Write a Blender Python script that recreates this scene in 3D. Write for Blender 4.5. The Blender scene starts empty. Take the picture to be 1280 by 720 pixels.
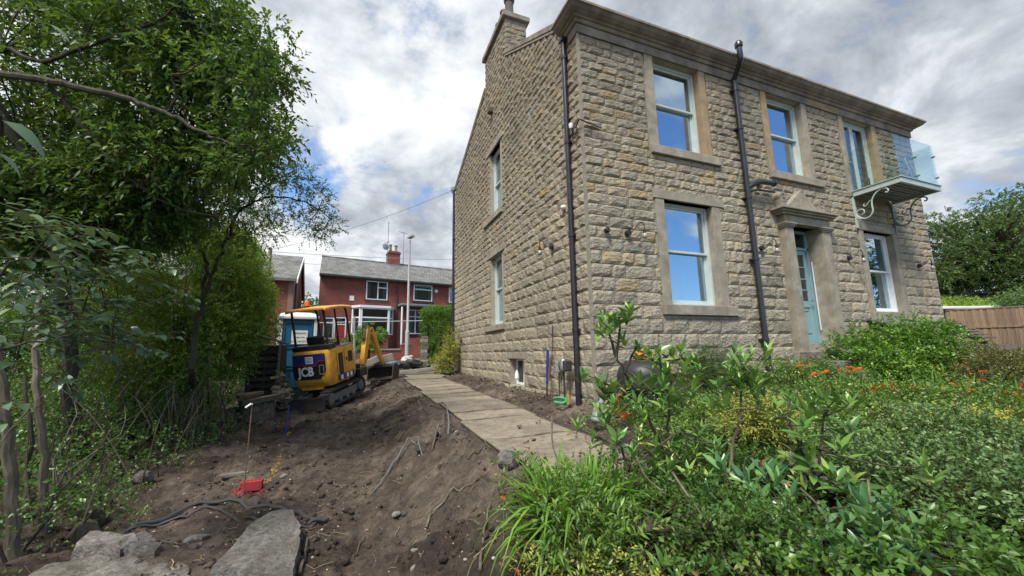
import bpy, bmesh, math, random
import numpy as np
from mathutils import Vector, Matrix

random.seed(11)
rng = np.random.default_rng(11)
PI = math.pi
scene = bpy.context.scene
COL = scene.collection

# ------------------------------------------------------------------ camera
cam_d = bpy.data.cameras.new('camera')
cam = bpy.data.objects.new('camera', cam_d)
COL.objects.link(cam)
CAM = Vector((-3.51681, -5.46644, 0.0))
yaw, pit, rol = math.radians(21.3297), math.radians(9.27027), math.radians(-1.01897)
fd = Vector((math.sin(yaw)*math.cos(pit), math.cos(yaw)*math.cos(pit), math.sin(pit)))
fr = Vector((math.cos(yaw), -math.sin(yaw), 0))
fu = fr.cross(fd)
r2 = fr*math.cos(rol) + fu*math.sin(rol)
u2 = -fr*math.sin(rol) + fu*math.cos(rol)
mw = Matrix((r2, u2, -fd)).transposed().to_4x4()
mw.translation = CAM
cam.matrix_world = mw
cam_d.sensor_width = 36.0
cam_d.lens = 488.8334/1280*36
cam_d.clip_start = 0.05
cam_d.clip_end = 2000
scene.camera = cam

# ------------------------------------------------------------------ sky and sun
SUN_EL, SUN_AZ = math.radians(56), math.radians(228)      # azimuth clockwise from +Y
world = bpy.data.worlds.new('World')
scene.world = world
world.use_nodes = True
nt = world.node_tree
for n in list(nt.nodes): nt.nodes.remove(n)
def wn(t, **k):
    n = nt.nodes.new(t)
    for a, b in k.items(): setattr(n, a, b)
    return n
def wl(a, b): nt.links.new(a, b)
sky = wn('ShaderNodeTexSky', sky_type='NISHITA', sun_disc=False)
sky.sun_elevation = SUN_EL
sky.sun_rotation = SUN_AZ
sky.air_density = 1.0; sky.dust_density = 0.3; sky.ozone_density = 3.0
tc = wn('ShaderNodeTexCoord')
sep = wn('ShaderNodeSeparateXYZ'); wl(tc.outputs['Generated'], sep.inputs[0])
def wmath(op, a, b=None, c=None):
    n = wn('ShaderNodeMath', operation=op)
    for i, v in enumerate((a, b, c)):
        if v is None: continue
        if isinstance(v, (int, float)): n.inputs[i].default_value = v
        else: wl(v, n.inputs[i])
    return n.outputs[0]
zz = wmath('ADD', wmath('MAXIMUM', sep.outputs[2], 0.0), 0.42)
px_ = wmath('DIVIDE', sep.outputs[0], zz); py_ = wmath('DIVIDE', sep.outputs[1], zz)
comb = wn('ShaderNodeCombineXYZ'); wl(px_, comb.inputs[0]); wl(py_, comb.inputs[1])
def wnoise(scale, detail, rough, dist, off):
    m = wn('ShaderNodeMapping'); m.inputs['Location'].default_value = off; wl(comb.outputs[0], m.inputs[0])
    n = wn('ShaderNodeTexNoise'); wl(m.outputs[0], n.inputs['Vector'])
    n.inputs['Scale'].default_value = scale; n.inputs['Detail'].default_value = detail
    n.inputs['Roughness'].default_value = rough; n.inputs['Distortion'].default_value = dist
    return n.outputs[0]
n1 = wnoise(1.5, 8, 0.56, 0.15, (3.1, 0.4, 0))
n2 = wnoise(3.6, 9, 0.60, 0.25, (7.7, 2.3, 1))
n3 = wnoise(1.1, 4, 0.5, 0.1, (1.7, 5.1, 2))
# clearer sky towards +X -Y (what the front windows mirror)
dirb = wmath('ADD', wmath('MULTIPLY', sep.outputs[0], 0.60), wmath('MULTIPLY', sep.outputs[1], -0.80))
clear = wmath('MULTIPLY', wmath('MAXIMUM', wmath('ADD', dirb, -0.42), 0.0), 0.28)
cover = wmath('SUBTRACT', wmath('ADD', wmath('MULTIPLY', n1, 0.6), wmath('MULTIPLY', n2, 0.4)), clear)
mask = wn('ShaderNodeMapRange', interpolation_type='SMOOTHSTEP'); wl(cover, mask.inputs[0])
mask.inputs[1].default_value = 0.385; mask.inputs[2].default_value = 0.475
cb = wn('ShaderNodeValToRGB')
wl(wmath('ADD', wmath('MULTIPLY', n3, 0.35), wmath('MULTIPLY', n2, 0.65)), cb.inputs[0])
e = cb.color_ramp.elements
e[0].position = 0.40; e[0].color = (0.33, 0.365, 0.415, 1)
e[1].position = 0.61; e[1].color = (1.0, 0.99, 0.96, 1)
x = e.new(0.475); x.color = (0.48, 0.52, 0.57, 1)
x = e.new(0.535); x.color = (0.70, 0.74, 0.78, 1)
cs = wn('ShaderNodeVectorMath', operation='SCALE'); wl(cb.outputs[0], cs.inputs[0]); cs.inputs['Scale'].default_value = 5.5
sk = wn('ShaderNodeVectorMath', operation='MULTIPLY'); wl(sky.outputs[0], sk.inputs[0]); sk.inputs[1].default_value = (0.86, 1.0, 1.10)
mixs = wn('ShaderNodeMix', data_type='RGBA')
wl(mask.outputs[0], mixs.inputs[0]); wl(sk.outputs[0], mixs.inputs[6]); wl(cs.outputs[0], mixs.inputs[7])
bg = wn('ShaderNodeBackground'); bg.inputs[1].default_value = 0.1
wl(mixs.outputs[2], bg.inputs[0])
wo = wn('ShaderNodeOutputWorld'); wl(bg.outputs[0], wo.inputs[0])

sd = bpy.data.lights.new('sun', 'SUN')
sd.energy = 2.6; sd.angle = math.radians(18); sd.color = (1.0, 0.95, 0.86)
sun = bpy.data.objects.new('sun', sd); COL.objects.link(sun)
sv = Vector((math.sin(SUN_AZ)*math.cos(SUN_EL), math.cos(SUN_AZ)*math.cos(SUN_EL), math.sin(SUN_EL)))
sun.rotation_euler = sv.to_track_quat('Z', 'Y').to_euler()
sun.location = (-10, -10, 20)

vs = scene.view_settings
vs.view_transform = 'Standard'; vs.look = 'None'; vs.exposure = 1.1; vs.gamma = 1.0; vs.use_curve_mapping = False
scene.cycles.max_bounces = 5; scene.cycles.transparent_max_bounces = 12
scene.cycles.diffuse_bounces = 3; scene.cycles.glossy_bounces = 3; scene.cycles.transmission_bounces = 4
scene.cycles.sample_clamp_indirect = 6

# ------------------------------------------------------------------ noise
_R = np.random.default_rng(5).random((256, 256))
def vn(x, y, s=0):
    x = np.asarray(x, float) + 17.3*s + 1000; y = np.asarray(y, float) + 5.9*s + 1000
    xi = np.floor(x).astype(int); yi = np.floor(y).astype(int)
    fx = x-xi; fy = y-yi; fx = fx*fx*(3-2*fx); fy = fy*fy*(3-2*fy)
    g = lambda a, b: _R[(a) % 256, (b) % 256]
    return (g(xi, yi)*(1-fx)+g(xi+1, yi)*fx)*(1-fy)+(g(xi, yi+1)*(1-fx)+g(xi+1, yi+1)*fx)*fy
def fbm(x, y, o=4, s=0, r=0.5):
    t = 0; a = 1; n = 0
    for k in range(o):
        t = t + a*(vn(np.asarray(x)*2**k, np.asarray(y)*2**k, s+k*3)-.5); n += a; a *= r
    return t/n
def sms(t):
    t = np.clip(t, 0, 1); return t*t*(3-2*t)

# ------------------------------------------------------------------ terrain height (z = 0 is eye level)
def gz(x, y):
    x = np.asarray(x, float); y = np.asarray(y, float)
    zp = -1.02+0.028*np.clip(y, -6, 18)
    zt = -1.6+.85*(np.clip(y, 0, 18)/18)**.78
    s = sms((-2.2-x)/1.3)
    z = zp*(1-s)+zt*s
    r = sms((x+.8)/.8)
    zh = -0.87+.016*np.clip(y, 0, 18)+.055*np.clip(x, 0, 14)*sms((12-y)/3)-.10*np.clip(-y, 0, 4)*sms((14-x)/6)
    z = z*(1-r)+zh*r
    z = z+.22*sms((-5.9-x)/1.6)*sms((14-y)/4)
    z = z+.05*np.exp(-((x+5.6)**2+(y-4.6)**2)/1.2)
    return z
def gzn(x, y):
    x = np.asarray(x, float); y = np.asarray(y, float)
    z = gz(x, y)
    a = np.where((x > -2.15) & (x < -.75) & (y < 11), .15, 1.0)
    far = sms((15.5-y)/1.5)*sms((x+25)/5)*sms((18-x)/4)
    n = .19*fbm(x*1.1, y*.8, 3, 1)+.17*fbm(x*4.2, y*3.4, 4, 2)+.12*fbm(x*14, y*11, 3, 3)*(.35+1.3*sms(.5+2.2*fbm(x*1.6, y*1.2, 2, 14)))
    rut = .05*fbm((x*.9+y*.5)*3.2, (y*.9-x*.5)*.5, 2, 8)
    return z+(n+rut)*a*far*.85

# ------------------------------------------------------------------ materials
MT = {}
def nmat(name):
    m = bpy.data.materials.new(name); m.use_nodes = True
    t = m.node_tree
    for n in list(t.nodes): t.nodes.remove(n)
    out = t.nodes.new('ShaderNodeOutputMaterial')
    MT[name] = m
    return m, t, out
def N(t, ty, ins=None, **k):
    n = t.nodes.new(ty)
    for a, b in k.items(): setattr(n, a, b)
    for a, b in (ins or {}).items():
        if isinstance(b, bpy.types.NodeSocket): t.links.new(b, n.inputs[a])
        else: n.inputs[a].default_value = b
    return n
def c4(c): return (c[0], c[1], c[2], 1)
def ramp(t, fac, stops, interp='LINEAR'):
    n = t.nodes.new('ShaderNodeValToRGB'); t.links.new(fac, n.inputs[0])
    n.color_ramp.interpolation = interp
    e = n.color_ramp.elements
    e[0].position = stops[0][0]; e[0].color = c4(stops[0][1])
    e[1].position = stops[-1][0]; e[1].color = c4(stops[-1][1])
    for p, c in stops[1:-1]:
        q = e.new(p); q.color = c4(c)
    return n.outputs[0]
def mixc(t, f, a, b, mode='MIX'):
    n = t.nodes.new('ShaderNodeMix'); n.data_type = 'RGBA'; n.blend_type = mode
    for i, v in ((0, f), (6, a), (7, b)):
        if isinstance(v, bpy.types.NodeSocket): t.links.new(v, n.inputs[i])
        elif i: n.inputs[i].default_value = c4(v)
        else: n.inputs[i].default_value = v
    return n.outputs[2]
def noise(t, vec, scale, detail=4, rough=.55, dist=0):
    return N(t, 'ShaderNodeTexNoise', {'Vector': vec, 'Scale': scale, 'Detail': detail, 'Roughness': rough, 'Distortion': dist}).outputs[0]
def mapv(t, vec, scale=(1, 1, 1), rot=(0, 0, 0), loc=(0, 0, 0)):
    return N(t, 'ShaderNodeMapping', {'Vector': vec, 'Scale': scale, 'Rotation': rot, 'Location': loc}).outputs[0]
def bump(t, h, s, d=.01, nrm=None):
    i = {'Height': h, 'Strength': s, 'Distance': d}
    if nrm is not None: i['Normal'] = nrm
    return N(t, 'ShaderNodeBump', i).outputs[0]
def M(name, c1, c2=None, sc=6, rough=.7, bs=.3, bsc=40, bd=.005, metal=0, spec=.4, stretch=(1, 1, 1), dirt=None, dsc=2.5, damt=.5):
    m, t, out = nmat(name)
    vec = N(t, 'ShaderNodeTexCoord').outputs['Object']
    vec = mapv(t, vec, stretch)
    c2 = c2 or tuple(v*.7 for v in c1)
    f = noise(t, vec, sc, 6, .62)
    col = ramp(t, f, [(.34, c1), (.66, c2)])
    if dirt:
        g = noise(t, vec, dsc, 6, .65, .4)
        col = mixc(t, ramp(t, g, [(.5-.12, (0, 0, 0)), (.5+.16, (damt,)*3)]), col, dirt)
    rv = N(t, 'ShaderNodeMapRange', {0: f, 3: max(rough-.08, .02), 4: min(rough+.1, 1)}).outputs[0]
    b = N(t, 'ShaderNodeBsdfPrincipled', {'Base Color': col, 'Roughness': rv, 'Metallic': metal, 'Specular IOR Level': spec})
    if bs > 0:
        t.links.new(bump(t, noise(t, vec, bsc, 5, .6), bs, bd), b.inputs['Normal'])
    t.links.new(b.outputs[0], out.inputs[0])
    return m

# rock faced sandstone: every stone has its own 'tint' value
m, t, out = nmat('rock_faced_stone')
geo = N(t, 'ShaderNodeNewGeometry').outputs['Position']
at_ = N(t, 'ShaderNodeAttribute', attribute_name='tint').outputs['Fac']
col = ramp(t, at_, [(0, (.19, .168, .133)), (.18, (.285, .252, .197)), (.42, (.385, .340, .262)), (.62, (.44, .387, .295)), (.80, (.445, .378, .262)), (.90, (.44, .345, .20)), (1, (.42, .30, .15))])
big = noise(t, geo, .55, 4, .55)
col = mixc(t, ramp(t, big, [(.42, (0, 0, 0)), (.62, (.45,)*3)]), col, (.23, .215, .185))
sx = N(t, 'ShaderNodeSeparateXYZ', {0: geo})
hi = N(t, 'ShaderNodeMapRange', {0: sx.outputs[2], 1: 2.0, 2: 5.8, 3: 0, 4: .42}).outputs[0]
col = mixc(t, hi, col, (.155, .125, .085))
fine = noise(t, geo, 42, 7, .7)
col = mixc(t, .55, col, ramp(t, fine, [(.3, (.42, .42, .42)), (.7, (1.1, 1.08, 1.02))]), 'MULTIPLY')
soot = noise(t, geo, 7, 6, .68, .5)
col = mixc(t, ramp(t, soot, [(.50, (0, 0, 0)), (.70, (.62,)*3)]), col, (.12, .105, .085))
lime = noise(t, mapv(t, geo, loc=(5, 2, 7)), 3.4, 5, .65, .3)
col = mixc(t, ramp(t, lime, [(.54, (0, 0, 0)), (.70, (.5,)*3)]), col, (.40, .38, .33))
b = N(t, 'ShaderNodeBsdfPrincipled', {'Base Color': col, 'Roughness': .92, 'Specular IOR Level': .25})
vo = N(t, 'ShaderNodeTexVoronoi', {'Vector': mapv(t, geo, (1, 1, 1.6)), 'Scale': 15}, feature='F1')
h1 = bump(t, noise(t, geo, 13, 6, .62, .8), .8, .035)
h2 = bump(t, vo.outputs['Distance'], .55, .02, h1)
h3 = bump(t, fine, .8, .008, h2)
t.links.new(h3, b.inputs['Normal']); t.links.new(b.outputs[0], out.inputs[0])

M('mortar', (.36, .33, .27), (.26, .235, .19), 9, .95, .6, 60, .01)
M('mortar_strip', (.30, .27, .22), (.2, .18, .15), 9, .95, .6, 60, .006)
# dressed stone
M('dressed_stone', (.36, .325, .26), (.27, .242, .19), 5, .88, .5, 55, .004, dirt=(.12, .10, .08), dsc=3.5, damt=.55)
M('ochre_stone', (.38, .275, .155), (.28, .21, .125), 5, .88, .5, 55, .004, dirt=(.13, .10, .07), dsc=3.5, damt=.5)
M('cornice_stone', (.31, .272, .215), (.21, .182, .143), 4, .9, .5, 45, .005, dirt=(.085, .07, .055), dsc=2.2, damt=.7)
M('sage_paint', (.50, .56, .54), (.43, .49, .47), 8, .42, .1, 30, .001)
M('white_frame', (.74, .78, .80), (.66, .70, .72), 8, .4, .1, 30, .001)
M('door_paint', (.24, .38, .41), (.19, .31, .345), 4, .4, .1, 30, .002)
M('pale_metal', (.42, .50, .47), (.33, .40, .38), 8, .45, .2, 40, .001)
M('grey_metal', (.20, .24, .235), (.14, .17, .165), 8, .5, .2, 40, .001)
M('dark_iron', (.05, .05, .055), (.03, .03, .03), 8, .5, .2, 40, .001)
M('black_pipe', (.014, .015, .019), (.022, .023, .028), 4, .28, .1, 20, .001, spec=.6)
M('black_plastic', (.018, .018, .02), (.03, .03, .032), 7, .45, .2, 60, .001)
M('hose_rubber', (.06, .06, .062), (.04, .04, .042), 6, .35, .1, 30, .001, spec=.6)
M('rubber', (.03, .028, .026), (.055, .047, .04), 7, .8, .4, 60, .003, dirt=(.09, .072, .055), dsc=5, damt=.8)
M('slate', (.15, .15, .16), (.095, .097, .105), 3, .7, .5, 30, .005)
M('curtain', (.66, .66, .64), (.55, .56, .55), 3, .9, .2, 40, .003)
M('grey_curtain', (.25, .28, .28), (.16, .18, .18), 3, .9, .2, 40, .003)
M('room_wall', (.16, .15, .14), (.12, .115, .11), 1, .9, 0)
M('blind_white', (.80, .82, .84), (.74, .76, .78), 3, .6, 0)
M('pot_clay', (.13, .10, .085), (.07, .06, .055), 6, .85, .3, 30, .004)
M('bank_pipe', (.16, .165, .16), (.11, .11, .105), 6, .6, .2, 30, .001)
M('dead_leaf', (.22, .12, .05), (.12, .07, .035), 9, .8, 0)
M('steel', (.5, .5, .5), (.4, .4, .4), 8, .3, .1, 30, .001, metal=.9)
# glass
def glassmat(name, refl, tint=(1, 1, 1), top=.95, gcol=(.78, .9, 1)):
    m, t, out = nmat(name)
    geo = N(t, 'ShaderNodeNewGeometry').outputs['Position']
    nb = bump(t, noise(t, geo, .9, 2), .04, .02)
    lw = N(t, 'ShaderNodeFresnel', {'IOR': 1.5}).outputs[0]
    f = N(t, 'ShaderNodeMapRange', {0: lw, 1: .04, 2: .6, 3: refl, 4: top}).outputs[0]
    tr = N(t, 'ShaderNodeBsdfTransparent', {'Color': c4(tint)})
    gl = N(t, 'ShaderNodeBsdfGlossy', {'Color': c4(gcol), 'Roughness': .015, 'Normal': nb})
    mx = N(t, 'ShaderNodeMixShader', {0: f, 1: tr.outputs[0], 2: gl.outputs[0]})
    t.links.new(mx.outputs[0], out.inputs[0])
glassmat('window_glass', .50, (.85, .88, .9), .9, (.70, .86, 1))
glassmat('clear_glass', .12, (.86, .93, .90))
glassmat('balcony_glass', .06, (.88, .93, .91), .26, (1, 1, 1))
glassmat('far_glass', .14, (.5, .55, .55), .5)

# brick
def brickmat(name, a, b_, mort, sc):
    m, t, out = nmat(name)
    tc_ = N(t, 'ShaderNodeTexCoord').outputs['Object']
    s = N(t, 'ShaderNodeSeparateXYZ', {0: tc_})
    u = N(t, 'ShaderNodeMath', {0: s.outputs[0], 1: s.outputs[1]}, operation='ADD').outputs[0]
    cv = N(t, 'ShaderNodeCombineXYZ', {0: u, 1: s.outputs[2]}).outputs[0]
    br = N(t, 'ShaderNodeTexBrick', {'Vector': cv, 'Color1': c4(a), 'Color2': c4(b_), 'Mortar': c4(mort), 'Scale': sc, 'Mortar Size': .012, 'Brick Width': .24, 'Row Height': .078})
    col = mixc(t, .6, br.outputs[0], ramp(t, noise(t, tc_, 3, 6, .65), [(.3, (.5, .5, .5)), (.7, (1.15, 1.1, 1.1))]), 'MULTIPLY')
    b = N(t, 'ShaderNodeBsdfPrincipled', {'Base Color': col, 'Roughness': .85, 'Normal': bump(t, br.outputs[1], .5, .01)})
    t.links.new(b.outputs[0], out.inputs[0])
brickmat('red_brick', (.27, .065, .043), (.20, .046, .034), (.21, .09, .07), 1)
brickmat('pink_brick', (.33, .17, .135), (.27, .13, .11), (.3, .22, .19), 1)
# slates / tiles on the far roofs
def tilemat(name, a, b_, rw=.22, rh=.2):
    m, t, out = nmat(name)
    tc_ = N(t, 'ShaderNodeTexCoord').outputs['Object']
    s = N(t, 'ShaderNodeSeparateXYZ', {0: tc_})
    cv = N(t, 'ShaderNodeCombineXYZ', {0: s.outputs[0], 1: N(t, 'ShaderNodeMath', {0: s.outputs[2], 1: 1.6}, operation='MULTIPLY').outputs[0]}).outputs[0]
    br = N(t, 'ShaderNodeTexBrick', {'Vector': cv, 'Color1': c4(a), 'Color2': c4(b_), 'Mortar': (.04, .04, .045, 1), 'Scale': 1, 'Mortar Size': .01, 'Brick Width': rw, 'Row Height': rh})
    col = mixc(t, .7, br.outputs[0], ramp(t, noise(t, tc_, 1.8, 7, .7), [(.36, (.42, .42, .42)), (.64, (1.35, 1.35, 1.3))]), 'MULTIPLY')
    b = N(t, 'ShaderNodeBsdfPrincipled', {'Base Color': col, 'Roughness': .75, 'Normal': bump(t, br.outputs[1], .6, .02)})
    t.links.new(b.outputs[0], out.inputs[0])
tilemat('far_slate', (.20, .195, .19), (.13, .13, .13))

# soil
m, t, out = nmat('soil')
geo = N(t, 'ShaderNodeNewGeometry').outputs['Position']
a = noise(t, geo, 1.1, 7, .65, .4); b2 = noise(t, geo, 9, 8, .7, .3); c_ = noise(t, geo, 55, 6, .7)
col = ramp(t, a, [(.34, (.040, .032, .026)), (.5, (.092, .074, .060)), (.68, (.180, .148, .121))])
col = mixc(t, .75, col, ramp(t, b2, [(.32, (.38, .36, .34)), (.5, (.9, .88, .86)), (.72, (1.65, 1.55, 1.4))]), 'MULTIPLY')
col = mixc(t, .6, col, ramp(t, c_, [(.3, (.45, .45, .45)), (.7, (1.5, 1.5, 1.5))]), 'MULTIPLY')
# scuffed dry streaks along the digger's way
st = noise(t, mapv(t, geo, (2.2, .55, 1), (0, 0, math.radians(-28))), 2.2, 6, .6, .3)
col = mixc(t, ramp(t, st, [(.57, (0, 0, 0)), (.72, (.5,)*3)]), col, (.19, .15, .115))
sp = N(t, 'ShaderNodeTexVoronoi', {'Vector': geo, 'Scale': 24}, feature='F1')
col = mixc(t, ramp(t, sp.outputs['Distance'], [(.0, (.45,)*3), (.14, (0, 0, 0))]), col, (.3, .25, .19))
bb = N(t, 'ShaderNodeBsdfPrincipled', {'Base Color': col, 'Roughness': .95, 'Specular IOR Level': .2})
h = bump(t, b2, 1.0, .05); h = bump(t, c_, .9, .015, h)
t.links.new(h, bb.inputs['Normal']); t.links.new(bb.outputs[0], out.inputs[0])
M('soil_clod', (.155, .125, .10), (.06, .048, .039), 3, .95, .8, 30, .01)
M('pebble', (.46, .41, .34), (.24, .205, .165), 8, .85, .4, 30, .004)
M('asphalt', (.075, .075, .075), (.055, .055, .055), 5, .9, .4, 80, .004)
M('paving', (.30, .28, .26), (.22, .21, .19), 3, .9, .4, 60, .004)
M('kerb_stone', (.28, .26, .23), (.2, .18, .16), 6, .9, .4, 40, .004)
# plywood / boards
m, t, out = nmat('weathered_board')
vec = N(t, 'ShaderNodeTexCoord').outputs['Object']; oi = N(t, 'ShaderNodeObjectInfo').outputs['Random']
gr = noise(t, mapv(t, vec, (2, 24, 6)), 2.2, 7, .65, .6); bl = noise(t, vec, 2.2, 6, .65, .3)
col = ramp(t, gr, [(.3, (.13, .115, .09)), (.5, (.25, .222, .175)), (.7, (.35, .315, .25))])
col = mixc(t, ramp(t, bl, [(.45, (0, 0, 0)), (.68, (.75,)*3)]), col, (.12, .098, .078))
col = mixc(t, .7, col, ramp(t, oi, [(0, (.62, .6, .58)), (1, (1.2, 1.15, 1.1))]), 'MULTIPLY')
sm = noise(t, vec, 14, 6, .7); col = mixc(t, ramp(t, sm, [(.52, (0, 0, 0)), (.68, (.65,)*3)]), col, (.07, .052, .04))
bb = N(t, 'ShaderNodeBsdfPrincipled', {'Base Color': col, 'Roughness': .85, 'Specular IOR Level': .25, 'Normal': bump(t, gr, .5, .006)})
t.links.new(bb.outputs[0], out.inputs[0])
# timber of fences, pallets
def woodmat(name, a, b_, c_, stretch=(14, 14, 1.2)):
    m, t, out = nmat(name)
    vec = N(t, 'ShaderNodeTexCoord').outputs['Object']; oi = N(t, 'ShaderNodeObjectInfo').outputs['Random']
    gr = noise(t, mapv(t, vec, stretch), 1.6, 7, .65, .5)
    col = ramp(t, gr, [(.3, a), (.5, b_), (.7, c_)])
    col = mixc(t, .7, col, ramp(t, oi, [(0, (.6, .58, .56)), (1, (1.25, 1.2, 1.15))]), 'MULTIPLY')
    bb = N(t, 'ShaderNodeBsdfPrincipled', {'Base Color': col, 'Roughness': .85, 'Specular IOR Level': .25, 'Normal': bump(t, gr, .4, .005)})
    t.links.new(bb.outputs[0], out.inputs[0])
woodmat('fence_wood', (.12, .085, .058), (.22, .16, .11), (.30, .225, .16))
woodmat('old_wood', (.085, .075, .065), (.16, .145, .12), (.25, .225, .19), (2, 14, 14))
woodmat('pallet_wood', (.02, .017, .014), (.035, .03, .025), (.065, .055, .045), (2, 14, 14))
woodmat('log_bark', (.05, .042, .034), (.11, .092, .072), (.19, .165, .13), (8, 8, 8))
woodmat('cut_wood', (.24, .17, .11), (.36, .27, .18), (.46, .36, .25), (9, 9, 9))
woodmat('branch_bark', (.028, .024, .018), (.055, .048, .036), (.10, .088, .066), (12, 12, 3))
woodmat('pale_stem', (.075, .065, .048), (.13, .112, .085), (.22, .19, .145), (12, 12, 3))
M('grey_rock', (.27, .26, .24), (.10, .095, .085), 22, .9, 1.0, 60, .03, dirt=(.08, .065, .05), dsc=3, damt=.7)
M('pale_rock', (.34, .32, .29), (.13, .118, .10), 12, .9, 1.0, 45, .03, dirt=(.08, .065, .05), dsc=3, damt=.6)
# excavator
M('digger_yellow', (.82, .40, .028), (.75, .35, .024), 3, .36, .1, 30, .001, dirt=(.22, .15, .08), dsc=7, damt=.6)
M('digger_blue', (.018, .025, .17), (.014, .02, .13), 3, .4, 0, dirt=(.08, .07, .08), dsc=5, damt=.3)
M('digger_black', (.012, .012, .013), (.02, .02, .02), 6, .4, .1, 30, .001)
M('digger_grey', (.19, .20, .21), (.13, .135, .14), 6, .55, .2, 40, .002, dirt=(.09, .075, .055), damt=.4)
M('digger_red', (.45, .06, .02), (.4, .05, .02), 6, .4, 0)
M('letter_white', (.78, .78, .76), (.66, .66, .64), 9, .5, 0)
M('amber', (1.0, .17, .01), (.9, .12, .008), 9, .2, 0, spec=.7)
M('toilet_blue', (.012, .115, .24), (.01, .095, .20), 3, .45, .15, 20, .002, dirt=(.05, .10, .14), damt=.4)
M('toilet_white', (.66, .70, .70), (.58, .62, .62), 3, .5, .1, 20, .002)
M('letter_dark', (.05, .07, .10), (.05, .07, .1), 3, .6, 0)
M('red_paint', (.42, .02, .03), (.27, .018, .025), 12, .75, .4, 60, .003, dirt=(.16, .05, .04), dsc=9, damt=.5)
M('galv', (.42, .45, .46), (.34, .37, .38), 5, .5, .1, 30, .001)
M('bag_black', (.025, .028, .032), (.05, .055, .06), 3, .35, .6, 14, .03)
M('tarp_blue', (.05, .11, .20), (.10, .15, .2), 3, .5, .6, 14, .03)
M('white_stuff', (.6, .6, .57), (.45, .45, .43), 5, .7, .3, 20, .01)
M('orange_cloth', (.75, .22, .03), (.6, .15, .02), 9, .8, .5, 40, .006)
M('red_plastic', (.62, .02, .03), (.5, .015, .02), 6, .35, 0)
M('blue_plastic', (.02, .05, .28), (.02, .04, .2), 6, .4, 0)
M('red_spray', (.30, .035, .04), (.17, .04, .035), 30, .95, .6, 90, .01)
M('green_plastic', (.05, .35, .16), (.04, .28, .13), 6, .4, 0)
M('grey_plastic', (.32, .34, .36), (.24, .26, .28), 6, .45, .1, 30, .001)
M('rust', (.16, .10, .065), (.10, .065, .045), 9, .8, .4, 60, .002)
M('aluminium_roof', (.62, .64, .65), (.5, .52, .53), 4, .5, .1, 20, .002)
M('orange_flower', (.85, .15, .015), (.75, .20, .02), 15, .6, 0)
M('yellow_paint', (.42, .27, .05), (.16, .11, .05), 30, .95, .6, 90, .01)
M('white_wire', (.3, .31, .33), (.25, .26, .28), 5, .6, 0)
M('bulb_glass', (.34, .33, .30), (.22, .21, .19), 5, .12, 0, spec=.8)
M('gloss_white', (.78, .78, .77), (.7, .7, .7), 5, .4, 0)

def leafmat(name, stops, rough=.45, trans=.32, obj=False, spec=.45):
    m, t, out = nmat(name)
    if obj: f = N(t, 'ShaderNodeObjectInfo').outputs['Random']
    else: f = N(t, 'ShaderNodeAttribute', attribute_name='tint').outputs['Fac']
    col = ramp(t, f, stops)
    b = N(t, 'ShaderNodeBsdfPrincipled', {'Base Color': col, 'Roughness': rough, 'Specular IOR Level': spec})
    tl = N(t, 'ShaderNodeBsdfTranslucent', {'Color': mixc(t, .55, col, (.16, .24, .02))})
    mx = N(t, 'ShaderNodeMixShader', {0: trans, 1: b.outputs[0], 2: tl.outputs[0]})
    t.links.new(mx.outputs[0], out.inputs[0])
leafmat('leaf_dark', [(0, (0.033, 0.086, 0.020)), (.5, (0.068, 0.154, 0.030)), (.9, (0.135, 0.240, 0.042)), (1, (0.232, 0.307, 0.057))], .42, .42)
leafmat('leaf_mid', [(0, (0.055, 0.131, 0.026)), (.5, (0.121, 0.233, 0.041)), (.9, (0.242, 0.372, 0.065)), (1, (0.372, 0.446, 0.094))], .36, .34, False, .55)
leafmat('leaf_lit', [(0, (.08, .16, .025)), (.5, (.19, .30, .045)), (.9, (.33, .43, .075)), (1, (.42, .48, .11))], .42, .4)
leafmat('leaf_grey', [(0, (0.049, 0.105, 0.049)), (.5, (0.084, 0.154, 0.077)), (1, (0.140, 0.217, 0.119))], .38, .2)
leafmat('leaf_bright', [(0, (0.132, 0.248, 0.030)), (.5, (0.314, 0.462, 0.058)), (1, (0.594, 0.693, 0.099))], .5)
leafmat('leaf_privet', [(0, (0.052, 0.147, 0.017)), (.5, (0.103, 0.250, 0.028)), (1, (0.293, 0.448, 0.052))], .36, .34, False, .55)
leafmat('leaf_gold', [(0, (0.234, 0.265, 0.047)), (.5, (0.437, 0.452, 0.078)), (1, (0.655, 0.624, 0.125))], .5)
leafmat('leaf_bronze', [(0, (0.070, 0.091, 0.028)), (.5, (0.168, 0.182, 0.049)), (1, (0.308, 0.210, 0.084))], .5)
leafmat('leaf_silver_old', [(0, (0.083, 0.152, 0.068)), (.5, (0.152, 0.234, 0.117)), (1, (0.275, 0.358, 0.207))], .4, .15)
leafmat('leaf_silver', [(0, (.06, .13, .04)), (.5, (.14, .24, .075)), (1, (.30, .40, .17))], .42, .3)
leafmat('leaf_beech', [(0, (0.038, 0.081, 0.022)), (.5, (0.068, 0.135, 0.032)), (1, (0.149, 0.230, 0.047))], .5)
leafmat('rhodo_leaf', [(0, (0.066, 0.158, 0.040)), (.45, (0.119, 0.251, 0.053)), (.8, (0.198, 0.356, 0.073)), (1, (0.370, 0.475, 0.106))], .3, .25, True, .55)
leafmat('dark_rhodo_leaf', [(0, (0.050, 0.134, 0.059)), (.5, (0.084, 0.202, 0.081)), (1, (0.168, 0.319, 0.101))], .28, .15, True, .6)
leafmat('broad_leaf', [(0, (.08, .16, .04)), (.5, (.14, .24, .06)), (.85, (.22, .33, .09)), (1, (.34, .36, .12))], .38, .3, True)
leafmat('blade_leaf', [(0, (0.078, 0.195, 0.023)), (.5, (0.156, 0.325, 0.039)), (1, (0.312, 0.520, 0.065))], .4, .35)
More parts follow.
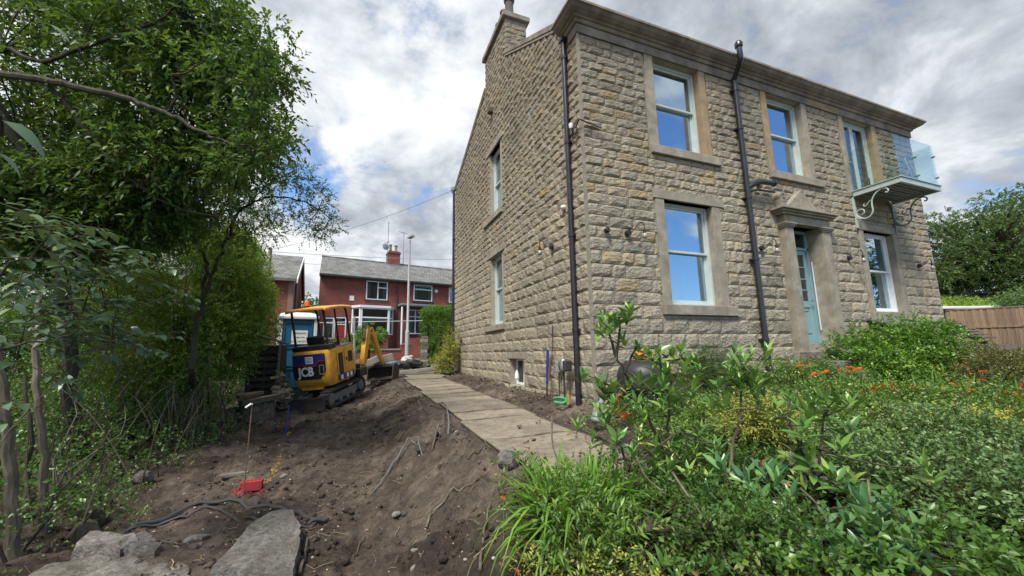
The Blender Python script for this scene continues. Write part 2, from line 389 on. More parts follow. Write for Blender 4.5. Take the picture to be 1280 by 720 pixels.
leafmat('dry_grass', [(0, (.16, .13, .07)), (.5, (.25, .20, .11)), (1, (.36, .30, .18))], .8, .2)

# ------------------------------------------------------------------ object helpers
ROOT = {}
def tag(o, label=None, cat=None, group=None, kind=None):
    if label: o['label'] = label
    if cat: o['category'] = cat
    if group: o['group'] = group
    if kind: o['kind'] = kind
    return o
def empty(name, loc, label, cat, group=None, rz=0, mtx=None):
    o = bpy.data.objects.new(name, None); COL.objects.link(o)
    o.empty_display_size = .2
    mt = mtx or (Matrix.Translation(Vector(loc)) @ Matrix.Rotation(rz, 4, 'Z'))
    o.matrix_world = mt
    ROOT[o] = mt
    return tag(o, label, cat, group)
def root_m(p):
    while p is not None and p.parent is not None: p = p.parent
    return ROOT.get(p, Matrix.Identity(4))
def link(name, me, parent=None, mat=None, loc=None):
    o = bpy.data.objects.new(name, me); COL.objects.link(o)
    if mat and not me.materials: me.materials.append(MT[mat])
    if parent is not None: o.parent = parent
    if loc is not None: o.location = loc
    return o
def npmesh(name, V, F, tint=None, smooth=False):
    """V (n,3); F list of int arrays (k,3) or (k,4)"""
    me = bpy.data.meshes.new(name)
    V = np.ascontiguousarray(V, dtype=np.float32)
    F = [np.asarray(f, dtype=np.int32) for f in F if len(f)]
    loops = np.concatenate([f.ravel() for f in F])
    tot = np.concatenate([np.full(len(f), f.shape[1], np.int32) for f in F])
    st = np.concatenate([[0], np.cumsum(tot)[:-1]]).astype(np.int32)
    me.vertices.add(len(V)); me.vertices.foreach_set('co', V.ravel())
    me.loops.add(len(loops)); me.loops.foreach_set('vertex_index', loops)
    me.polygons.add(len(tot)); me.polygons.foreach_set('loop_start', st); me.polygons.foreach_set('loop_total', tot)
    if smooth: me.polygons.foreach_set('use_smooth', np.ones(len(tot), bool))
    me.update(calc_edges=True)
    if tint is not None:
        a = me.attributes.new('tint', 'FLOAT', 'POINT'); a.data.foreach_set('value', np.asarray(tint, np.float32))
    return me
class MB:
    def __init__(s): s.v = []; s.f = []; s.t = []; s.tint = .5
    def add(s, vs, fs):
        n = len(s.v); s.v += [tuple(map(float, v)) for v in vs]; s.f += [[i+n for i in f] for f in fs]; s.t += [s.tint]*len(vs)
        return s
    def box(s, x0, x1, y0, y1, z0, z1):
        vs = [(x, y, z) for z in (z0, z1) for y in (y0, y1) for x in (x0, x1)]
        return s.add(vs, [(0, 2, 3, 1), (4, 5, 7, 6), (0, 1, 5, 4), (2, 6, 7, 3), (0, 4, 6, 2), (1, 3, 7, 5)])
    def tube(s, pts, r, n=8, caps=True):
        pts = [Vector(p) for p in pts]; k = len(pts)
        if not hasattr(r, '__len__'): r = [r]*k
        vs = []; up = Vector((0, 0, 1))
        d0 = (pts[1]-pts[0]).normalized()
        a = d0.cross(up) if abs(d0.z) < .95 else d0.cross(Vector((1, 0, 0)))
        a.normalize()
        for i in range(k):
            d = (pts[min(i+1, k-1)]-pts[max(i-1, 0)])
            if d.length < 1e-9: d = d0
            d.normalize()
            a = (a-d*a.dot(d)); a.normalize(); b = d.cross(a)
            for j in range(n):
                q = 2*PI*j/n
                vs.append(pts[i]+(a*math.cos(q)+b*math.sin(q))*r[i])
        fs = [(i*n+j, i*n+(j+1) % n, (i+1)*n+(j+1) % n, (i+1)*n+j) for i in range(k-1) for j in range(n)]
        if caps: fs += [list(range(n))[::-1], list(range((k-1)*n, k*n))]
        return s.add(vs, fs)
    def prism(s, poly, a0, a1, axis='y'):
        n = len(poly)
        def mk(p, a):
            return (p[0], a, p[1]) if axis == 'y' else (a, p[0], p[1]) if axis == 'x' else (p[0], p[1], a)
        vs = [mk(p, a0) for p in poly]+[mk(p, a1) for p in poly]
        fs = [list(range(n)), list(range(n, 2*n))[::-1]]+[(i, i+n, (i+1) % n+n, (i+1) % n) for i in range(n)]
        return s.add(vs, fs)
    def lathe(s, prof, c, n=20, axis='z'):
        vs = []; c = Vector(c)
        for (r, h) in prof:
            for j in range(n):
                q = 2*PI*j/n
                p = (r*math.cos(q), r*math.sin(q), h) if axis == 'z' else (r*math.cos(q), h, r*math.sin(q)) if axis == 'y' else (h, r*math.cos(q), r*math.sin(q))
                vs.append(c+Vector(p))
        k = len(prof)
        fs = [(i*n+j, i*n+(j+1) % n, (i+1)*n+(j+1) % n, (i+1)*n+j) for i in range(k-1) for j in range(n)]
        fs += [list(range(n))[::-1], list(range((k-1)*n, k*n))]
        return s.add(vs, fs)
    def obox(s, c, ex, ey, ez):
        c = Vector(c); ex = Vector(ex); ey = Vector(ey); ez = Vector(ez)
        vs = [c+ex*a+ey*b+ez*d for d in (-1, 1) for b in (-1, 1) for a in (-1, 1)]
        return s.add(vs, [(0, 2, 3, 1), (4, 5, 7, 6), (0, 1, 5, 4), (2, 6, 7, 3), (0, 4, 6, 2), (1, 3, 7, 5)])
    def bar(s, p, q, w, h):
        p = Vector(p); q = Vector(q); d = q-p; L = d.length; d.normalize()
        a = d.cross(Vector((0, 0, 1))) if abs(d.z) < .98 else Vector((1, 0, 0))
        a.normalize(); b = a.cross(d)
        return s.obox((p+q)/2, d*L/2, a*w/2, b*h/2)
    def mesh(s, name, inv=None):
        me = bpy.data.meshes.new(name)
        v = s.v if inv is None else [tuple(inv @ Vector(p)) for p in s.v]
        me.from_pydata(v, [], s.f)
        a = me.attributes.new('tint', 'FLOAT', 'POINT'); a.data.foreach_set('value', np.asarray(s.t, np.float32))
        bm = bmesh.new(); bm.from_mesh(me); bmesh.ops.recalc_face_normals(bm, faces=bm.faces); bm.to_mesh(me); bm.free()
        return me
    def build(s, name, mat, parent=None, local=False, smooth=False, bev=0, origin=None):
        """world coordinates unless local; parented parts are stored in their thing's frame"""
        if parent is None:
            v = np.array(s.v); c = Vector(origin) if origin else Vector(((v[:, 0].min()+v[:, 0].max())/2, (v[:, 1].min()+v[:, 1].max())/2, v[:, 2].min()))
            me = s.mesh(name, Matrix.Translation(-c)); o = link(name, me, None, mat, c)
        else:
            inv = None if local else root_m(parent).inverted()
            me = s.mesh(name, inv); o = link(name, me, parent, mat)
        if smooth:
            me.polygons.foreach_set('use_smooth', np.ones(len(me.polygons), bool))
            try: me.set_sharp_from_angle(angle=math.radians(40))
            except Exception: pass
        if bev:
            b = o.modifiers.new('bevel', 'BEVEL'); b.width = bev; b.segments = 2; b.limit_method = 'ANGLE'
        return o
def smooth_path(pts, k=4):
    """Catmull-Rom through the points"""
    P = [Vector(p) for p in pts]; P = [P[0]*2-P[1]]+P+[P[-1]*2-P[-2]]
    out = []
    for i in range(1, len(P)-2):
        for j in range(k):
            t_ = j/k; a, b, c, d = P[i-1], P[i], P[i+1], P[i+2]
            out.append(.5*((2*b)+(c-a)*t_+(2*a-5*b+4*c-d)*t_*t_+(-a+3*b-3*c+d)*t_**3))
    out.append(P[-2]); return out
def lerpl(a, b, n): return [a+(b-a)*i/(n-1) for i in range(n)]
def textmesh(name, txt, size, mat, mtx, parent=None, depth=.004, off=0.0, sx=1.0, bold=False):
    cu = bpy.data.curves.new(name, 'FONT'); cu.body = txt; cu.size = size; cu.extrude = depth; cu.offset = off
    cu.align_x = 'CENTER'; cu.align_y = 'CENTER'; cu.resolution_u = 4
    o = bpy.data.objects.new('tmp', cu); COL.objects.link(o)
    dg = bpy.context.evaluated_depsgraph_get()
    me = bpy.data.meshes.new_from_object(o.evaluated_get(dg)); me.name = name
    bpy.data.objects.remove(o); me.transform(Matrix.Diagonal((sx, 1, 1, 1)))
    me.transform(mtx); me.materials.clear()
    return link(name, me, parent, mat)
# ================================================================== THE STONE HOUSE
HW, HD = 10.80, 9.90
house = empty('stone_house', (0, 0, -.9), 'large two-storey stone villa with rock-faced walls, sash windows and a glass balcony', 'house')
def W(side, u, n, z): return (u, n, z) if side == 'F' else (n, u, z)
def wbox(mb, side, u0, u1, n0, n1, z0, z1):
    if side == 'F': mb.box(u0, u1, n0, n1, z0, z1)
    else: mb.box(n0, n1, u0, u1, z0, z1)
    return mb
def zverge(y): return 6.16+.575*y if y < 4.65 else 8.83-.39*(y-4.65)
CH0, CH1, CHX = 3.73, 5.60, .66
# openings (clear of dressed surround): side, u0,u1,z0,z1
OPF = dict(u1=(1.70, 2.90, 3.84, 5.78), u2=(4.93, 6.13, 3.84, 5.78), u3=(7.72, 8.94, 3.66, 5.78),
           l1=(1.70, 2.90, .78, 2.78), l3=(7.82, 9.04, .78, 2.78), door=(5.06, 6.02, .11, 2.62))
OPS = dict(su=(4.32, 5.26, 3.96, 6.0), sl=(4.30, 5.26, .74, 2.72), sb=(2.87, 3.80, -.79, -.16))
# wall core --------------------------------------------------------
def wall_cells(mb, side, us, zs, ops, n0, n1, clip=None):
    us = sorted(set(us)); zs = sorted(set(zs))
    for a, b in zip(us[:-1], us[1:]):
        for c, d in zip(zs[:-1], zs[1:]):
            mu, mz = (a+b)/2, (c+d)/2
            if any(o[0] < mu < o[1] and o[2] < mz < o[3] for o in ops): continue
            wbox(mb, side, a, b, n0, n1, c, d)
core = MB()
o = list(OPF.values())
o = [(p[0]-.08, p[1]+.08, p[2]-.05, p[3]+.0) if p[1] > 3 or True else p for p in o]
wall_cells(core, 'F', [.014, HW]+[v for p in o for v in p[:2]], [-1.6, 6.0]+[v for p in o for v in p[2:]], o, .014, .40)
o = list(OPS.values())
wall_cells(core, 'S', [.40, HD]+[v for p in o for v in p[:2]], [-1.6, 6.05]+[v for p in o for v in p[2:]], o, .014, .40)
core.prism([(.05, 6.05), (HD, 6.05), (HD, zverge(HD)-.02), (4.65, 8.80), (.05, 6.17)], .0145, .40, 'x')
core.box(HW-.3, HW, .40, HD, -1.6, 6.05); core.box(.40, HW-.3, HD-.3, HD, -1.6, 6.6)
core.box(.0147, CHX, CH0+.0145, CH1-.02, 7.4, 9.5)
wall = core.build('wall', 'mortar', house)
# stones -----------------------------------------------------------
Z0 = -1.29
ZR = [Z0]
for h_, n_ in ((.26, 7), (.23, 6), (.20, 4), (.1706, 40)):
    for k in range(n_): ZR.append(ZR[-1]+h_)
SF = [(1.47, 3.10, 3.67, 6.2), (1.47, 3.24, 3.67, 3.84), (1.50, 3.10, .60, 2.95), (1.47, 3.22, 2.78, 2.96), (1.47, 3.24, .60, .78),
      (4.73, 6.33, 3.67, 6.2), (4.73, 6.50, 3.67, 3.84), (7.52, 9.14, 3.60, 6.2), (7.62, 9.24, .60, 2.95), (7.60, 9.35, .60, .78),
      (4.80, 6.34, -1.6, 2.9), (4.60, 6.42, 2.6, 2.92), (4.78, 6.22, 2.9, 3.05)]
SS = [(4.14, 5.26, 3.76, 6.0), (4.10, 5.52, 5.98, 6.19), (4.14, 5.78, 3.78, 3.96), (4.12, 5.26, .58, 2.72), (4.05, 5.48, 2.70, 2.92), (4.10, 5.75, .58, .76),
      (2.87, 3.80, -.79, -.16), (2.80, 3.92, -.17, .0)]
srng = random.Random(3)
stones = []          # (side, u0,u1,z0,z1)
def cutrow(side, u0, u1, z0, z1, holes):
    segs = [(u0, u1, z0, z1)]
    for h in holes:
        new = []
        for a, b, c, d in segs:
            if h[1] <= a+.01 or h[0] >= b-.01 or h[3] <= c+.01 or h[2] >= d-.01: new.append((a, b, c, d)); continue
            if h[0]-a > .05: new.append((a, h[0], c, d))
            if b-h[1] > .05: new.append((h[1], b, c, d))
            m0, m1 = max(a, h[0]), min(b, h[1])
            if m1-m0 > .05:
                if h[2]-c > .055: new.append((m0, m1, c, h[2]))
                if d-h[3] > .055: new.append((m0, m1, h[3], d))
        segs = new
    return segs
def lay(side, ua, ub, row, z0, z1, holes):
    h = z1-z0; u = ua; first = True
    L0 = (.20 if row % 2 else .40) if h < .2 else (.26 if row % 2 else .46)
    while u < ub-.02:
        L = L0 if first else h*srng.choice((1.15, 1.5, 1.85, 2.1, 2.35, 2.6, 3.0))*srng.uniform(.92, 1.08)
        first = False
        if ub-(u+L) < .14: L = ub-u
        for s in cutrow(side, u, u+L, z0, z1, holes): stones.append((side,)+s)
        u += L
for r, (z0, z1) in enumerate(zip(ZR[:-1], ZR[1:])):
    if z0 < -1.1: continue
    if z0 < 5.80: lay('F', .0, HW, r, z0, min(z1, 5.80), SF)
    zm = (z0+z1)/2
    if zm < 6.1: a, b = .0, HD
    else:
        a = (zm+.14-6.16)/.575; b = 4.65+(8.83-.14-zm)/.39
        if zm > zverge(CH0)-.1: a = CH0
        if zm > zverge(CH1)-.1: b = CH1
        if z1 > 9.5: continue
        b = min(b, HD)
    lay('S', a, b, r+1, z0, z1, SS)
    if zm > 8.0 and z1 < 9.5: lay('C', .0, CHX, r, z0, z1, [])
def stone_geo(side, u0, u1, z0, z1):
    """rock faced block: drafted edge, pitched and broken middle"""
    j = .006
    u0 += j; u1 -= j; z0 += j; z1 -= j
    w, h = u1-u0, z1-z0
    nu = 5 if w > .26 else 4; nz = 4
    V = []; amp = min(.017, .10*min(w, h))
    amp *= srng.uniform(.6, 1.45); tilt = srng.uniform(-.45, .45); peak = srng.uniform(.3, .7)
    for a in range(nz):
        for b in range(nu):
            fu_, fz = b/(nu-1), a/(nz-1)
            edge = a in (0, nz-1) or b in (0, nu-1)
            if edge: dpt = -.004+srng.uniform(-.003, .004); du = dz = 0
            else:
                dpt = -(amp*(.62+.62*srng.random())+.006); dpt *= 1+tilt*(fu_-.5)
                if srng.random() < .12: dpt *= .5
                du = srng.uniform(-.05, .05)*w; dz = srng.uniform(-.08, .08)*h
                fu_ = .5+(fu_-.5)*1.28
                fz = .5+(fz-.5)*1.75
            V.append((u0+fu_*w+du, dpt, z0+fz*h+dz))
    nf = len(V)
    F = [(a*nu+b, a*nu+b+1, (a+1)*nu+b+1, (a+1)*nu+b) for a in range(nz-1) for b in range(nu-1)]
    ring = [b for b in range(nu)]+[a*nu+nu-1 for a in range(1, nz)]+[(nz-1)*nu+b for b in range(nu-2, -1, -1)]+[a*nu for a in range(nz-2, 0, -1)]
    for i in ring: V.append((V[i][0], .03, V[i][2]))
    for i in range(len(ring)):
        k = (i+1) % len(ring)
        F.append((ring[k], ring[i], nf+i, nf+k))
    if side == 'S': V = [(d, u, z) for u, d, z in V]
    elif side == 'C': V = [(u, d+CH0, z) for u, d, z in V]
    return V, F
def pxsize(s):
    side, u0, u1, z0, z1 = s
    def pr(P):
        v = Vector(P)-CAM; w = v.dot(fd)
        return Vector((v.dot(r2)/w, v.dot(u2)/w)) if w > .2 else None
    f = (lambda u, z: Vector((u, 0, z))) if side == 'F' else (lambda u, z: Vector((0, u, z))) if side == 'S' else (lambda u, z: Vector((u, CH0, z)))
    a, b, c = pr(f(u0, z0)), pr(f(u1, z0)), pr(f(u0, z1))
    if not (a and b and c): return 0
    # hidden low behind the planting
    if side == 'F' and z1 < -.55: return 0
    if side == 'S' and z1 < -.80: return 0
    return abs((b-a).x*(c-a).y-(b-a).y*(c-a).x)
stones.sort(key=pxsize, reverse=True)
def stint():
    v = srng.gauss(.48, .15)
    if srng.random() < .05: v = srng.uniform(.78, .97)
    return min(max(v, .02), 1)
rest = MB()
for i, s in enumerate(stones):
    V, F = stone_geo(*s); tv = stint()
    if s[0] == 'F' and s[1] < 1.4 and 1.2 < s[3] < 4.4 and srng.random() < .34: tv = srng.uniform(.74, .96)
    if s[3] < .7 and tv > .7: tv *= .7
    if i < 300:
        c = Vector((sum(p[0] for p in V)/len(V), sum(p[1] for p in V)/len(V), sum(p[2] for p in V)/len(V)))
        mb = MB(); mb.tint = tv; mb.add([Vector(p)-c for p in V], F)
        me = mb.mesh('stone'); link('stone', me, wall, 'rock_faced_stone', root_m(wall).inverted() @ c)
    else:
        rest.tint = tv; rest.add(V, F)
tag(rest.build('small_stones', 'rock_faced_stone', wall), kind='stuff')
MB().box(-.016, .03, -.016, .03, -1.2, 5.80).build('corner_strip', 'mortar_strip', wall)

# cornice, frieze, verge, roof, chimney
fz = MB()
xs = [-.035, 1.9, 3.0, 4.15, 5.0, 6.4, 7.6, 8.7, 9.6, HW+.035]
for a, b in zip(xs[:-1], xs[1:]):
    fz = MB(); fz.box(a+.003, b-.003, -.035, .3, 5.80 if False else 5.785, 5.965)
    fz.build('frieze_stone', 'cornice_stone' if a not in (6.4,) else 'ochre_stone', wall, bev=.004)
prof = [(.0, 5.968), (-.06, 5.968), (-.075, 5.985), (-.085, 6.02), (-.12, 6.03), (-.135, 6.05), (-.18, 6.065), (-.235, 6.10), (-.275, 6.15), (-.30, 6.16), (-.30, 6.205), (-.24, 6.22), (.30, 6.26)]
cor = MB()
xa, xb = 0.0, HW
k = len(prof)
path = [lambda n: (-n*-1, .62), None]
vs = []
for (n, z) in prof: vs.append((n, .45 if n < 0 else .45, z))        # return end on the gable side
for (n, z) in prof: vs.append((n, n, z))                             # mitred front corner
for X_ in (2.6, 5.4, 8.2): 
    for (n, z) in prof: vs.append((X_, n, z))
for (n, z) in prof: vs.append((HW-n, n, z))
for (n, z) in prof: vs.append((HW-n, .45, z))
fs = [(s*k+i, s*k+i+1, (s+1)*k+i+1, (s+1)*k+i) for s in range(6) for i in range(k-1)]
fs += [list(range(k)), list(range(6*k, 7*k))[::-1]]
cor.add(vs, fs)
co = cor.build('cornice', 'cornice_stone', house)
for X_ in (1.75, 3.6, 5.45, 7.3, 9.15):
    j = MB(); j.add([(X_+s, n-.0015, z) for s in (-.004, .004) for (n, z) in prof[2:11]], [(i, i+1, 9+i+1, 9+i) for i in range(8)]); j.build('joint', 'mortar', co)
MB().tube([(-.27, -.27, 6.213), (HW+.27, -.27, 6.213)], .018, 8).build('gutter_lip', 'galv', house)
rf = MB()
rf.prism([(.12, 6.26), (4.65, 8.88), (4.65, 8.76), (.30, 6.20)], .10, HW+.1, 'x')
rf.prism([(4.65, 8.88), (HD+.25, zverge(HD)-.04), (HD+.2, zverge(HD)-.16), (4.65, 8.76)], .10, HW+.1, 'x')
roof = rf.build('roof', 'slate', house)
vg = MB()
vg.prism([(.22, 6.22), (CH0-.01, zverge(CH0)-.0), (CH0-.01, zverge(CH0)+.12), (.22, 6.36)], -.045, .30, 'x')
vg.prism([(CH1+.01, zverge(CH1)), (HD+.06, zverge(HD)), (HD+.06, zverge(HD)+.09), (CH1+.01, zverge(CH1)+.10)], -.04, .30, 'x')
vg.build('verge_coping', 'cornice_stone', roof, bev=.006)
vm = MB()
vm.prism([(.25, 6.17), (CH0-.01, zverge(CH0)-.07), (CH0-.01, zverge(CH0)-.002), (.25, 6.225)], -.030, .05, 'x')
vm.prism([(CH1+.01, zverge(CH1)-.06), (HD, zverge(HD)-.06), (HD, zverge(HD)-.002), (CH1+.01, zverge(CH1)-.002)], -.025, .05, 'x')
vm.build('mortar_fillet', 'mortar_strip', roof)
chm = MB(); chm.box(.03, CHX-.02, CH0+.03, CH1-.03, 9.40, 9.50)
ch = chm.build('chimney', 'mortar', roof)
MB().box(-.09, CHX+.09, CH0-.09, CH1+.10, 9.50, 9.66).build('chimney_cap', 'cornice_stone', ch, bev=.015)
for yy, hh, rr in ((3.98, .98, .15), (4.42, .72, .125), (4.86, .66, .125), (5.30, .50, .12)):
    p = MB().lathe([(rr*.98, 9.655), (rr*1.05, 9.72), (rr*.86, 9.76), (rr*.80, 9.66+hh*.62), (rr*1.02, 9.66+hh*.66), (rr*1.10, 9.66+hh*.74), (rr*.9, 9.66+hh*.78), (rr*.82, 9.66+hh*.9), (rr*1.05, 9.66+hh*.93), (rr*1.0, 9.66+hh), (rr*.7, 9.66+hh), (rr*.7, 9.66+hh*.8)], (.24, yy, 0), 18)
    p.build('chimney_pot', 'pot_clay', ch, smooth=True)

# windows -----------------------------------------------------------
def room(parent, side, u0, u1, z0, z1, mat='room_wall', n0=.41, n1=2.4):
    mb = MB(); a, b = u0-.25, u1+.25; c, d = z0-.15, z1+.2
    P = [W(side, u, n, z) for n in (n0, n1) for (u, z) in ((a, c), (b, c), (b, d), (a, d))]
    mb.add(P, [(4, 5, 6, 7), (0, 1, 5, 4), (1, 2, 6, 5), (2, 3, 7, 6), (3, 0, 4, 7)])
    return mb.build('room', mat, parent)
def curtain(parent, side, u0, u1, z0, z1, n, mat='curtain', amp=.03, waves=6, lean=0):
    mb = MB(); K = waves*8
    vs = []; 
    for i in range(K+1):
        f = i/K; 
        for j, z in enumerate((z0, z1)):
            u = u0+(u1-u0)*f+(lean*(1-j))
            nn = n+amp*math.sin(f*waves*2*PI)*(1 if j else 1.3)
            vs.append(W(side, u, nn, z))
    mb.add(vs, [(2*i, 2*i+2, 2*i+3, 2*i+1) for i in range(K)])
    return mb.build('curtain', mat, parent, smooth=True)
def ring(mb, side, u0, u1, z0, z1, w, n0, n1, wb=None):
    wb = wb or w
    wbox(mb, side, u0, u0+w, n0, n1, z0, z1); wbox(mb, side, u1-w, u1, n0, n1, z0, z1)
    wbox(mb, side, u0+w, u1-w, n0, n1, z1-w, z1); wbox(mb, side, u0+w, u1-w, n0, n1, z0, z0+wb)
    return mb
def sash_window(side, op, upper, jl, jr, jz, sill, lintel=None, jm=('dressed_stone', 'dressed_stone'), mid=None, rec=.13, fm='sage_paint'):
    u0, u1, z0, z1 = op
    mid = mid or (z0+z1)/2+.02
    fr_ = ring(MB(), side, u0+.002, u1-.002, z0+.002, z1-.002, .055, rec, rec+.15)
    wo_ = fr_.build('window', fm, house, bev=.004)
    a, b = u0+.055, u1-.055
    s1 = ring(MB(), side, a, b, mid-.02, z1-.055, .042, rec+.03, rec+.075, .045).build('sash', fm, wo_, bev=.004)
    s2 = ring(MB(), side, a, b, z0+.055, mid+.022, .042, rec+.078, rec+.122, .07).build('sash', fm, wo_, bev=.004)
    wbox(MB(), side, a+.03, b-.03, rec+.05, rec+.056, mid+.01, z1-.085).build('pane', 'window_glass', wo_)
    wbox(MB(), side, a+.03, b-.03, rec+.098, rec+.104, z0+.10, mid-.01).build('pane', 'window_glass', wo_)
    for (q0, q1), mm in zip((jl, jr), jm):
        if q1-q0 > .03: wbox(MB(), side, q0, q1, -.018, .30, jz[0], jz[1]).build('jamb', mm, wo_, bev=.006)
    wbox(MB(), side, sill[0], sill[1], -.07, .30, sill[2], sill[3]).build('sill', 'dressed_stone', wo_, bev=.008)
    if lintel: wbox(MB(), side, lintel[0], lintel[1], -.03, .30, lintel[2], lintel[3]).build('lintel', 'dressed_stone', wo_, bev=.006)
    room(wo_, side, u0, u1, z0, z1)
    return wo_
w_u1 = sash_window('F', OPF['u1'], True, (1.50, 1.70), (2.90, 3.07), (3.845, 5.783), (1.49, 3.24, 3.67, 3.842), jm=('dressed_stone', 'ochre_stone'), mid=4.88)
curtain(w_u1, 'F', 2.45, 2.86, 3.85, 5.7, .36, waves=5)
w_u2 = sash_window('F', OPF['u2'], True, (4.75, 4.93), (6.13, 6.31), (3.845, 5.783), (4.74, 6.52, 3.67, 3.842), jm=('ochre_stone', 'dressed_stone'), mid=4.88)
sh = MB()                                                     # white shutters behind the lower sash
for c in range(3):
    a = 5.00+c*.36
    ring(sh, 'F', a, a+.35, 3.92, 4.86, .03, .30, .325)
for c in range(3):
    a = 5.00+c*.36
    for q in range(17):
        z = 3.965+q*.051
        sh.obox((a+.175, .315, z+.02), (.145, 0, 0), (0, .012, .017), (0, .003, -.002))
sh.build('shutter', 'blind_white', w_u2)
w_l1 = sash_window('F', OPF['l1'], False, (1.50, 1.70), (2.90, 3.10), (.785, 2.777), (1.48, 3.26, .60, .782), (1.46, 3.22, 2.78, 2.955), mid=1.83)
curtain(w_l1, 'F', 2.38, 2.86, .8, 2.75, .36, waves=5)
w_l3 = sash_window('F', OPF['l3'], False, (7.64, 7.82), (9.04, 9.22), (.785, 2.777), (7.60, 9.36, .60, .782), (7.60, 9.26, 2.78, 2.955), mid=1.82, fm='white_frame')
bl = MB()
for q in range(30):
    z = 1.0+q*.055; bl.obox((8.43, .345, z), (.52, 0, 0), (0, .010, .012), (0, .002, -.0015))
bl.build('blind', 'grey_curtain', w_l3)
w_su = sash_window('S', OPS['su'], True, (4.1, 4.1), (5.26, 5.27), (3.965, 5.98), (4.13, 5.79, 3.79, 3.958), (4.08, 5.54, 6.0, 6.19), mid=4.98)
w_sl = sash_window('S', OPS['sl'], False, (4.1, 4.1), (5.26, 5.27), (.765, 2.70), (4.09, 5.76, .585, .738), (4.04, 5.50, 2.722, 2.92), mid=1.78)
curtain(w_sl, 'S', 4.36, 4.75, .8, 2.7, .36, waves=4)
# basement window
fb = ring(MB(), 'S', 2.88, 3.79, -.785, -.165, .05, .17, .24).build('window', 'white_frame', house, bev=.003)
wbox(MB(), 'S', 3.30, 3.345, .175, .235, -.74, -.21).build('mullion', 'white_frame', fb)
wbox(MB(), 'S', 2.92, 3.76, .20, .206, -.745, -.205).build('pane', 'far_glass', fb)
wbox(MB(), 'S', 2.80, 3.92, -.02, .3, -.163, .0).build('lintel', 'dressed_stone', fb, bev=.006)
room(fb, 'S', 2.95, 3.72, -.7, -.2)
# french window to the balcony
ff = ring(MB(), 'F', 7.722, 8.938, 3.72, 5.778, .05, .12, .22).build('french_window', 'sage_paint', house, bev=.003)
for q0, q1 in ((7.775, 8.325), (8.335, 8.885)):
    df = ring(MB(), 'F', q0, q1, 3.78, 5.725, .06, .14, .19, .12).build('door', 'sage_paint', ff, bev=.003)
    wbox(MB(), 'F', q0+.05, q1-.05, .162, .168, 3.89, 5.67).build('pane', 'clear_glass', df)
curtain(ff, 'F', 7.78, 8.24, 3.8, 5.7, .32, 'grey_curtain', .045, 6, lean=.10)
curtain(ff, 'F', 8.36, 8.86, 3.8, 5.7, .32, 'grey_curtain', .045, 6, lean=.10)
wbox(MB(), 'F', 7.55, 7.72, -.018, .3, 3.74, 5.783).build('jamb', 'dressed_stone', ff, bev=.006)
wbox(MB(), 'F', 8.94, 9.12, -.018, .3, 3.74, 5.783).build('jamb', 'ochre_stone', ff, bev=.006)
wbox(MB(), 'F', 7.52, 9.14, -.04, .3, 3.60, 3.735).build('sill', 'dressed_stone', ff, bev=.006)
room(ff, 'F', 7.8, 8.9, 3.7, 5.7, 'blind_white', n1=1.2)

# doorway -----------------------------------------------------------
dw = MB()
for a, b in ((4.82, 5.06), (6.02, 6.30)): dw.box(a, b, -.14, .32, -.42, 2.52)
dw.box(4.82, 6.30, -.14, .30, 2.62, 2.80)
for a, b in ((4.77, 5.10), (5.98, 6.36)):
    dw.box(a+.02, b-.02, -.16, .31, 2.521, 2.555); dw.box(a, b, -.185, .312, 2.556, 2.585); dw.box(a-.015, b+.015, -.20, .314, 2.586, 2.619)
dw.box(4.72, 6.38, -.19, .05, 2.801, 2.845); dw.box(4.66, 6.42, -.24, .05, 2.846, 2.885); dw.box(4.60, 6.46, -.29, .05, 2.886, 2.93)
dw.box(4.76, 6.36, -.15, .05, 2.931, 2.985)
dw.box(4.80, 6.30, -.145, .33, -.42, -.1)
dwo = dw.build('doorway', 'dressed_stone', house, bev=.007)
pd = MB(); pd.prism([(4.96, 2.985), (6.08, 2.985), (5.50, 3.44)], -.13, .05, 'y').build('pediment', 'dressed_stone', dwo, bev=.01)
for cx_, sg in ((4.86, -1), (6.14, 1)):
    sc_ = MB(); sc_.lathe([(.115, -.14), (.115, .05)], (cx_, 0, 3.20), 22, 'y'); sc_.box(cx_-.10, cx_+.10, -.135, .05, 2.985, 3.20)
    sc_.build('scroll_block', 'dressed_stone', dwo)
    sp_ = [(cx_+sg*(.085-.010*q)*math.cos(q*.8), -.145, 3.20+(.085-.010*q)*math.sin(q*.8)) for q in range(8)]
    MB().tube(smooth_path(sp_, 3), .010, 6).build('scroll', 'cornice_stone', dwo)
dr = MB(); dr.box(5.06, 6.02, .20, .32, 2.16, 2.22); dr.box(5.06, 5.12, .20, .30, .11, 2.62); dr.box(5.96, 6.02, .20, .30, .11, 2.62); dr.box(5.12, 5.96, .20, .30, 2.55, 2.615); dr.box(5.06, 6.02, .12, .34, .02, .11)
frd = dr.build('door_frame', 'door_paint', house, bev=.004)
lf = MB()
ring(lf, 'F', 5.13, 5.95, .115, 2.155, .10, .225, .27, .12)
lf.box(5.23, 5.85, .225, .27, .86, 1.0)
for q in (5.435, 5.645): lf.box(q-.012, q+.012, .228, .268, 1.0, 2.06)
for q in (1.25, 1.50, 1.77): lf.box(5.23, 5.85, .229, .267, q-.012, q+.012)
lf.box(5.23, 5.85, .245, .262, .235, .86)
leaf_d = lf.build('door', 'door_paint', frd, bev=.003)
MB().box(5.2, 5.88, .246, .252, .95, 2.1).build('pane', 'far_glass', leaf_d)
for a, b in ((5.27, 5.50), (5.58, 5.81)):
    ring(MB(), 'F', a, b, .29, .80, .018, .232, .247).build('panel_moulding', 'door_paint', leaf_d)
MB().tube([(5.86, .18, 1.0), (5.90, .16, 1.0), (5.80, .15, 1.0)], .013, 8).build('handle', 'steel', leaf_d)
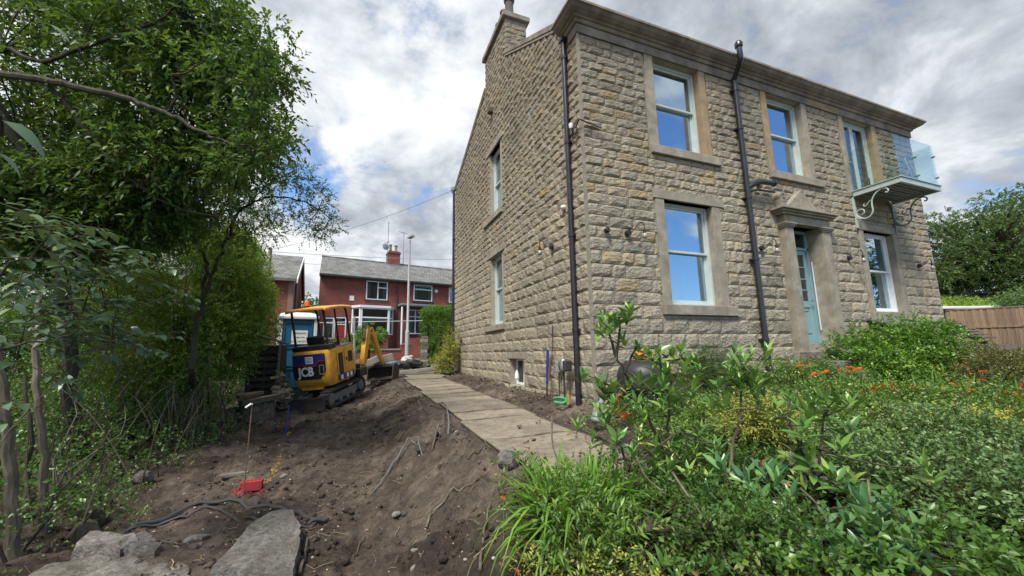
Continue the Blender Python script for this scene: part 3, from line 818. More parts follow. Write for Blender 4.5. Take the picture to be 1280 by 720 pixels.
MB().box(5.99, 6.012, .15, .165, .35, 1.9).build('draught_strip', 'white_frame', frd)
MB().box(5.12, 5.96, .24, .25, 2.22, 2.55).build('pane', 'far_glass', frd)
room(frd, 'F', 5.2, 5.9, .2, 2.5, n0=.42)
stp = empty('door_steps', (5.6, -.4, -.45), 'pale stone steps below the blue front door', 'steps')
MB().box(4.72, 6.5, -.50, -.146, -.40, -.10).build('step', 'pale_rock', stp, bev=.012)
MB().box(4.60, 6.7, -.86, -.501, -.62, -.27).build('step', 'pale_rock', stp, bev=.012)
MB().box(4.50, 6.9, -1.22, -.861, -.8, -.44).build('step', 'pale_rock', stp, bev=.012)
hr = MB(); hr.bar((5.0, -.55, -.06), (6.0, -1.15, -.18), .10, .05); hr.build('edge_slab', 'pale_rock', stp)

# pipes ----------------------------------------------------------------
def pipe(name, path, r, label, cat='pipe', brackets=(), side='S', extra=None, mat='black_pipe'):
    t = empty(name, path[0], label, cat)
    MB().tube(smooth_path(path, 3) if len(path) > 2 else path, r, 14).build('tube', mat, t, smooth=True)
    for (x, y, z) in brackets:
        b = MB().lathe([(r*1.05, -.03), (r*1.22, -.025), (r*1.22, .025), (r*1.05, .03)], (x, y, z), 14)
        if side == 'S': b.box(x, x+.09, y-.075, y+.075, z-.018, z+.018)
        else: b.box(x-.085, x+.085, y, y+.09, z-.018, z+.018)
        b.build('bracket', mat, t)
    return t
g0 = float(gz(-.06, .4))
p1 = pipe('downpipe', [(-.072, .40, g0-.05), (-.072, .40, 2), (-.072, .40, 4), (-.072, .40, 5.93)], .052, 'tall black downpipe on the gable wall beside the near corner of the stone house', brackets=[(-.072, .40, z) for z in (.35, 2.02, 3.80, 5.55)])
MB().box(-.14, -.01, .33, .47, 5.90, 5.985).build('hopper', 'black_pipe', p1, bev=.01)
p2 = pipe('soil_pipe', [(3.85, -.10, -.7), (3.85, -.10, 2), (3.85, -.10, 4), (3.85, -.10, 5.62), (3.83, -.13, 5.76), (3.74, -.36, 5.96), (3.71, -.40, 6.10), (3.70, -.40, 6.30)], .055, 'tall black soil pipe left of the front door, bent out over the cornice', brackets=[(3.85, -.10, z) for z in (.15, 1.75, 3.05, 4.6, 5.50)], side='F')
MB().lathe([(.075, 6.27), (.082, 6.34), (.05, 6.40), (.02, 6.42)], (3.70, -.40, 0), 14).build('cowl', 'black_pipe', p2, smooth=True)
b1 = MB(); b1.tube(smooth_path([(3.85, -.10, 3.26), (4.0, -.16, 3.36), (4.15, -.17, 3.42), (4.56, -.17, 3.44)], 3), .055, 12); b1.tube([(4.56, -.17, 3.44), (4.60, -.17, 3.44)], .068, 12); b1.build('branch', 'black_pipe', p2, smooth=True)
b1 = MB(); b1.tube([(3.85, -.10, 3.18), (4.08, -.15, 3.24), (4.60, -.15, 3.26)], .024, 10); b1.tube([(4.12, -.15, 3.24), (4.14, -.15, 3.36)], .03, 10); b1.build('branch', 'black_pipe', p2, smooth=True)
p3 = pipe('downpipe', [(-.07, 9.86, -.8), (-.07, 9.86, 3), (-.07, 9.86, 6.72)], .05, 'black downpipe at the far end of the gable wall next to the clipped hedge', brackets=[(-.07, 9.86, z) for z in (.6, 2.6, 4.6)])
h3_ = MB().lathe([(.05, 6.62), (.11, 6.74), (.12, 6.86), (.10, 6.86)], (-.09, 9.90, 0), 12); h3_.build('hopper', 'grey_plastic', p3)

# balcony ---------------------------------------------------------------
bal = empty('balcony', (8.35, 0, 3.6), 'pale green metal balcony with glass panels and scroll brackets under the right upper window', 'balcony')
fb_ = MB(); BX0, BX1, BY, BZ = 7.55, 9.22, -.98, 3.70
fb_.box(BX0, BX1, BY, BY+.05, BZ-.12, BZ); fb_.box(BX0, BX0+.05, BY+.05, -.06, BZ-.12, BZ); fb_.box(BX1-.05, BX1, BY+.05, -.06, BZ-.12, BZ)
fb_.box(BX0-.02, BX1+.02, BY-.02, -.055, BZ+.001, BZ+.02)
fr_b = fb_.build('frame', 'pale_metal', bal, bev=.004)
for q in range(9):
    y = BY+.10+q*.092
    MB().box(BX0+.051, BX1-.051, y-.034, y+.030, BZ-.075+(q % 2)*.006, BZ-.045+(q % 2)*.006).build('deck_board', 'grey_metal', fr_b)
def gpane(P):
    P = [Vector(p) for p in P]; n_ = (P[1]-P[0]).cross(P[2]-P[0]).normalized()*.006
    mb = MB(); mb.add([p-n_ for p in P]+[p+n_ for p in P], [(0, 1, 2, 3), (7, 6, 5, 4), (0, 4, 5, 1), (1, 5, 6, 2), (2, 6, 7, 3), (3, 7, 4, 0)])
    return mb.build('glass_panel', 'balcony_glass', bal)
gt = 4.74
gpane([(BX0+.03, BY+.02, BZ+.03), (8.34, BY+.02, BZ+.03), (8.34, BY+.02, gt), (BX0+.03, BY+.02, gt)])
gpane([(8.37, BY+.02, BZ+.03), (BX1-.03, BY+.02, BZ+.03), (BX1-.03, BY+.02, gt), (8.37, BY+.02, gt)])
gpane([(BX0+.03, BY+.05, BZ+.03), (BX0+.03, -.10, BZ+.03), (BX0+.03, -.10, gt), (BX0+.03, BY+.05, gt)])
gpane([(BX1-.03, BY+.05, BZ+.03), (BX1-.03, -.10, BZ+.03), (BX1-.03, -.10, gt), (BX1-.03, BY+.05, gt)])
for (x, y, z) in ((BX0+.03, BY+.02, 4.45), (BX0+.03, BY+.02, 3.92), (8.355, BY+.02, 4.3), (8.355, BY+.02, 3.85), (BX1-.03, BY+.02, 4.45), (BX1-.03, BY+.02, 3.92), (BX0+.03, -.10, 4.45), (BX1-.03, -.10, 4.45)):
    MB().lathe([(.022, -.03), (.022, .03)], (x, y, z), 10, 'y').build('clamp', 'grey_metal', bal)
for bx, mm in ((BX0+.03, 'pale_metal'), (BX1-.03, 'grey_metal')):
    br = MB(); br.box(bx-.022, bx+.022, -.055, -.012, 2.80, BZ-.12)
    sp_ = [(-.10, 3.05), (-.16, 3.00), (-.24, 2.98), (-.33, 3.02), (-.38, 3.12), (-.38, 3.25), (-.40, 3.38), (-.48, 3.50), (-.58, 3.56), (-.68, 3.55), (-.72, 3.50), (-.70, 3.45), (-.66, 3.46)]
    br.tube(smooth_path([(bx, y, z) for y, z in sp_], 4), .017, 8)
    sp_ = [(-.055+.0, 3.12), (-.07, 3.04), (-.14, 2.99)]
    br.tube(smooth_path([(bx, y, z) for y, z in sp_], 4), .015, 8)
    sp2 = [(-.10, 3.05), (-.06, 3.12), (-.08, 3.20), (-.15, 3.23), (-.21, 3.19), (-.21, 3.12), (-.16, 3.10)]
    br.tube(smooth_path([(bx, y, z) for y, z in sp2], 4), .014, 8)
    sp3 = [(-.40, 3.38), (-.34, 3.36), (-.28, 3.29), (-.24, 3.27), (-.22, 3.31), (-.25, 3.34)]
    br.tube(smooth_path([(bx, y, z) for y, z in sp3], 4), .012, 8)
    br.build('scroll_bracket', mm, bal, smooth=True)
# folded chair and a box standing on the balcony
fc = empty('folding_chair', (8.95, -.62, BZ+.02), 'folded grey metal chair seen through the glass at the outer end of the balcony', 'chair')
ca = MB(); ca.tube(smooth_path([(8.80, -.70, BZ+.03), (8.83, -.66, 4.1), (8.86, -.60, 4.45), (8.90, -.58, 4.56), (8.98, -.58, 4.56), (9.02, -.60, 4.45), (9.04, -.66, 4.1), (9.08, -.70, BZ+.03)], 3), .016, 8); ca.build('frame', 'grey_metal', fc, smooth=True)
ca = MB()
for q in range(6): ca.box(8.86, 9.0, -.655+q*.004, -.64+q*.004, 3.86+q*.05, 3.895+q*.05)
for q in range(2): ca.box(8.88, 9.0, -.61, -.595, 4.33+q*.09, 4.36+q*.09)
ca.build('slat', 'grey_metal', fc)
bx_ = MB().box(8.05, 8.32, -.40, -.16, BZ+.021, BZ+.20); bx_.tube([(8.0, -.22, BZ+.02), (8.0, -.22, BZ+.36)], .012, 6)
bxo = bx_.build('planter', 'dark_iron'); tag(bxo, 'small dark planter with a stake on the balcony floor by the window', 'planter')

# wall lights ------------------------------------------------------------
def wall_light(P, side, label):
    u, z = P
    t = empty('wall_light', W(side, u, -.04, z), label, 'lamp', 'swan neck wall lights on the stone house')
    MB().lathe([(.05, -.09), (.055, -.02)], W(side, u, 0, z), 14, 'y' if side == 'F' else 'x').build('wall_plate', 'black_plastic', t)
    sg = 1
    pts = [(u, -.09, z), (u+.04*sg, -.15, z+.02), (u+.10*sg, -.19, z+.12), (u+.17*sg, -.2, z+.17), (u+.23*sg, -.2, z+.12), (u+.235*sg, -.2, z+.04)]
    MB().tube(smooth_path([W(side, a, b, c) for a, b, c in pts], 4), .009, 8).build('neck', 'dark_iron', t, smooth=True)
    MB().lathe([(.018, .05), (.026, .04), (.026, -.01), (.02, -.02)], W(side, u+.235*sg, -.2, z), 12).build('lamp_holder', 'black_plastic', t)
    MB().lathe([(.014, -.015), (.03, -.03), (.048, -.07), (.045, -.10), (.02, -.125)], W(side, u+.235*sg, -.2, z), 12).build('glass_shade', 'bulb_glass', t, smooth=True)
wall_light((.80, 2.02), 'F', 'swan neck wall light between the near corner and the lower left window')
wall_light((4.13, 2.02), 'F', 'swan neck wall light between the black soil pipe and the front door')
wall_light((7.03, 2.02), 'F', 'swan neck wall light between the front door and the lower right window')
wall_light((9.95, 2.02), 'F', 'swan neck wall light right of the lower right window, near the far corner')
wall_light((1.22, 2.03), 'S', 'swan neck wall light on the gable wall left of the black downpipe')
spk = MB().lathe([(.035, -.10), (.05, -.08), (.045, -.03), (.03, -.018)], (.36, 0, 2.03), 12, 'y').build('spotlight', 'black_plastic', smooth=True); tag(spk, 'small black spotlight on the front wall nearest the corner', 'lamp')
dm = MB().lathe([(.045, -.015), (.05, -.05), (.035, -.085), (.01, -.10)], (0, .70, 2.66), 14, 'x').build('alarm_dome', 'gloss_white', smooth=True); tag(dm, 'white dome sensor on the gable wall beside the downpipe', 'sensor')
vt = MB().box(-.16, -.01, 4.80, 4.98, 7.18, 7.36).build('flue_vent', 'pot_clay', bev=.02); tag(vt, 'small square vent high on the gable wall', 'vent')
vt2 = MB().lathe([(.06, -.08), (.075, -.06), (.075, -.01)], (0, 8.6, .42), 12, 'x').build('wall_vent', 'black_plastic'); tag(vt2, 'round black vent low on the gable wall near its far end', 'vent')
cm = empty('security_camera', (-.05, .22, 3.97), 'white security camera with coiled black cables by the upper corner of the house', 'camera')
MB().lathe([(.03, -.05), (.04, -.02), (.04, .04), (.03, .05)], (-.09, .22, 4.03), 12).build('body', 'gloss_white', cm, smooth=True)
cc = MB(); cc.tube([(-.06+.02*math.sin(q*.9), .17+.10*math.cos(q*.7), 3.88+.10*math.sin(q*.7)) for q in range(24)], .007, 6); cc.tube(smooth_path([(-.06, .1, 3.95), (-.08, -.06, 3.99), (.05, -.08, 3.96), (.34, -.07, 3.94)], 4), .012, 6); cc.build('cable', 'black_plastic', cm, smooth=True)
rd = MB().tube([(.03, -.075, 3.965), (.36, -.07, 3.925)], .016, 8).build('cable_cover', 'grey_metal', cm)
# ================================================================== GROUND
def axis(dense0, dense1, step, far0, far1, grow=1.35):
    a = list(np.arange(dense0, dense1+1e-6, step)); s = step; v = dense1
    while v < far1: s *= grow; s = min(s, 60); v += s; a.append(v)
    s = step; v = dense0; b = []
    while v > far0: s *= grow; s = min(s, 60); v -= s; b.append(v)
    return np.array(b[::-1]+a)
gx = axis(-7.6, .6, .042, -600, 700); gy = axis(-4.6, 8.5, .05, -300, 900, 1.12)
GX, GY = np.meshgrid(gx, gy)
GZ = gzn(GX, GY)
nx, ny = len(gx), len(gy)
V = np.stack([GX.ravel(), GY.ravel(), GZ.ravel()], 1)
I = (np.arange(ny-1)[:, None]*nx+np.arange(nx-1)[None, :]).ravel()
me = npmesh('ground', V, [np.stack([I, I+1, I+nx+1, I+nx], 1)], None, True)
tag(link('ground', me, None, 'soil'), kind='structure')

def rockmesh(name, sx, sy, sz, seed, sub=3, rough=.22, flat=0):
    bm = bmesh.new(); bmesh.ops.create_icosphere(bm, subdivisions=sub, radius=1)
    rr = random.Random(seed)
    planes = [(Vector((rr.gauss(0, 1), rr.gauss(0, 1), rr.gauss(0, .8))).normalized(), rr.uniform(.62, .9)) for _ in range(9)]
    for v in bm.verts:
        p = v.co.copy()
        for n_, d in planes:
            k = p.dot(n_)
            if k > d: p -= n_*(k-d)*.92
        q = float(vn(p.x*2.3+seed, p.y*2.3+p.z*1.7, seed))-.5; q2 = float(vn(p.x*7+seed, p.y*7-p.z*6, seed+3))-.5
        p *= 1+rough*q+rough*.35*q2
        v.co = (p.x*sx, p.y*sy, p.z*sz)
    me = bpy.data.meshes.new(name); bm.to_mesh(me); bm.free()
    return me
def rock(loc, s, seed, label, mat='grey_rock', rz=0, tilt=0, name='rock', sub=3, rough=.22, group=None, cat='rock', sink=.25):
    me = rockmesh(name, *s, seed, sub, rough)
    me.transform(Matrix.Rotation(rz, 4, 'Z') @ Matrix.Rotation(tilt, 4, 'X'))
    o = link(name, me, None, mat, (loc[0], loc[1], loc[2]+s[2]*(1-2*sink)))
    return tag(o, label, cat, group)

# scattered clods and pebbles on the bare soil: nobody could count them
def scatter_bits(name, n, mat, smin, smax, seed, sub=1, region=None):
    R_ = np.random.default_rng(seed)
    base = []
    for k in range(6):
        m_ = rockmesh('tmp', 1, 1, .7, seed+k, sub, .5)
        v = np.array([q.co[:] for q in m_.vertices]); f = np.array([q.vertices[:] for q in m_.polygons]); bpy.data.meshes.remove(m_); base.append((v, f))
    VV, FF, TT = [], [], []; c = 0
    for i in range(n):
        for _ in range(20):
            x = R_.uniform(-6.3, .0); y = -4.0+14*R_.random()**1.7
            dens = float(fbm(x*1.3, y*1.1, 3, 21))
            if (-2.2 < x < -.75 and -2.7 < y < 11) and R_.random() < .97: continue
            if region and not region(x, y): continue
            if dens > -.08 or R_.random() < .25: break
        s = smin*(smax/smin)**(R_.random()**2.2)
        v, f = base[i % 6]; a = R_.random()*6.28; ca, sa = math.cos(a), math.sin(a)
        w = v*s*R_.uniform(.7, 1.3, 3); w = np.stack([w[:, 0]*ca-w[:, 1]*sa, w[:, 0]*sa+w[:, 1]*ca, w[:, 2]], 1)
        VV.append(w+np.array([x, y, float(gzn(x, y))+s*.25])); FF.append(f+c); c += len(v)
    me = npmesh(name, np.concatenate(VV), [np.concatenate(FF)])
    return tag(link(name, me, None, mat), kind='stuff')
scatter_bits('soil_clods', 9000, 'soil', .006, .045, 31)
scatter_bits('pebbles', 3600, 'pebble', .004, .016, 47)
tag(bpy.data.objects['soil_clods'], 'loose clods of dark soil strewn over the dug bank', 'soil')
tag(bpy.data.objects['pebbles'], 'small pale stones and chips strewn over the bare soil', 'pebbles')
# thin roots, twigs and straw lying about
R_ = np.random.default_rng(77); mb = MB()
for i in range(900):
    x = R_.uniform(-6.0, -.1); y = -3.6+12*R_.random()**1.6
    if -2.2 < x < -.8: continue
    a = R_.random()*6.28; L = R_.uniform(.04, .22); r = R_.uniform(.0012, .0035)
    pts = []
    for k in range(4):
        q = a+R_.uniform(-.5, .5); x += math.cos(q)*L/3; y += math.sin(q)*L/3
        pts.append((x, y, float(gzn(x, y))+.008+R_.uniform(0, .02)))
    mb.tint = R_.random(); mb.tube(pts, r, 3, False)
tag(mb.build('straw', 'dry_grass', None), 'broken roots and dry twigs littering the soil', 'twigs', kind='stuff')

# board path -------------------------------------------------------------
path = empty('path', (-1.4, 4, -1), None, None); tag(path, kind='structure')
prng = random.Random(9); y = -2.75; k = 0
PM = {}
while y < 10.9:
    L = prng.choice((.61, .61, .9, 1.22)) if y > -1.2 else .61
    xc = -1.45 if y < 7.6 else -1.36
    xl, xr = (-2.10, -.92) if y < 7.6 else (-1.98, -.76)
    if y < -1.6: xl, xr = -2.02, -1.0
    nseg = 5
    V_ = []; a = prng.uniform(-.035, .035); dx = prng.uniform(-.05, .05); up = prng.uniform(.018, .034)
    w = xr-xl
    for zz_ in (0, 1):
        for i in range(nseg):
            for j in (0, 1):
                px = (i/(nseg-1)-.5)*w; py = (j-.5)*(L-.012)+a*px
                cx_, cy_ = (xl+xr)/2+dx+px, y+L/2+py
                zg_ = float(gz(cx_, cy_))
                V_.append((px, py, (zg_-float(gz((xl+xr)/2+dx, y+L/2)))*.8+up+.018*zz_+.008*math.sin(i*1.7+k)))
    F_ = []
    n_ = nseg*2
    for i in range(nseg-1):
        b = 2*i; F_ += [(b, b+1, b+3, b+2), (n_+b, n_+b+2, n_+b+3, n_+b+1), (b, b+2, n_+b+2, n_+b), (b+1, n_+b+1, n_+b+3, b+3)]
    F_ += [(0, n_, n_+1, 1), (n_-2, n_-1, 2*n_-1, 2*n_-2)]
    mbp = MB(); mbp.add(V_, F_)
    me = mbp.mesh('board'); o = link('board', me, path, 'weathered_board', ROOT[path].inverted() @ Vector(((xl+xr)/2+dx, y+L/2, float(gz((xl+xr)/2+dx, y+L/2)))))
    y += L+prng.uniform(.002, .02); k += 1

# ================================================================== STREET
SM = Matrix.Translation(Vector((-5.86, 20.21, 0))) @ Matrix.Rotation(math.atan2(.214, .976), 4, 'Z')
def sp(u, v, z=0): return SM @ Vector((u, v, z))
def sheet(name, u0, u1, v0, v1, z, mat):
    mb = MB(); mb.add([(u0, v0, z), (u1, v0, z), (u1, v1, z), (u0, v1, z)], [(0, 1, 2, 3)])
    o = link(name, mb.mesh(name), None, mat); o.matrix_world = SM; return tag(o, kind='structure')
# the street runs past the end of the plot
mb = MB(); mb.box(-60, 80, -6.9, -6.78, -.6, -.40)
o = link('kerb', mb.mesh('kerb'), None, 'kerb_stone'); o.matrix_world = SM; tag(o, kind='structure')
sheet('pavement', -60, 80, -8.2, -6.9, -.45, 'paving')
sheet('road', -60, 80, -6.78, -3.3, -.50, 'asphalt')
sheet('pavement', -60, 80, -3.18, -1.9, -.41, 'paving')
mb = MB(); mb.box(-60, 80, -3.3, -3.18, -.7, -.40)
o = link('kerb', mb.mesh('kerb'), None, 'kerb_stone'); o.matrix_world = SM; tag(o, kind='structure')

def far_window(par, u0, u1, z0, z1, v=-.04, muls=(), trans=(), fm='white_frame', w=.06, curtains=True, sill=True):
    mb = MB(); ring(mb, 'F', u0, u1, z0, z1, w, v, v+.10)
    for q in muls: mb.box(q-w/2, q+w/2, v+.004, v+.09, z0+w, z1-w)
    for (a, b, z) in trans: mb.box(a, b, v+.006, v+.085, z-w/2, z+w/2)
    f = mb.build('window', fm, par, local=True)
    MB().box(u0+w, u1-w, v+.05, v+.055, z0+w, z1-w).build('pane', 'far_glass', f, local=True)
    if curtains:
        MB().box(u0+w, u0+(u1-u0)*.2, v+.09, v+.10, z0+w, z1-w).build('curtain', 'curtain', f, local=True)
        MB().box(u1-(u1-u0)*.2, u1-w, v+.09, v+.10, z0+w, z1-w).build('curtain', 'curtain', f, local=True)
    if sill: MB().box(u0-.08, u1+.08, v-.06, v+.04, z0-.09, z0-.005).build('sill', 'dark_iron' if v > -.1 else 'white_frame', f, local=True)
    return f
def shear(mb):
    mb.v = [(x+.16*max(y, 0), y, z) if x < 1 else (x, y, z) for x, y, z in mb.v]
rh = empty('terraced_house', (0, 0, 0), 'red brick terraced houses across the road with slate roof and white bay window', 'house', mtx=SM)
W1 = 15.5
holes = [(2.69, 4.04, 3.45, 4.66), (.30, 1.62, .15, 2.28), (5.79, 7.13, 3.55, 4.66), (5.40, 7.3, 1.25, 2.95), (8.39, 9.6, 3.55, 4.66), (2.1, 4.3, 1.25, 2.9)]
mb = MB(); us = sorted({0, W1}|{v for h in holes for v in h[:2]}); zs_ = sorted({-.6, 4.80}|{v for h in holes for v in h[2:]})
for a, b in zip(us[:-1], us[1:]):
    for c, d in zip(zs_[:-1], zs_[1:]):
        if not any(h[0] < (a+b)/2 < h[1] and h[2] < (c+d)/2 < h[3] for h in holes): mb.box(a, b, 0, .28, c, d)
mb.box(0, .28, .28, 7.5, -.6, 4.80); mb.box(W1-.28, W1, .28, 7.5, -.6, 4.80); mb.box(.28, W1-.28, 7.2, 7.5, -.6, 4.80)
mb.prism([(0, 4.80), (7.5, 4.80), (3.75, 6.6)], 0, .26, 'x')
shear(mb); rw = mb.build('wall', 'red_brick', rh, local=True)
rr_ = MB()
rr_.prism([(-.32, 4.84), (3.75, 6.80), (7.8, 4.84), (7.8, 4.74), (3.75, 6.68), (-.32, 4.74)], -.08, W1, 'x')
shear(rr_); rof = rr_.build('roof', 'far_slate', rh, local=True)
MB().tube([(.50, 3.75, 6.81), (W1, 3.75, 6.81)], .07, 8).build('ridge_tile', 'far_slate', rof, local=True)
MB().box(-.1, W1, -.40, -.325, 4.72, 4.81).build('gutter', 'dark_iron', rof, local=True)
MB().box(-.05, W1, -.32, -.002, 4.675, 4.737).build('soffit', 'dark_iron', rof, local=True)
chl = MB().box(5.05, 5.85, 3.3, 4.2, 6.0, 7.70); chl.box(5.0, 5.9, 3.25, 4.25, 7.52, 7.60)
cho = chl.build('chimney', 'red_brick', rof, local=True)
MB().box(4.98, 5.92, 3.1, 3.3, 6.35, 6.62).build('flashing', 'grey_metal', cho, local=True)
for q in (5.22, 5.64): MB().lathe([(.13, 7.70), (.15, 7.8), (.10, 7.85), (.10, 8.15), (.14, 8.2), (.11, 8.3)], (q, 3.75, 0), 10).build('chimney_pot', 'ochre_stone', cho, local=True)
ae = MB(); ae.tube([(4.95, 3.5, 6.8), (4.95, 3.5, 10.0)], .025, 5); ae.tube([(4.55, 3.5, 8.1), (5.05, 3.5, 8.45)], .02, 5)
for q in range(6): ae.tube([(4.5+q*.1, 3.35, 8.05+q*.07), (4.5+q*.1, 3.65, 8.15+q*.07)], .015, 4)
ae.lathe([(.02, -.03), (.22, .0), (.24, .03)], (4.75, 3.3, 7.95), 10, 'y')
ae.tube([(6.15, 3.5, 6.8), (6.15, 3.5, 9.35)], .025, 5); ae.tube([(5.75, 3.5, 9.35), (6.45, 3.5, 9.25)], .02, 5)
ae.build('aerial', 'grey_metal', cho, local=True)
far_window(rh, 2.69, 4.04, 3.45, 4.66, muls=(3.42,), trans=((3.45, 3.98, 4.25),))
far_window(rh, 5.79, 7.13, 3.55, 4.66, muls=(), trans=((5.85, 7.07, 4.33),))
far_window(rh, 8.39, 9.6, 3.55, 4.66, trans=((8.45, 9.54, 4.33),))
far_window(rh, 5.45, 7.2, 1.30, 2.92, muls=(5.95, 6.6), trans=((5.5, 7.15, 2.45),))
far_window(rh, .32, .90, .95, 2.22, trans=((.38, .84, 1.9),), curtains=False)
dd_ = MB(); ring(dd_, 'F', .92, 1.60, .15, 2.26, .06, -.03, .07); dd_.box(.98, 1.54, -.02, .06, 1.80, 1.86)
df_ = dd_.build('door_frame', 'white_frame', rh, local=True)
MB().box(.985, 1.535, 0, .05, .16, 1.79).build('door', 'red_paint', df_, local=True)
MB().box(1.20, 1.36, -.012, -.001, 1.15, 1.19).build('letter_box', 'steel', df_, local=True)
MB().box(.985, 1.535, .0, .02, 1.87, 2.2).build('pane', 'far_glass', df_, local=True)
# bay window
by = MB()
bp = [(1.92, -.02), (2.28, -.62), (4.02, -.62), (4.42, -.02)]
by.prism(bp, -.6, 1.20, 'z')
byo = by.build('bay', 'red_brick', rh, local=True)
MB().prism([(1.80, -.02), (2.22, -.74), (4.08, -.74), (4.54, -.02)], 2.86, 3.0, 'z').build('bay_roof', 'white_frame', byo, local=True)
fr2 = MB()
def face(p, q, segs):
    p = Vector((p[0], p[1], 0)); q = Vector((q[0], q[1], 0)); d = (q-p); L = d.length; d.normalize()
    for f in segs:
        fr2.obox(p+d*(L*f)+Vector((0, 0, 2.03)), d*.045, Vector((-d.y, d.x, 0))*.05, (0, 0, .83))
    for z in (1.24, 2.25, 2.82):
        fr2.obox(p+d*L/2+Vector((0, 0, z)), d*L/2, Vector((-d.y, d.x, 0))*.045, (0, 0, .04))
face(bp[0], bp[1], (.08, .95)); face(bp[1], bp[2], (.03, .97)); face(bp[2], bp[3], (.05, .92))
fro = fr2.build('window', 'white_frame', byo, local=True)
gl_ = MB()
for a, b in zip(bp[:-1], bp[1:]): gl_.add([(a[0], a[1]+.02, 1.2), (b[0], b[1]+.02, 1.2), (b[0], b[1]+.02, 2.86), (a[0], a[1]+.02, 2.86)], [(0, 1, 2, 3)])
gl_.build('pane', 'far_glass', byo, local=True)
MB().box(2.35, 3.95, -.45, -.42, 2.0, 2.3).build('blind', 'curtain', byo, local=True)
MB().box(4.72, 8.6, -.85, -.01, 3.08, 3.22).build('porch_roof', 'grey_metal', rh, local=True, bev=.02)
MB().tube([(4.66, -.05, -.5), (4.66, -.05, 4.45)], .045, 8).build('downpipe', 'dark_iron', rh, local=True)
MB().tube([(4.80, -.75, 3.0), (4.80, -.75, -.4)], .06, 8).build('post', 'white_frame', rh, local=True)
MB().box(1.72, 1.98, -.03, -.005, 3.32, 3.62).build('alarm_box', 'gloss_white', rh, local=True)
MB().lathe([(.11, -.09), (.12, -.005)], (7.42, 0, 4.30), 12, 'y').build('lamp', 'gloss_white', rh, local=True)
inr = MB()
for (a, b, c, d) in holes: inr.add([(a-.2, .29, c-.2), (b+.2, .29, c-.2), (b+.2, 1.6, c-.2), (a-.2, 1.6, c-.2), (a-.2, .29, d+.2), (b+.2, .29, d+.2), (b+.2, 1.6, d+.2), (a-.2, 1.6, d+.2)], [(0, 1, 2, 3), (4, 5, 6, 7), (2, 3, 7, 6), (0, 3, 7, 4), (1, 2, 6, 5)])
inr.build('interior', 'room_wall', rh, local=True)

# second house, further left
A = Vector((-7.040, 17.290, 2.132)); Bk = Vector((-7.603, 24.996, 2.866))
vdir = (Bk-A); vdir.z = 0; vl = vdir.length; vdir.normalize(); udir = Vector((vdir.y, -vdir.x, 0))
LM = Matrix(((udir.x, vdir.x, 0, A.x), (udir.y, vdir.y, 0, A.y), (0, 0, 1, 0), (0, 0, 0, 1)))
lh = empty('brick_house', (0, 0, 0), 'brick house with white bargeboards half hidden by the hedge at the left', 'house', mtx=LM)
zc, zr = (-7.117, 17.002, 3.949)[2], (-7.529, 20.642, 5.821)[2]
mb = MB().box(-8, 0, 0, .28, -.6, zc); mb.box(-8, -7.7, .28, vl, -.6, zc)
lw_ = mb.build('wall', 'red_brick', lh, local=True)
mb = MB().box(-.02, .25, .0, vl, -.6, zc); mb.prism([(0, zc), (vl, zc), (vl/2, zr)], -.02, .25, 'x'); mb.build('gable_wall', 'pink_brick', lh, local=True)
mb = MB(); mb.prism([(-.35, zc-.02), (vl/2, zr+.22), (vl+.35, zc-.02), (vl+.35, zc-.16), (vl/2, zr+.06), (-.35, zc-.16)], -8.2, .38, 'x'); lro = mb.build('roof', 'far_slate', lh, local=True)
mb = MB(); mb.prism([(-.38, zc-.04), (vl/2, zr+.20), (vl+.38, zc-.04), (vl+.38, zc-.26), (vl/2, zr-.04), (-.38, zc-.26)], .385, .43, 'x'); mb.build('bargeboard', 'white_frame', lro, local=True)
MB().tube([(.33, .3, -.6), (.33, .3, zc-.2)], .05, 8).build('downpipe', 'dark_iron', lh, local=True)
far_window(lh, -3.2, -2.2, zc-1.5, zc-.5, v=-.05)

# low brick wall with coping, stepping up at the right
lwm = SM
bw = empty('garden_wall', (0, 0, 0), 'low red brick front wall with stone coping across the road', 'wall', mtx=SM)
MB().box(-3, 4.45, -1.85, -1.63, -.6, .22).build('brickwork', 'red_brick', bw, local=True)
for q in range(7): MB().box(-2.6+q*1.0, -1.61+q*1.0, -1.90, -1.58, .222, .31).build('coping', 'paving', bw, local=True, bev=.01)
MB().box(4.45, 8.0, -1.85, -1.63, -.6, .55).build('brickwork', 'red_brick', bw, local=True)
MB().box(5.0, 7.4, -1.84, -1.64, .55, .95).build('brickwork', 'red_brick', bw, local=True)
MB().box(4.5, 5.0, -1.9, -1.58, .552, .63).build('coping', 'paving', bw, local=True)

# street lamp
Lb = Vector((-1.547, 12.303, -0.270)); Lt = (-1.717, 11.402, 5.254)
ls = empty('street_lamp', (Lb.x, Lb.y, float(gz(Lb.x, Lb.y))-.1), 'tall pale grey street lamp column by the red brick garden wall', 'street lamp')
mb = MB(); mb.tube([(Lb.x, Lb.y, -.8), (Lb.x, Lb.y, .95)], .095, 12); mb.tube([(Lb.x, Lb.y, .95), (Lb.x, Lb.y, 1.05), (Lb.x, Lb.y, Lt[2]-.15)], [.095, .06, .04], 12)
mb.build('column', 'galv', ls, smooth=True)
mb = MB(); mb.tube([(Lb.x, Lb.y, -.8), (Lb.x, Lb.y, -.28)], .13, 12); mb.build('base_collar', 'dark_iron', ls)
mb = MB(); mb.obox((Lb.x+.03, Lb.y-.12, Lt[2]), (.10, .02, 0), (-.05, .26, .02), (0, 0, .06)); mb.build('lantern', 'galv', ls, bev=.02)
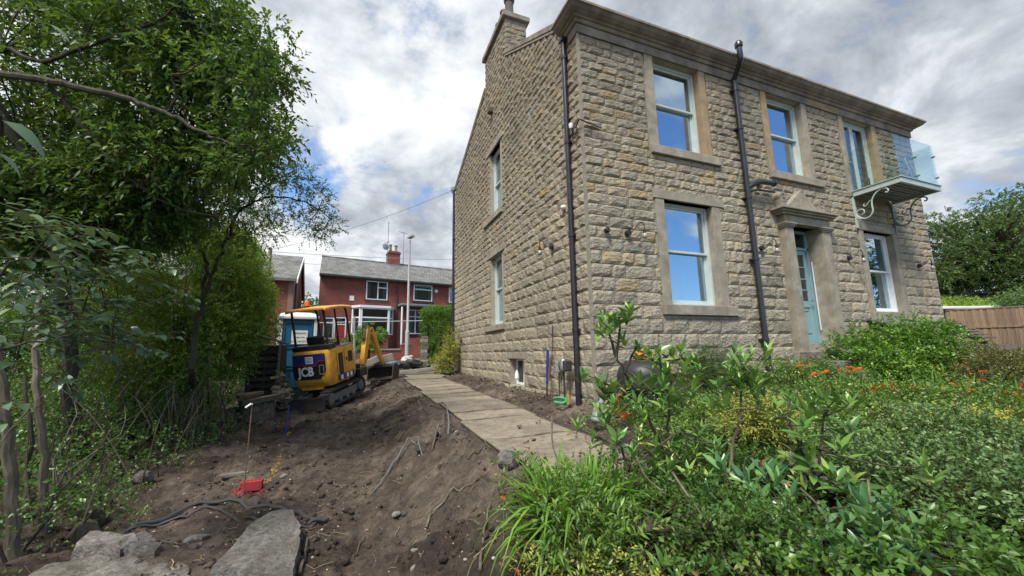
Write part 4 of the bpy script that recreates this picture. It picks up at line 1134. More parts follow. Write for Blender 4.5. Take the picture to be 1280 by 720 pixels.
# telegraph pole and wires
Tp = Vector((-7.719, 15.947, 5.108))
tp = empty('telegraph_pole', (Tp.x, Tp.y, -.6), 'dark telegraph pole rising behind the hedge at the left', 'pole')
MB().tube([(Tp.x, Tp.y, -.8), (Tp.x, Tp.y, Tp.z+.1)], [.11, .08], 8).build('shaft', 'old_wood', tp)
def wire(p, q, sag, label, r=.012):
    p, q = Vector(p), Vector(q)
    pts = [p.lerp(q, i/14)-Vector((0, 0, sag*4*(i/14)*(1-i/14))) for i in range(15)]
    o = MB().tube(pts, r, 4).build('telephone_wire', 'white_wire'); tag(o, label, 'wire')
wire((-.1, 9.9, 6.75), Tp, .25, 'overhead wire from the eave of the stone house to the telegraph pole', .010)
wire(Tp-Vector((0, 0, .1)), (12.469, 23.871, 8.012), .3, 'long level overhead wire crossing the sky above the brick roof', .012)
wire(Tp-Vector((0, 0, .12)), (-5.858, 20.585, 5.525), .2, 'short wire from the telegraph pole to the corner of the brick roof', .012)

# clipped hedge, topiary and far trees are planted further down
# gate post of stacked stone, rail, post
rng2 = random.Random(4)
gpst = empty('gate_post', (-1.124, 10.209, -0.437), 'narrow rubble stone gate post in front of the clipped hedge', 'post')
gp = Vector((-1.124, 10.209, -0.437)); z = gp.z-.25
for q in range(11):
    h_ = rng2.uniform(.09, .15); w_ = rng2.uniform(.11, .15)
    MB().obox((gp.x+rng2.uniform(-.02, .02), gp.y, z+h_/2), (w_, 0, 0), (0, .14, 0), (0, 0, h_/2)).build('stone', 'grey_rock' if q % 3 else 'dressed_stone', gpst, bev=.02); z += h_
ra = MB(); ra.tube([(-4.975, 10.345, 1.165), (-2.965, 9.774, 1.187), (-1.313, 9.558, 1.219)], .016, 6)
rao = empty('metal_rail', (-4.975, 10.345, 1.165), 'thin galvanised rail strung level behind the digger', 'rail')
ra.build('bar', 'galv', rao)
MB().tube([(-3.713, 9.867, 1.390), (-3.633, 10.164, -0.480)], .035, 8).build('post', 'galv', rao)

# stone kerb slab where the boards end, concrete blocks by the bucket
def slab(name, p, q, w, h, mat, label, cat, group=None, tz=0):
    mb = MB(); mb.bar(p, q, w, h); o = mb.build(name, mat, bev=.012); return tag(o, label, cat, group)
slab('kerb_slab', (-2.349, 8.989, -0.674), (-0.789, 9.008, -0.532), .16, .12, 'kerb_stone', 'long pale kerb stone lying across the far end of the board path', 'kerb stone')
slab('concrete_block', (-3.294, 7.878, -0.297), (-2.917, 7.919, -0.132), .22, .20, 'paving', 'grey concrete block left of the digger bucket', 'block')
slab('concrete_block', (-3.076, 8.107, -0.232), (-2.457, 8.168, -0.092), .24, .24, 'kerb_stone', 'long grey stone block lying right behind the digger bucket', 'block')
slab('stone_block', (-0.965, 9.503, -0.483), (-0.631, 9.374, -0.490), .2, .18, 'kerb_stone', 'small grey block at the foot of the clipped hedge', 'block')

def sack(loc, s, seed, mat, label, name='bin_bag', cat='bag', group=None):
    me = rockmesh(name, *s, seed, 3, .8)
    me.polygons.foreach_set('use_smooth', np.ones(len(me.polygons), bool))
    o = link(name, me, None, mat, (loc[0], loc[1], loc[2]+s[2]*.5)); return tag(o, label, cat, group)
sack((-2.246, 9.999, -0.459), (.35, .3, .16), 5, 'tarp_blue', 'crumpled blue plastic sheet left in the rubbish heap', 'plastic_sheet', 'sheet')
sack((-1.988, 9.685, -0.487), (.32, .3, .15), 6, 'bag_black', 'black plastic sack in the middle of the rubbish heap')
sack((-1.622, 9.861, -0.444), (.34, .3, .17), 8, 'bag_black', 'black plastic sack at the right of the rubbish heap, below the lamp column')
sack((-1.791, 10.223, -0.268), (.28, .3, .13), 9, 'white_stuff', 'pale crumpled sheet on top of the rubbish heap', 'plastic_sheet', 'sheet')
sack((-1.386, 9.869, -0.392), (.2, .2, .14), 12, 'grey_rock', 'grey sack beside the gate post')
# spoil heap behind the bucket
rock((-3.404, 8.689, -0.337), (.34, .3, .2), 14, 'heap of dark rubble and soil behind the digger arm', 'soil_clod', name='rubble_heap', cat='heap', rough=.6, sink=.6)

# ================================================================== EXCAVATOR
EC = Vector((-4.155, 6.191, -1.168)); EC.z = float(gz(EC.x, EC.y))+.06
EM = Matrix.Translation(EC) @ Matrix.Rotation(-math.radians(28), 4, 'Z') @ Matrix.Rotation(math.radians(9.0), 4, 'X') @ Matrix.Rotation(math.radians(-4.0), 4, 'Y') @ Matrix.Scale(1.06, 4)
ex = empty('mini_excavator', EC, 'small yellow tracked excavator with black canopy posts, parked on the soil beside the blue toilet', 'excavator', mtx=EM)
ZM = [False]
def zmap(z): return z if z <= .47 else .47+(z-.47)*1.466 if z < 1.05 else 1.32+(z-1.05)*.7652 if z < 2.2 else z
def E(mb, name, mat, par=ex, **k):
    if ZM[0]: mb.v = [(x, y, zmap(z)) for x, y, z in mb.v]
    return mb.build(name, mat, par, local=True, **k)
for sx_ in (-1, 1):
    cx_ = sx_*.385; mb = MB()
    R1 = .185; L1 = .68; n_ = 9
    def loop(r): return [(L1+r*math.sin(PI*i/(n_-1)), .19+r*math.cos(PI*i/(n_-1))) for i in range(n_)]+[(-L1-r*math.sin(PI*i/(n_-1)), .19-r*math.cos(PI*i/(n_-1))) for i in range(n_)]
    o1 = loop(R1); o2 = loop(R1-.035); n2_ = len(o1)
    vs = [(cx_+s*.115, p[0], p[1]) for s in (-1, 1) for p in o1]+[(cx_+s*.115, p[0], p[1]) for s in (-1, 1) for p in o2]
    fs = []
    for i in range(n2_):
        j = (i+1) % n2_
        fs += [(i, j, n2_+j, n2_+i), (2*n2_+i, 3*n2_+i, 3*n2_+j, 2*n2_+j), (i, 2*n2_+i, 2*n2_+j, j), (n2_+i, n2_+j, 3*n2_+j, 3*n2_+i)]
    mb.add(vs, fs)
    tr = E(mb, 'track', 'rubber')
    mb = MB()                                    # lugs
    per = 44; pl = []
    tot = 4*L1+2*PI*R1
    for q in range(per):
        d = tot*q/per
        if d < 2*L1: p = (-L1+d, .19+R1); nn = (0, 1)
        elif d < 2*L1+PI*R1: a = (d-2*L1)/R1; p = (L1+R1*math.sin(a), .19+R1*math.cos(a)); nn = (math.sin(a), math.cos(a))
        elif d < 4*L1+PI*R1: p = (L1-(d-2*L1-PI*R1), .19-R1); nn = (0, -1)
        else: a = (d-4*L1-PI*R1)/R1; p = (-L1-R1*math.sin(a), .19-R1*math.cos(a)); nn = (-math.sin(a), -math.cos(a))
        mb.obox((cx_, p[0]+nn[0]*.008, p[1]+nn[1]*.008), (.117, 0, 0), (0, nn[1]*.014, -nn[0]*.014), (0, nn[0]*.016, nn[1]*.016))
    tag(E(mb, 'track_lugs', 'rubber', tr), kind='stuff')
    mb = MB(); mb.box(cx_-.06, cx_+.06, -.52, .52, .10, .26); E(mb, 'track_frame', 'digger_grey', tr)
    for yy, r in ((-L1, .135), (L1, .135), (-.3, .065), (0, .065), (.3, .065)):
        mb = MB().lathe([(r*.4, -.10), (r, -.09), (r, .09), (r*.4, .10)], (cx_, yy, .19 if r > .1 else .09), 16, 'x'); E(mb, 'roller', 'digger_grey', tr)
mb = MB().box(-.27, .27, -.42, .42, .20, .40); mb.lathe([(.30, .40), (.30, .49)], (0, 0, 0), 20); E(mb, 'undercarriage', 'digger_black')
# dozer blade towards the camera
mb = MB(); mb.prism([(-1.10, .03), (-1.02, .02), (-1.00, .12), (-1.00, .22), (-1.03, .32), (-1.11, .33), (-1.08, .22), (-1.08, .12)], -.52, .52, 'x')
bl_ = E(mb, 'dozer_blade', 'rubber', bev=.006)
mb = MB(); mb.bar((-.2, -.4, .25), (-.2, -1.0, .16), .07, .10); mb.bar((.2, -.4, .25), (.2, -1.0, .16), .07, .10); E(mb, 'blade_arm', 'digger_grey', bl_)
ZM[0] = True
# slewing body, rounded counterweight
def rr_poly(x0, x1, y0, y1, r, n=5):
    P = []
    for cx2, cy2, a0 in ((x1-r, y1-.05, 0), (x0+r, y1-.05, 90), (x0+r, y0+r, 180), (x1-r, y0+r, 270)):
        rr2 = r if a0 >= 180 else .05
        cxx = cx2 if a0 >= 180 else (x1-.05 if a0 == 0 else x0+.05)
        for i in range(n): a = math.radians(a0+90*i/(n-1)); P.append((cxx+rr2*math.cos(a), cy2+rr2*math.sin(a)))
    return P
P0 = rr_poly(-.49, .49, -.66, .50, .11); mb = MB()
lv = [(.47, .90), (.52, .97), (.60, 1.0), (1.00, .985), (1.045, .95)]
n_ = len(P0); vs = []
for (z, s) in lv: vs += [(p[0]*s, p[1]*s, z) for p in P0]
fs = [list(range(n_))[::-1]]+[(i*n_+j, i*n_+(j+1) % n_, (i+1)*n_+(j+1) % n_, (i+1)*n_+j) for i in range(len(lv)-1) for j in range(n_)]+[list(range((len(lv)-1)*n_, len(lv)*n_))]
mb.add(vs, fs); body = E(mb, 'body', 'digger_yellow', smooth=True)
# rear panel: black plate, blue band, red line, lettering
mb = MB(); mb.prism([(-.385, .60), (.24, .60), (.385, .72), (.385, .995), (-.385, .995), (-.425, .86), (-.425, .70)], -.672, -.655, 'y'); rp = E(mb, 'rear_panel', 'digger_black', body, bev=.004)
mb = MB(); mb.prism([(-.42, .845), (-.17, .845), (-.10, .82), (.14, .82), (.24, .90), (.385, .90), (.385, 1.0), (-.40, 1.0)], -.678, -.6725, 'y'); E(mb, 'blue_decal', 'digger_blue', body)
mb = MB()
for a, b in (((-.42, .836), (-.17, .836)), ((-.17, .836), (-.10, .811)), ((-.10, .811), (.14, .811)), ((.14, .811), (.24, .886)), ((.24, .886), (.385, .886))):
    mb.bar((a[0], -.676, a[1]), (b[0], -.676, b[1]), .006, .011)
E(mb, 'red_stripe', 'digger_red', body)
mb = MB(); mb.box(-.09, .10, -.681, -.6785, .85, .96); E(mb, 'sticker', 'letter_white', body)
mb = MB()
for q in range(4): mb.box(-.075, .085, -.683, -.6815, .868+q*.022, .876+q*.022)
E(mb, 'sticker_print', 'letter_dark', body)
TX = Matrix.Rotation(PI/2, 4, 'X')
textmesh('lettering', 'JCB', .285, 'letter_white', Matrix.Translation((-.10, -.676, .835)) @ TX, body, .003, .010, .86)
mb = MB(); ring(mb, 'F', .235, .355, .67, .82, .012, -.681, -.674); E(mb, 'filler_surround', 'ochre_stone', body)
mb = MB(); mb.box(-.30, .22, -.60, -.50, .40, .47); E(mb, 'tow_plate', 'digger_yellow', body, bev=.01)
# right flank
mb = MB(); mb.box(.492, .498, -.28, -.10, .60, .95); E(mb, 'side_vent', 'digger_black', body)
mb = MB(); mb.box(.492, .498, .16, .34, .76, .94); E(mb, 'side_window', 'digger_black', body)
mb = MB(); mb.box(.490, .494, -.02, -.012, .58, 1.0); mb.box(.49, .494, -.36, -.352, .5, 1.0); mb.box(.492, .505, .05, .08, .80, .85); E(mb, 'door_seam', 'digger_black', body)
mb = MB(); mb.add([(.497, -.30, .50), (.497, .36, .50), (.497, .36, .60), (.497, -.34, .60), (.492, -.30, .50), (.492, .36, .50), (.492, .36, .60), (.492, -.34, .60)], [(0, 1, 2, 3), (4, 7, 6, 5), (0, 4, 5, 1), (2, 6, 7, 3), (1, 5, 6, 2), (0, 3, 7, 4)]); E(mb, 'blue_decal', 'digger_blue', body)
for q in (-.2, .05, .22): mb = MB(); mb.box(.4975, .5, q-.05, q+.05, .515, .585); E(mb, 'sticker', 'letter_white', body)
mb = MB(); mb.box(.10, .47, -.1, .48, 1.046, 1.085); E(mb, 'top_cover', 'grey_plastic', body, bev=.015)
mb = MB(); mb.box(-.45, .47, -.60, -.30, 1.046, 1.20); E(mb, 'engine_cover', 'digger_black', body, bev=.02)
mb = MB(); mb.box(-.45, .08, .45, .62, .50, .56); E(mb, 'floor_plate', 'digger_black', body)
# seat and levers
mb = MB(); mb.box(-.24, .20, -.30, .12, 1.06, 1.16); E(mb, 'seat', 'digger_black', bev=.03)
mb = MB(); mb.obox((-.02, -.31, 1.30), (.22, 0, 0), (0, .045, .012), (0, -.04, .17)); E(mb, 'backrest', 'digger_black', bev=.05)
for s in (-.30, .26):
    mb = MB(); mb.box(s-.05, s+.05, -.15, .15, 1.10, 1.20); mb.tube([(s, .12, 1.2), (s, .14, 1.38)], [.012, .018], 8); E(mb, 'lever', 'digger_black', smooth=False)
# canopy
mb = MB(); nu_ = 9; vs = []
for dz in (0, -.05):
    for i in range(nu_):
        yy = -.66+1.20*i/(nu_-1)
        for x_ in (-.50, -.46, 0, .46, .50):
            zz_ = 2.30+.035*math.sin(PI*i/(nu_-1))-(.03 if abs(x_) > .48 else 0)+.02*(x_ == 0)
            vs.append((x_, yy, zz_+dz))
m5 = nu_*5
fs = [(i*5+j, i*5+j+1, (i+1)*5+j+1, (i+1)*5+j) for i in range(nu_-1) for j in range(4)]+[(m5+i*5+j, m5+(i+1)*5+j, m5+(i+1)*5+j+1, m5+i*5+j+1) for i in range(nu_-1) for j in range(4)]
for i in range(nu_-1):
    fs += [(i*5, (i+1)*5, m5+(i+1)*5, m5+i*5), (i*5+4, m5+i*5+4, m5+(i+1)*5+4, (i+1)*5+4)]
for j in range(4): fs += [(j, m5+j, m5+j+1, j+1), ((nu_-1)*5+j, (nu_-1)*5+j+1, m5+(nu_-1)*5+j+1, m5+(nu_-1)*5+j)]
mb.add(vs, fs); can = E(mb, 'canopy', 'digger_yellow', bev=.008)
for x_ in (-.40, .40):
    mb = MB(); mb.tube([(x_, -.52, 1.05), (x_, -.54, 1.8), (x_, -.56, 2.27)], .028, 8); E(mb, 'post', 'digger_black', can)
    mb = MB(); mb.tube(smooth_path([(x_, .50, .95), (x_, .46, 1.4), (x_, .42, 2.1), (x_, .36, 2.26)], 3), .026, 8); E(mb, 'post', 'digger_black', can)
mb = MB(); mb.tube([(.40, -.05, 1.05), (.40, -.10, 2.27)], .022, 8); E(mb, 'post', 'digger_black', can)
mb = MB(); mb.lathe([(.06, 2.33), (.06, 2.37), (.05, 2.38)], (-.18, -.28, 0), 16); be = E(mb, 'beacon', 'digger_black', can)
mb = MB(); mb.lathe([(.055, 2.38), (.058, 2.46), (.05, 2.485), (.02, 2.49)], (-.18, -.28, 0), 16); E(mb, 'beacon_lens', 'amber', can, smooth=True)
ZM[0] = False
# boom, dipper, bucket
BOFF = (.05, .52, .0)
def E(mb, name, mat, par=ex, **k):
    mb.v = [(x+BOFF[0], y+BOFF[1]+.0, z+BOFF[2]) for x, y, z in mb.v]
    return mb.build(name, mat, par, local=True, **k)
def arm(pts, w, h, name, mat='digger_yellow', par=ex):
    mb = MB(); k_ = len(pts); vs = []
    for i, (y_, z_) in enumerate(pts):
        p0 = pts[max(i-1, 0)]; p1_ = pts[min(i+1, k_-1)]; d = Vector((0, p1_[0]-p0[0], p1_[1]-p0[1])).normalized(); nn = Vector((0, -d.z, d.y))*h[i]/2
        c = Vector((.30, y_, z_))
        for s, t_ in ((-1, -1), (1, -1), (1, 1), (-1, 1)): vs.append(c+Vector((w/2*s, 0, 0))+nn*t_)
    fs = [(i*4+j, i*4+(j+1) % 4, (i+1)*4+(j+1) % 4, (i+1)*4+j) for i in range(k_-1) for j in range(4)]+[(0, 3, 2, 1), tuple(range((k_-1)*4, k_*4))]
    mb.add(vs, fs); return E(mb, name, mat, par, bev=.008)
bm_ = arm([(.55, .62), (.72, .95), (.88, 1.30), (1.02, 1.50), (1.18, 1.50)], .13, [.15, .18, .2, .2, .14], 'boom')
mb = MB(); mb.tube([(.30, .75, .70), (.30, .92, 1.12)], .035, 10); mb.tube([(.30, .90, 1.1), (.30, 1.0, 1.36)], .018, 8); E(mb, 'hydraulic_ram', 'digger_black', bm_)
dp_ = arm([(1.05, 1.52), (1.20, 1.54), (1.34, 1.30), (1.50, .95), (1.68, .52), (1.74, .40)], .11, [.12, .20, .19, .15, .12, .08], 'dipper')
mb = MB(); mb.tube([(.30, 1.02, 1.66), (.30, 1.34, 1.52)], .035, 10); mb.tube([(.30, 1.34, 1.52), (.30, 1.62, .80)], .02, 8); E(mb, 'hydraulic_ram', 'digger_yellow', dp_)
mb = MB()
for k_ in range(6): mb.tube(smooth_path([(.30+(k_-2.5)*.018, .7, 1.1), (.30+(k_-2.5)*.02, .9, 1.66), (.30+(k_-2.5)*.018, 1.15, 1.68), (.30+(k_-2.5)*.016, 1.3, 1.45)], 3), .007, 5)
E(mb, 'hose', 'digger_black', bm_)
mb = MB()
for k_ in (0, 1): mb.lathe([(.05, -.085), (.05, .085)], (.30, (1.12, 1.72)[k_], (1.52, .42)[k_]), 12, 'x')
E(mb, 'pin', 'digger_grey', dp_)
mb = MB(); bk = [(1.62, .42), (1.86, .42), (1.98, .30), (1.98, .12), (1.86, .0), (1.60, -.04), (1.42, .02), (1.42, .06), (1.60, .02), (1.83, .06), (1.92, .15), (1.92, .27), (1.84, .36), (1.62, .36)]
for i in range(len(bk)//2-1):
    a, b = bk[i], bk[i+1]; c, d = bk[-1-i], bk[-2-i]
    mb.add([(-.10, *a), (.70, *a), (.70, *b), (-.10, *b), (-.10, *c), (.70, *c), (.70, *d), (-.10, *d)], [(0, 1, 2, 3), (7, 6, 5, 4), (0, 4, 5, 1), (2, 6, 7, 3), (1, 5, 6, 2), (0, 3, 7, 4)])
for x_ in (-.11, .69): mb.prism([(1.62, .42), (1.86, .42), (1.98, .30), (1.98, .12), (1.86, .0), (1.60, -.04), (1.42, .02)], x_, x_+.02, 'x')
bu = E(mb, 'bucket', 'rubber')
mb = MB(); mb.box(.05, .52, .0, .35, .42, .62); mb.lathe([(.09, .3), (.09, .72)], (.28, .28, 0), 12); E(mb, 'swing_post', 'digger_black')

# ================================================================== PORTABLE TOILET
ta = Vector((-5.229, 7.371, -1.161)); tb = Vector((-4.537, 7.103, -1.174))
TCn = Vector((-5.209, 7.703, -1.240))
TM = Matrix.Translation(Vector((TCn.x, TCn.y, float(gz(TCn.x, TCn.y))+.08))) @ Matrix.Rotation(math.radians(12), 4, 'Z') @ Matrix.Diagonal((.86, .86, 1, 1))
tt = empty('portable_toilet', TCn, 'blue portable toilet cabin with white roof and corner posts behind the digger', 'portable toilet', mtx=TM)
T = lambda mb, n, m, p=tt, **k: mb.build(n, m, p, local=True, **k)
cab = T(MB().box(-.50, .50, .02, 1.10, .08, 2.14), 'cabin', 'toilet_blue', bev=.02)
for x_ in (-.53, .53):
    for y_ in (0.0, 1.12): T(MB().box(x_-.05, x_+.05, y_-.03, y_+.05, .05, 2.16), 'corner_post', 'toilet_white', bev=.012)
mb = MB()
for i, (z, s) in enumerate(((2.16, 1.0), (2.22, 1.02), (2.30, .95), (2.38, .6))): pass
vs = []
for z, s in ((2.15, 1.03), (2.23, 1.04), (2.31, .93), (2.37, .62)): vs += [(x*s*.60, .56+y*s*.62, z) for x, y in ((-1, -1), (1, -1), (1, 1), (-1, 1))]
fs = [(0, 3, 2, 1), (12, 13, 14, 15)]+[(i*4+j, i*4+(j+1) % 4, (i+1)*4+(j+1) % 4, (i+1)*4+j) for i in range(3) for j in range(4)]
mb.add(vs, fs); T(mb, 'roof', 'toilet_white', bev=.02)
T(MB().box(-.60, .60, -.05, 1.2, -.05, .08), 'base', 'bag_black')
mb = MB()
for z0_, z1_ in ((.18, .72), (.78, 1.32), (1.38, 2.06)): ring(mb, 'F', -.44, .44, z0_, z1_, .03, -.012, .03)
for q in (-.22, 0, .22): mb.box(q-.012, q+.012, -.005, .03, .22, .70)
T(mb, 'rib', 'toilet_blue', cab, bev=.005)
sg = T(MB().box(-.20, .29, -.022, -.013, 1.42, 1.82), 'sign', 'letter_white', cab)
for k_, (tx_, sz) in enumerate((('Abbeyloos', .095), ('Toilet Hire', .07), ('0161 344 0718', .085))):
    textmesh('sign_text', tx_, sz, 'letter_dark', Matrix.Translation((.045, -.0235, 1.74-.125*k_)) @ TX, sg, .0015, .001)

# ================================================================== PALLETS, LOGS, TOOLS at the end of the hedge
PA = Vector((-5.584, 5.310, -1.028)); PZ = float(gz(PA.x, PA.y))
pstack = empty('pallet_stack', (PA.x, PA.y, PZ), 'dark timber pallets stood on edge at the end of the hedge', 'pallets', rz=math.radians(14))
for pz in range(9):
    z0_ = PZ+.05+pz*.155
    for yy in (-.02, .10): 
        mb = MB().box(PA.x-.32, PA.x+.30, PA.y+yy, PA.y+yy+.02, z0_, z0_+.09); mb.build('slat', 'pallet_wood', pstack)
for q in (-.30, .0, .27): MB().box(PA.x+q, PA.x+q+.07, PA.y+.001, PA.y+.099, PZ, PZ+1.5).build('bearer', 'pallet_wood', pstack)
MB().box(PA.x+.30, PA.x+.345, PA.y-.06, PA.y+.0, PZ, PZ+1.55).build('upright', 'old_wood', pstack)
pk = MB().box(PA.x-.36, PA.x+.34, PA.y+.14, PA.y+.9, PZ, PZ+1.48); pko = pk.build('log_store_panel', 'pallet_wood', pstack)
pl_ = MB(); pl_.bar((-5.578, 4.505, 0.454), (-5.005, 4.749, 0.265), .22, .03); tag(pl_.build('plank', 'old_wood'), 'weathered plank laid across the top of the dark pallets', 'plank')
# firewood heap
wr = random.Random(8); wp = Vector((-5.209, 5.270, -1.010))
for i in range(110):
    q = i/110; x = wp.x+wr.uniform(-.14, .20); y = wp.y+wr.uniform(-.12, .34); z = float(gz(x, y))+.03+wr.random()*(.88 if x < wp.x+.04 else .78-2.4*(x-wp.x))
    L = wr.uniform(.12, .24); a = wr.uniform(-.5, .5)+PI/2*(wr.random() < .5); e_ = wr.uniform(-.25, .25); d = Vector((math.cos(a), math.sin(a), e_)).normalized()*L/2; r = wr.uniform(.018, .05)
    p = Vector((x, y, z)); mb = MB(); mb.tube([p-d, p+d], r, 7)
    tag(mb.build('firewood_log', 'cut_wood' if wr.random() < .5 else 'log_bark'), 'short split firewood log in the loose heap between pallets and toilet', 'log', 'split firewood logs heaped beside the blue toilet')
def log(p, q, r, label, mat='log_bark', cutm='cut_wood', name='log'):
    p, q = Vector(p), Vector(q); t_ = empty(name, p, label, 'log')
    pts = [p.lerp(q, i/5) for i in range(6)]; MB().tube(pts, [r*(1+.08*math.sin(i*2.1)) for i in range(6)], 16).build('bark', mat, t_, smooth=True)
    d = (p-q).normalized(); MB().tube([p-d*.002, p+d*.006], r*.9, 16).build('cut_end', cutm, t_)
    return t_
log((-5.966, 4.406, -1.225), (-5.599, 4.903, -1.154), .17, 'thick pale barked log lying at the end of the hedge')
log((-5.311, 4.067, -1.365), (-5.351, 4.816, -1.211), .085, 'short round log with its sawn end towards the path, below the timber slabs')
def wood_slab(loc, rx, ry, h, label, tilt=(0, 0)):
    t_ = empty('wood_slab', loc, label, 'log'); mb = MB(); vs = []
    K = 18
    for z_, s in ((0, .97), (h, 1)):
        for i in range(K):
            a = 2*PI*i/K; f = s*(1+.09*math.sin(3*a+loc[0])+.05*math.sin(5*a)); vs.append((loc[0]+rx*f*math.cos(a), loc[1]+ry*f*math.sin(a), loc[2]+z_+tilt[0]*math.cos(a)*rx+tilt[1]*math.sin(a)*ry))
    mb.add(vs, [(i, (i+1) % K, K+(i+1) % K, K+i) for i in range(K)]+[list(range(K))[::-1]]); mb.build('bark', 'log_bark', t_)
    mb = MB(); mb.add([v for v in vs[K:]], [list(range(K))]); mb.build('cut_face', 'cut_wood', t_)
ws = Vector((-5.444, 4.381, -1.002))
stumpz = (-5.450, 4.358, -0.853)[2]
wood_slab((ws.x, ws.y, (-10.486, 6.310, -0.775)[2]*0+stumpz-.10), .38, .34, .10, 'wide sawn round of timber lying flat on the log pile', (.12, 0))
wood_slab((ws.x-.16, ws.y-.05, stumpz+.04), .24, .2, .06, 'smaller sawn slab of timber resting on top of the wide round', (.10, .05))
lg = MB(); lg.tube([(ws.x, ws.y+.05, float(gz(ws.x, ws.y))-.05), (ws.x, ws.y+.05, stumpz-.10)], [.33, .30], 14); tag(lg.build('tree_stump', 'log_bark'), 'dark stump carrying the wide timber round', 'stump')
# marker pin with white tip, brick, rod
mp = empty('marker_pin', (-4.678, 0.133, -1.583), 'thin rusty steel pin with a bent white tip standing by the red brick', 'marker pin')
b0 = Vector((-4.678, 0.133, -1.583)); hgt = ((-5.029, 1.517, -0.792)[2]) if False else b0.z+1.02
MB().tube([b0-Vector((0, 0, .1)), (b0.x+.01, b0.y, hgt)], .007, 6).build('rod', 'rust', mp)
MB().tube([(b0.x+.01, b0.y, hgt), (b0.x-.0, b0.y-.01, hgt+.01), (b0.x-.05, b0.y-.03, hgt-.03)], .011, 6).build('tip', 'gloss_white', mp)
b0 = Vector((-4.646, 2.597, -1.412))
tag(MB().tube([b0-Vector((0, 0, .1)), (b0.x+.03, b0.y, b0.z+.55)], .012, 6).build('steel_pin', 'blue_plastic'), 'thin dark blue pin standing in the soil in front of the digger', 'marker pin')
bc = Vector((-4.646, 0.341, -1.563)); bc.z = float(gzn(bc.x, bc.y))
brk = empty('red_brick', bc, 'brick sprayed bright red lying beside the marker pin', 'brick', rz=math.radians(14))
MB().box(bc.x-.115, bc.x+.115, bc.y-.05, bc.y+.05, bc.z-.01, bc.z+.10).build('body', 'red_paint', brk, bev=.006)
mb = MB()
for q in range(5): mb.lathe([(.011, 0), (.011, .003)], (bc.x-.085+q*.042, bc.y, bc.z+.10), 8)
mb.build('core_hole', 'digger_black', brk)
pb = Vector((-4.902, 0.929, -1.516)); pb.z = float(gzn(pb.x, pb.y))
mb = MB(); mb.bar(pb+Vector((-.22, 0, .03)), pb+Vector((.08, .04, .03)), .09, .03); tag(mb.build('wood_offcut', 'old_wood'), 'short grey wood offcut lying on the soil behind the red brick', 'wood offcut')
rock(tuple(pb+Vector((.16, .04, 0))), (.07, .05, .04), 61, 'black lump of stone beside the wood offcut', 'bag_black', name='stone', cat='stone')
# spray marks: thin coloured soil patches draped on the ground
def spray(path_, w, mat, label, seed):
    rs = random.Random(seed); mb = MB(); mb.tint = .5
    P = [Vector(p) for p in path_]; P = smooth_path(P, 6)
    for p in P:
        for _ in range(16):
            x = p.x+rs.gauss(0, w*.6); y = p.y+rs.gauss(0, w*.9); s = rs.uniform(.003, .013); a = rs.random()*6
            c = [(x+s*math.cos(a+i*1.257)*rs.uniform(.6, 1.2), y+s*math.sin(a+i*1.257)*rs.uniform(.6, 1.2)) for i in range(5)]
            mb.add([(u, v, float(gzn(u, v))+.007) for u, v in c], [(0, 1, 2, 3, 4)])
    o = mb.build('paint_mark', mat); tag(o, label, 'paint mark', kind='stuff')
spray([(-4.529, 0.418, -1.556), (-4.510, 0.680, -1.536), (-4.513, 1.173, -1.500), (-4.561, 1.643, -1.471)], .045, 'yellow_paint', 'yellow sprayed line on the soil beside the red brick', 1)
spray([(-4.791, 0.213, -1.575), (-4.687, 0.202, -1.577), (-4.495, 0.246, -1.573)], .05, 'red_spray', 'red sprayed patch on the soil below the red brick', 2)
spray([(-4.824, 3.233, -1.372), (-4.807, 3.539, -1.352), (-4.771, 3.849, -1.327)], .05, 'red_spray', 'pinkish red sprayed dash on the soil in front of the digger', 3)
spray([(-4.642, 2.650, -1.409), (-4.629, 2.983, -1.388), (-4.629, 3.544, -1.352)], .035, 'yellow_paint', 'yellow sprayed dash on the soil in front of the digger', 4)

# foreground stones
def flat_rock(outline, h, mat, label, seed, name='stone_slab', cat='stone slab', top=.12):
    P = [Vector(p) for p in outline]; c = sum(P, Vector())/len(P); bm = bmesh.new()
    vs = [bm.verts.new((p.x, p.y, p.z+top)) for p in P]; f = bm.faces.new(vs)
    r = bmesh.ops.extrude_face_region(bm, geom=[f]); 
    for v in [g for g in r['geom'] if isinstance(g, bmesh.types.BMVert)]: v.co.z -= h; v.co.x += (v.co.x-c.x)*.12; v.co.y += (v.co.y-c.y)*.12
    bmesh.ops.triangulate(bm, faces=bm.faces)
    bmesh.ops.subdivide_edges(bm, edges=bm.edges, cuts=3, use_grid_fill=True); bmesh.ops.triangulate(bm, faces=bm.faces)
    bmesh.ops.subdivide_edges(bm, edges=[e for e in bm.edges if e.calc_length() > .05], cuts=1)
    for v in bm.verts:
        a = float(fbm(v.co.x*5+seed, v.co.y*5+v.co.z*4, 3, seed)); b = float(fbm(v.co.x*22+seed, v.co.y*22+v.co.z*19, 2, seed+1))
        v.co.z += a*.07+b*.02; v.co.x += b*.03+a*.03; v.co.y += a*.04
    bmesh.ops.recalc_face_normals(bm, faces=bm.faces)
    for v in bm.verts: v.co -= c
    me = bpy.data.meshes.new(name); bm.to_mesh(me); bm.free()
    return tag(link(name, me, None, mat, c), label, cat)
flat_rock([(-4.424, -1.840, -1.601), (-4.365, -1.322, -1.601), (-4.332, -0.991, -1.601), (-4.187, -0.832, -1.602), (-4.065, -0.886, -1.602), (-3.932, -1.295, -1.602), (-3.899, -1.659, -1.601), (-3.862, -2.178, -1.601)], .30, 'grey_rock', 'large rough grey stone slab lying at the bottom edge, left of the middle', 3, top=.13)
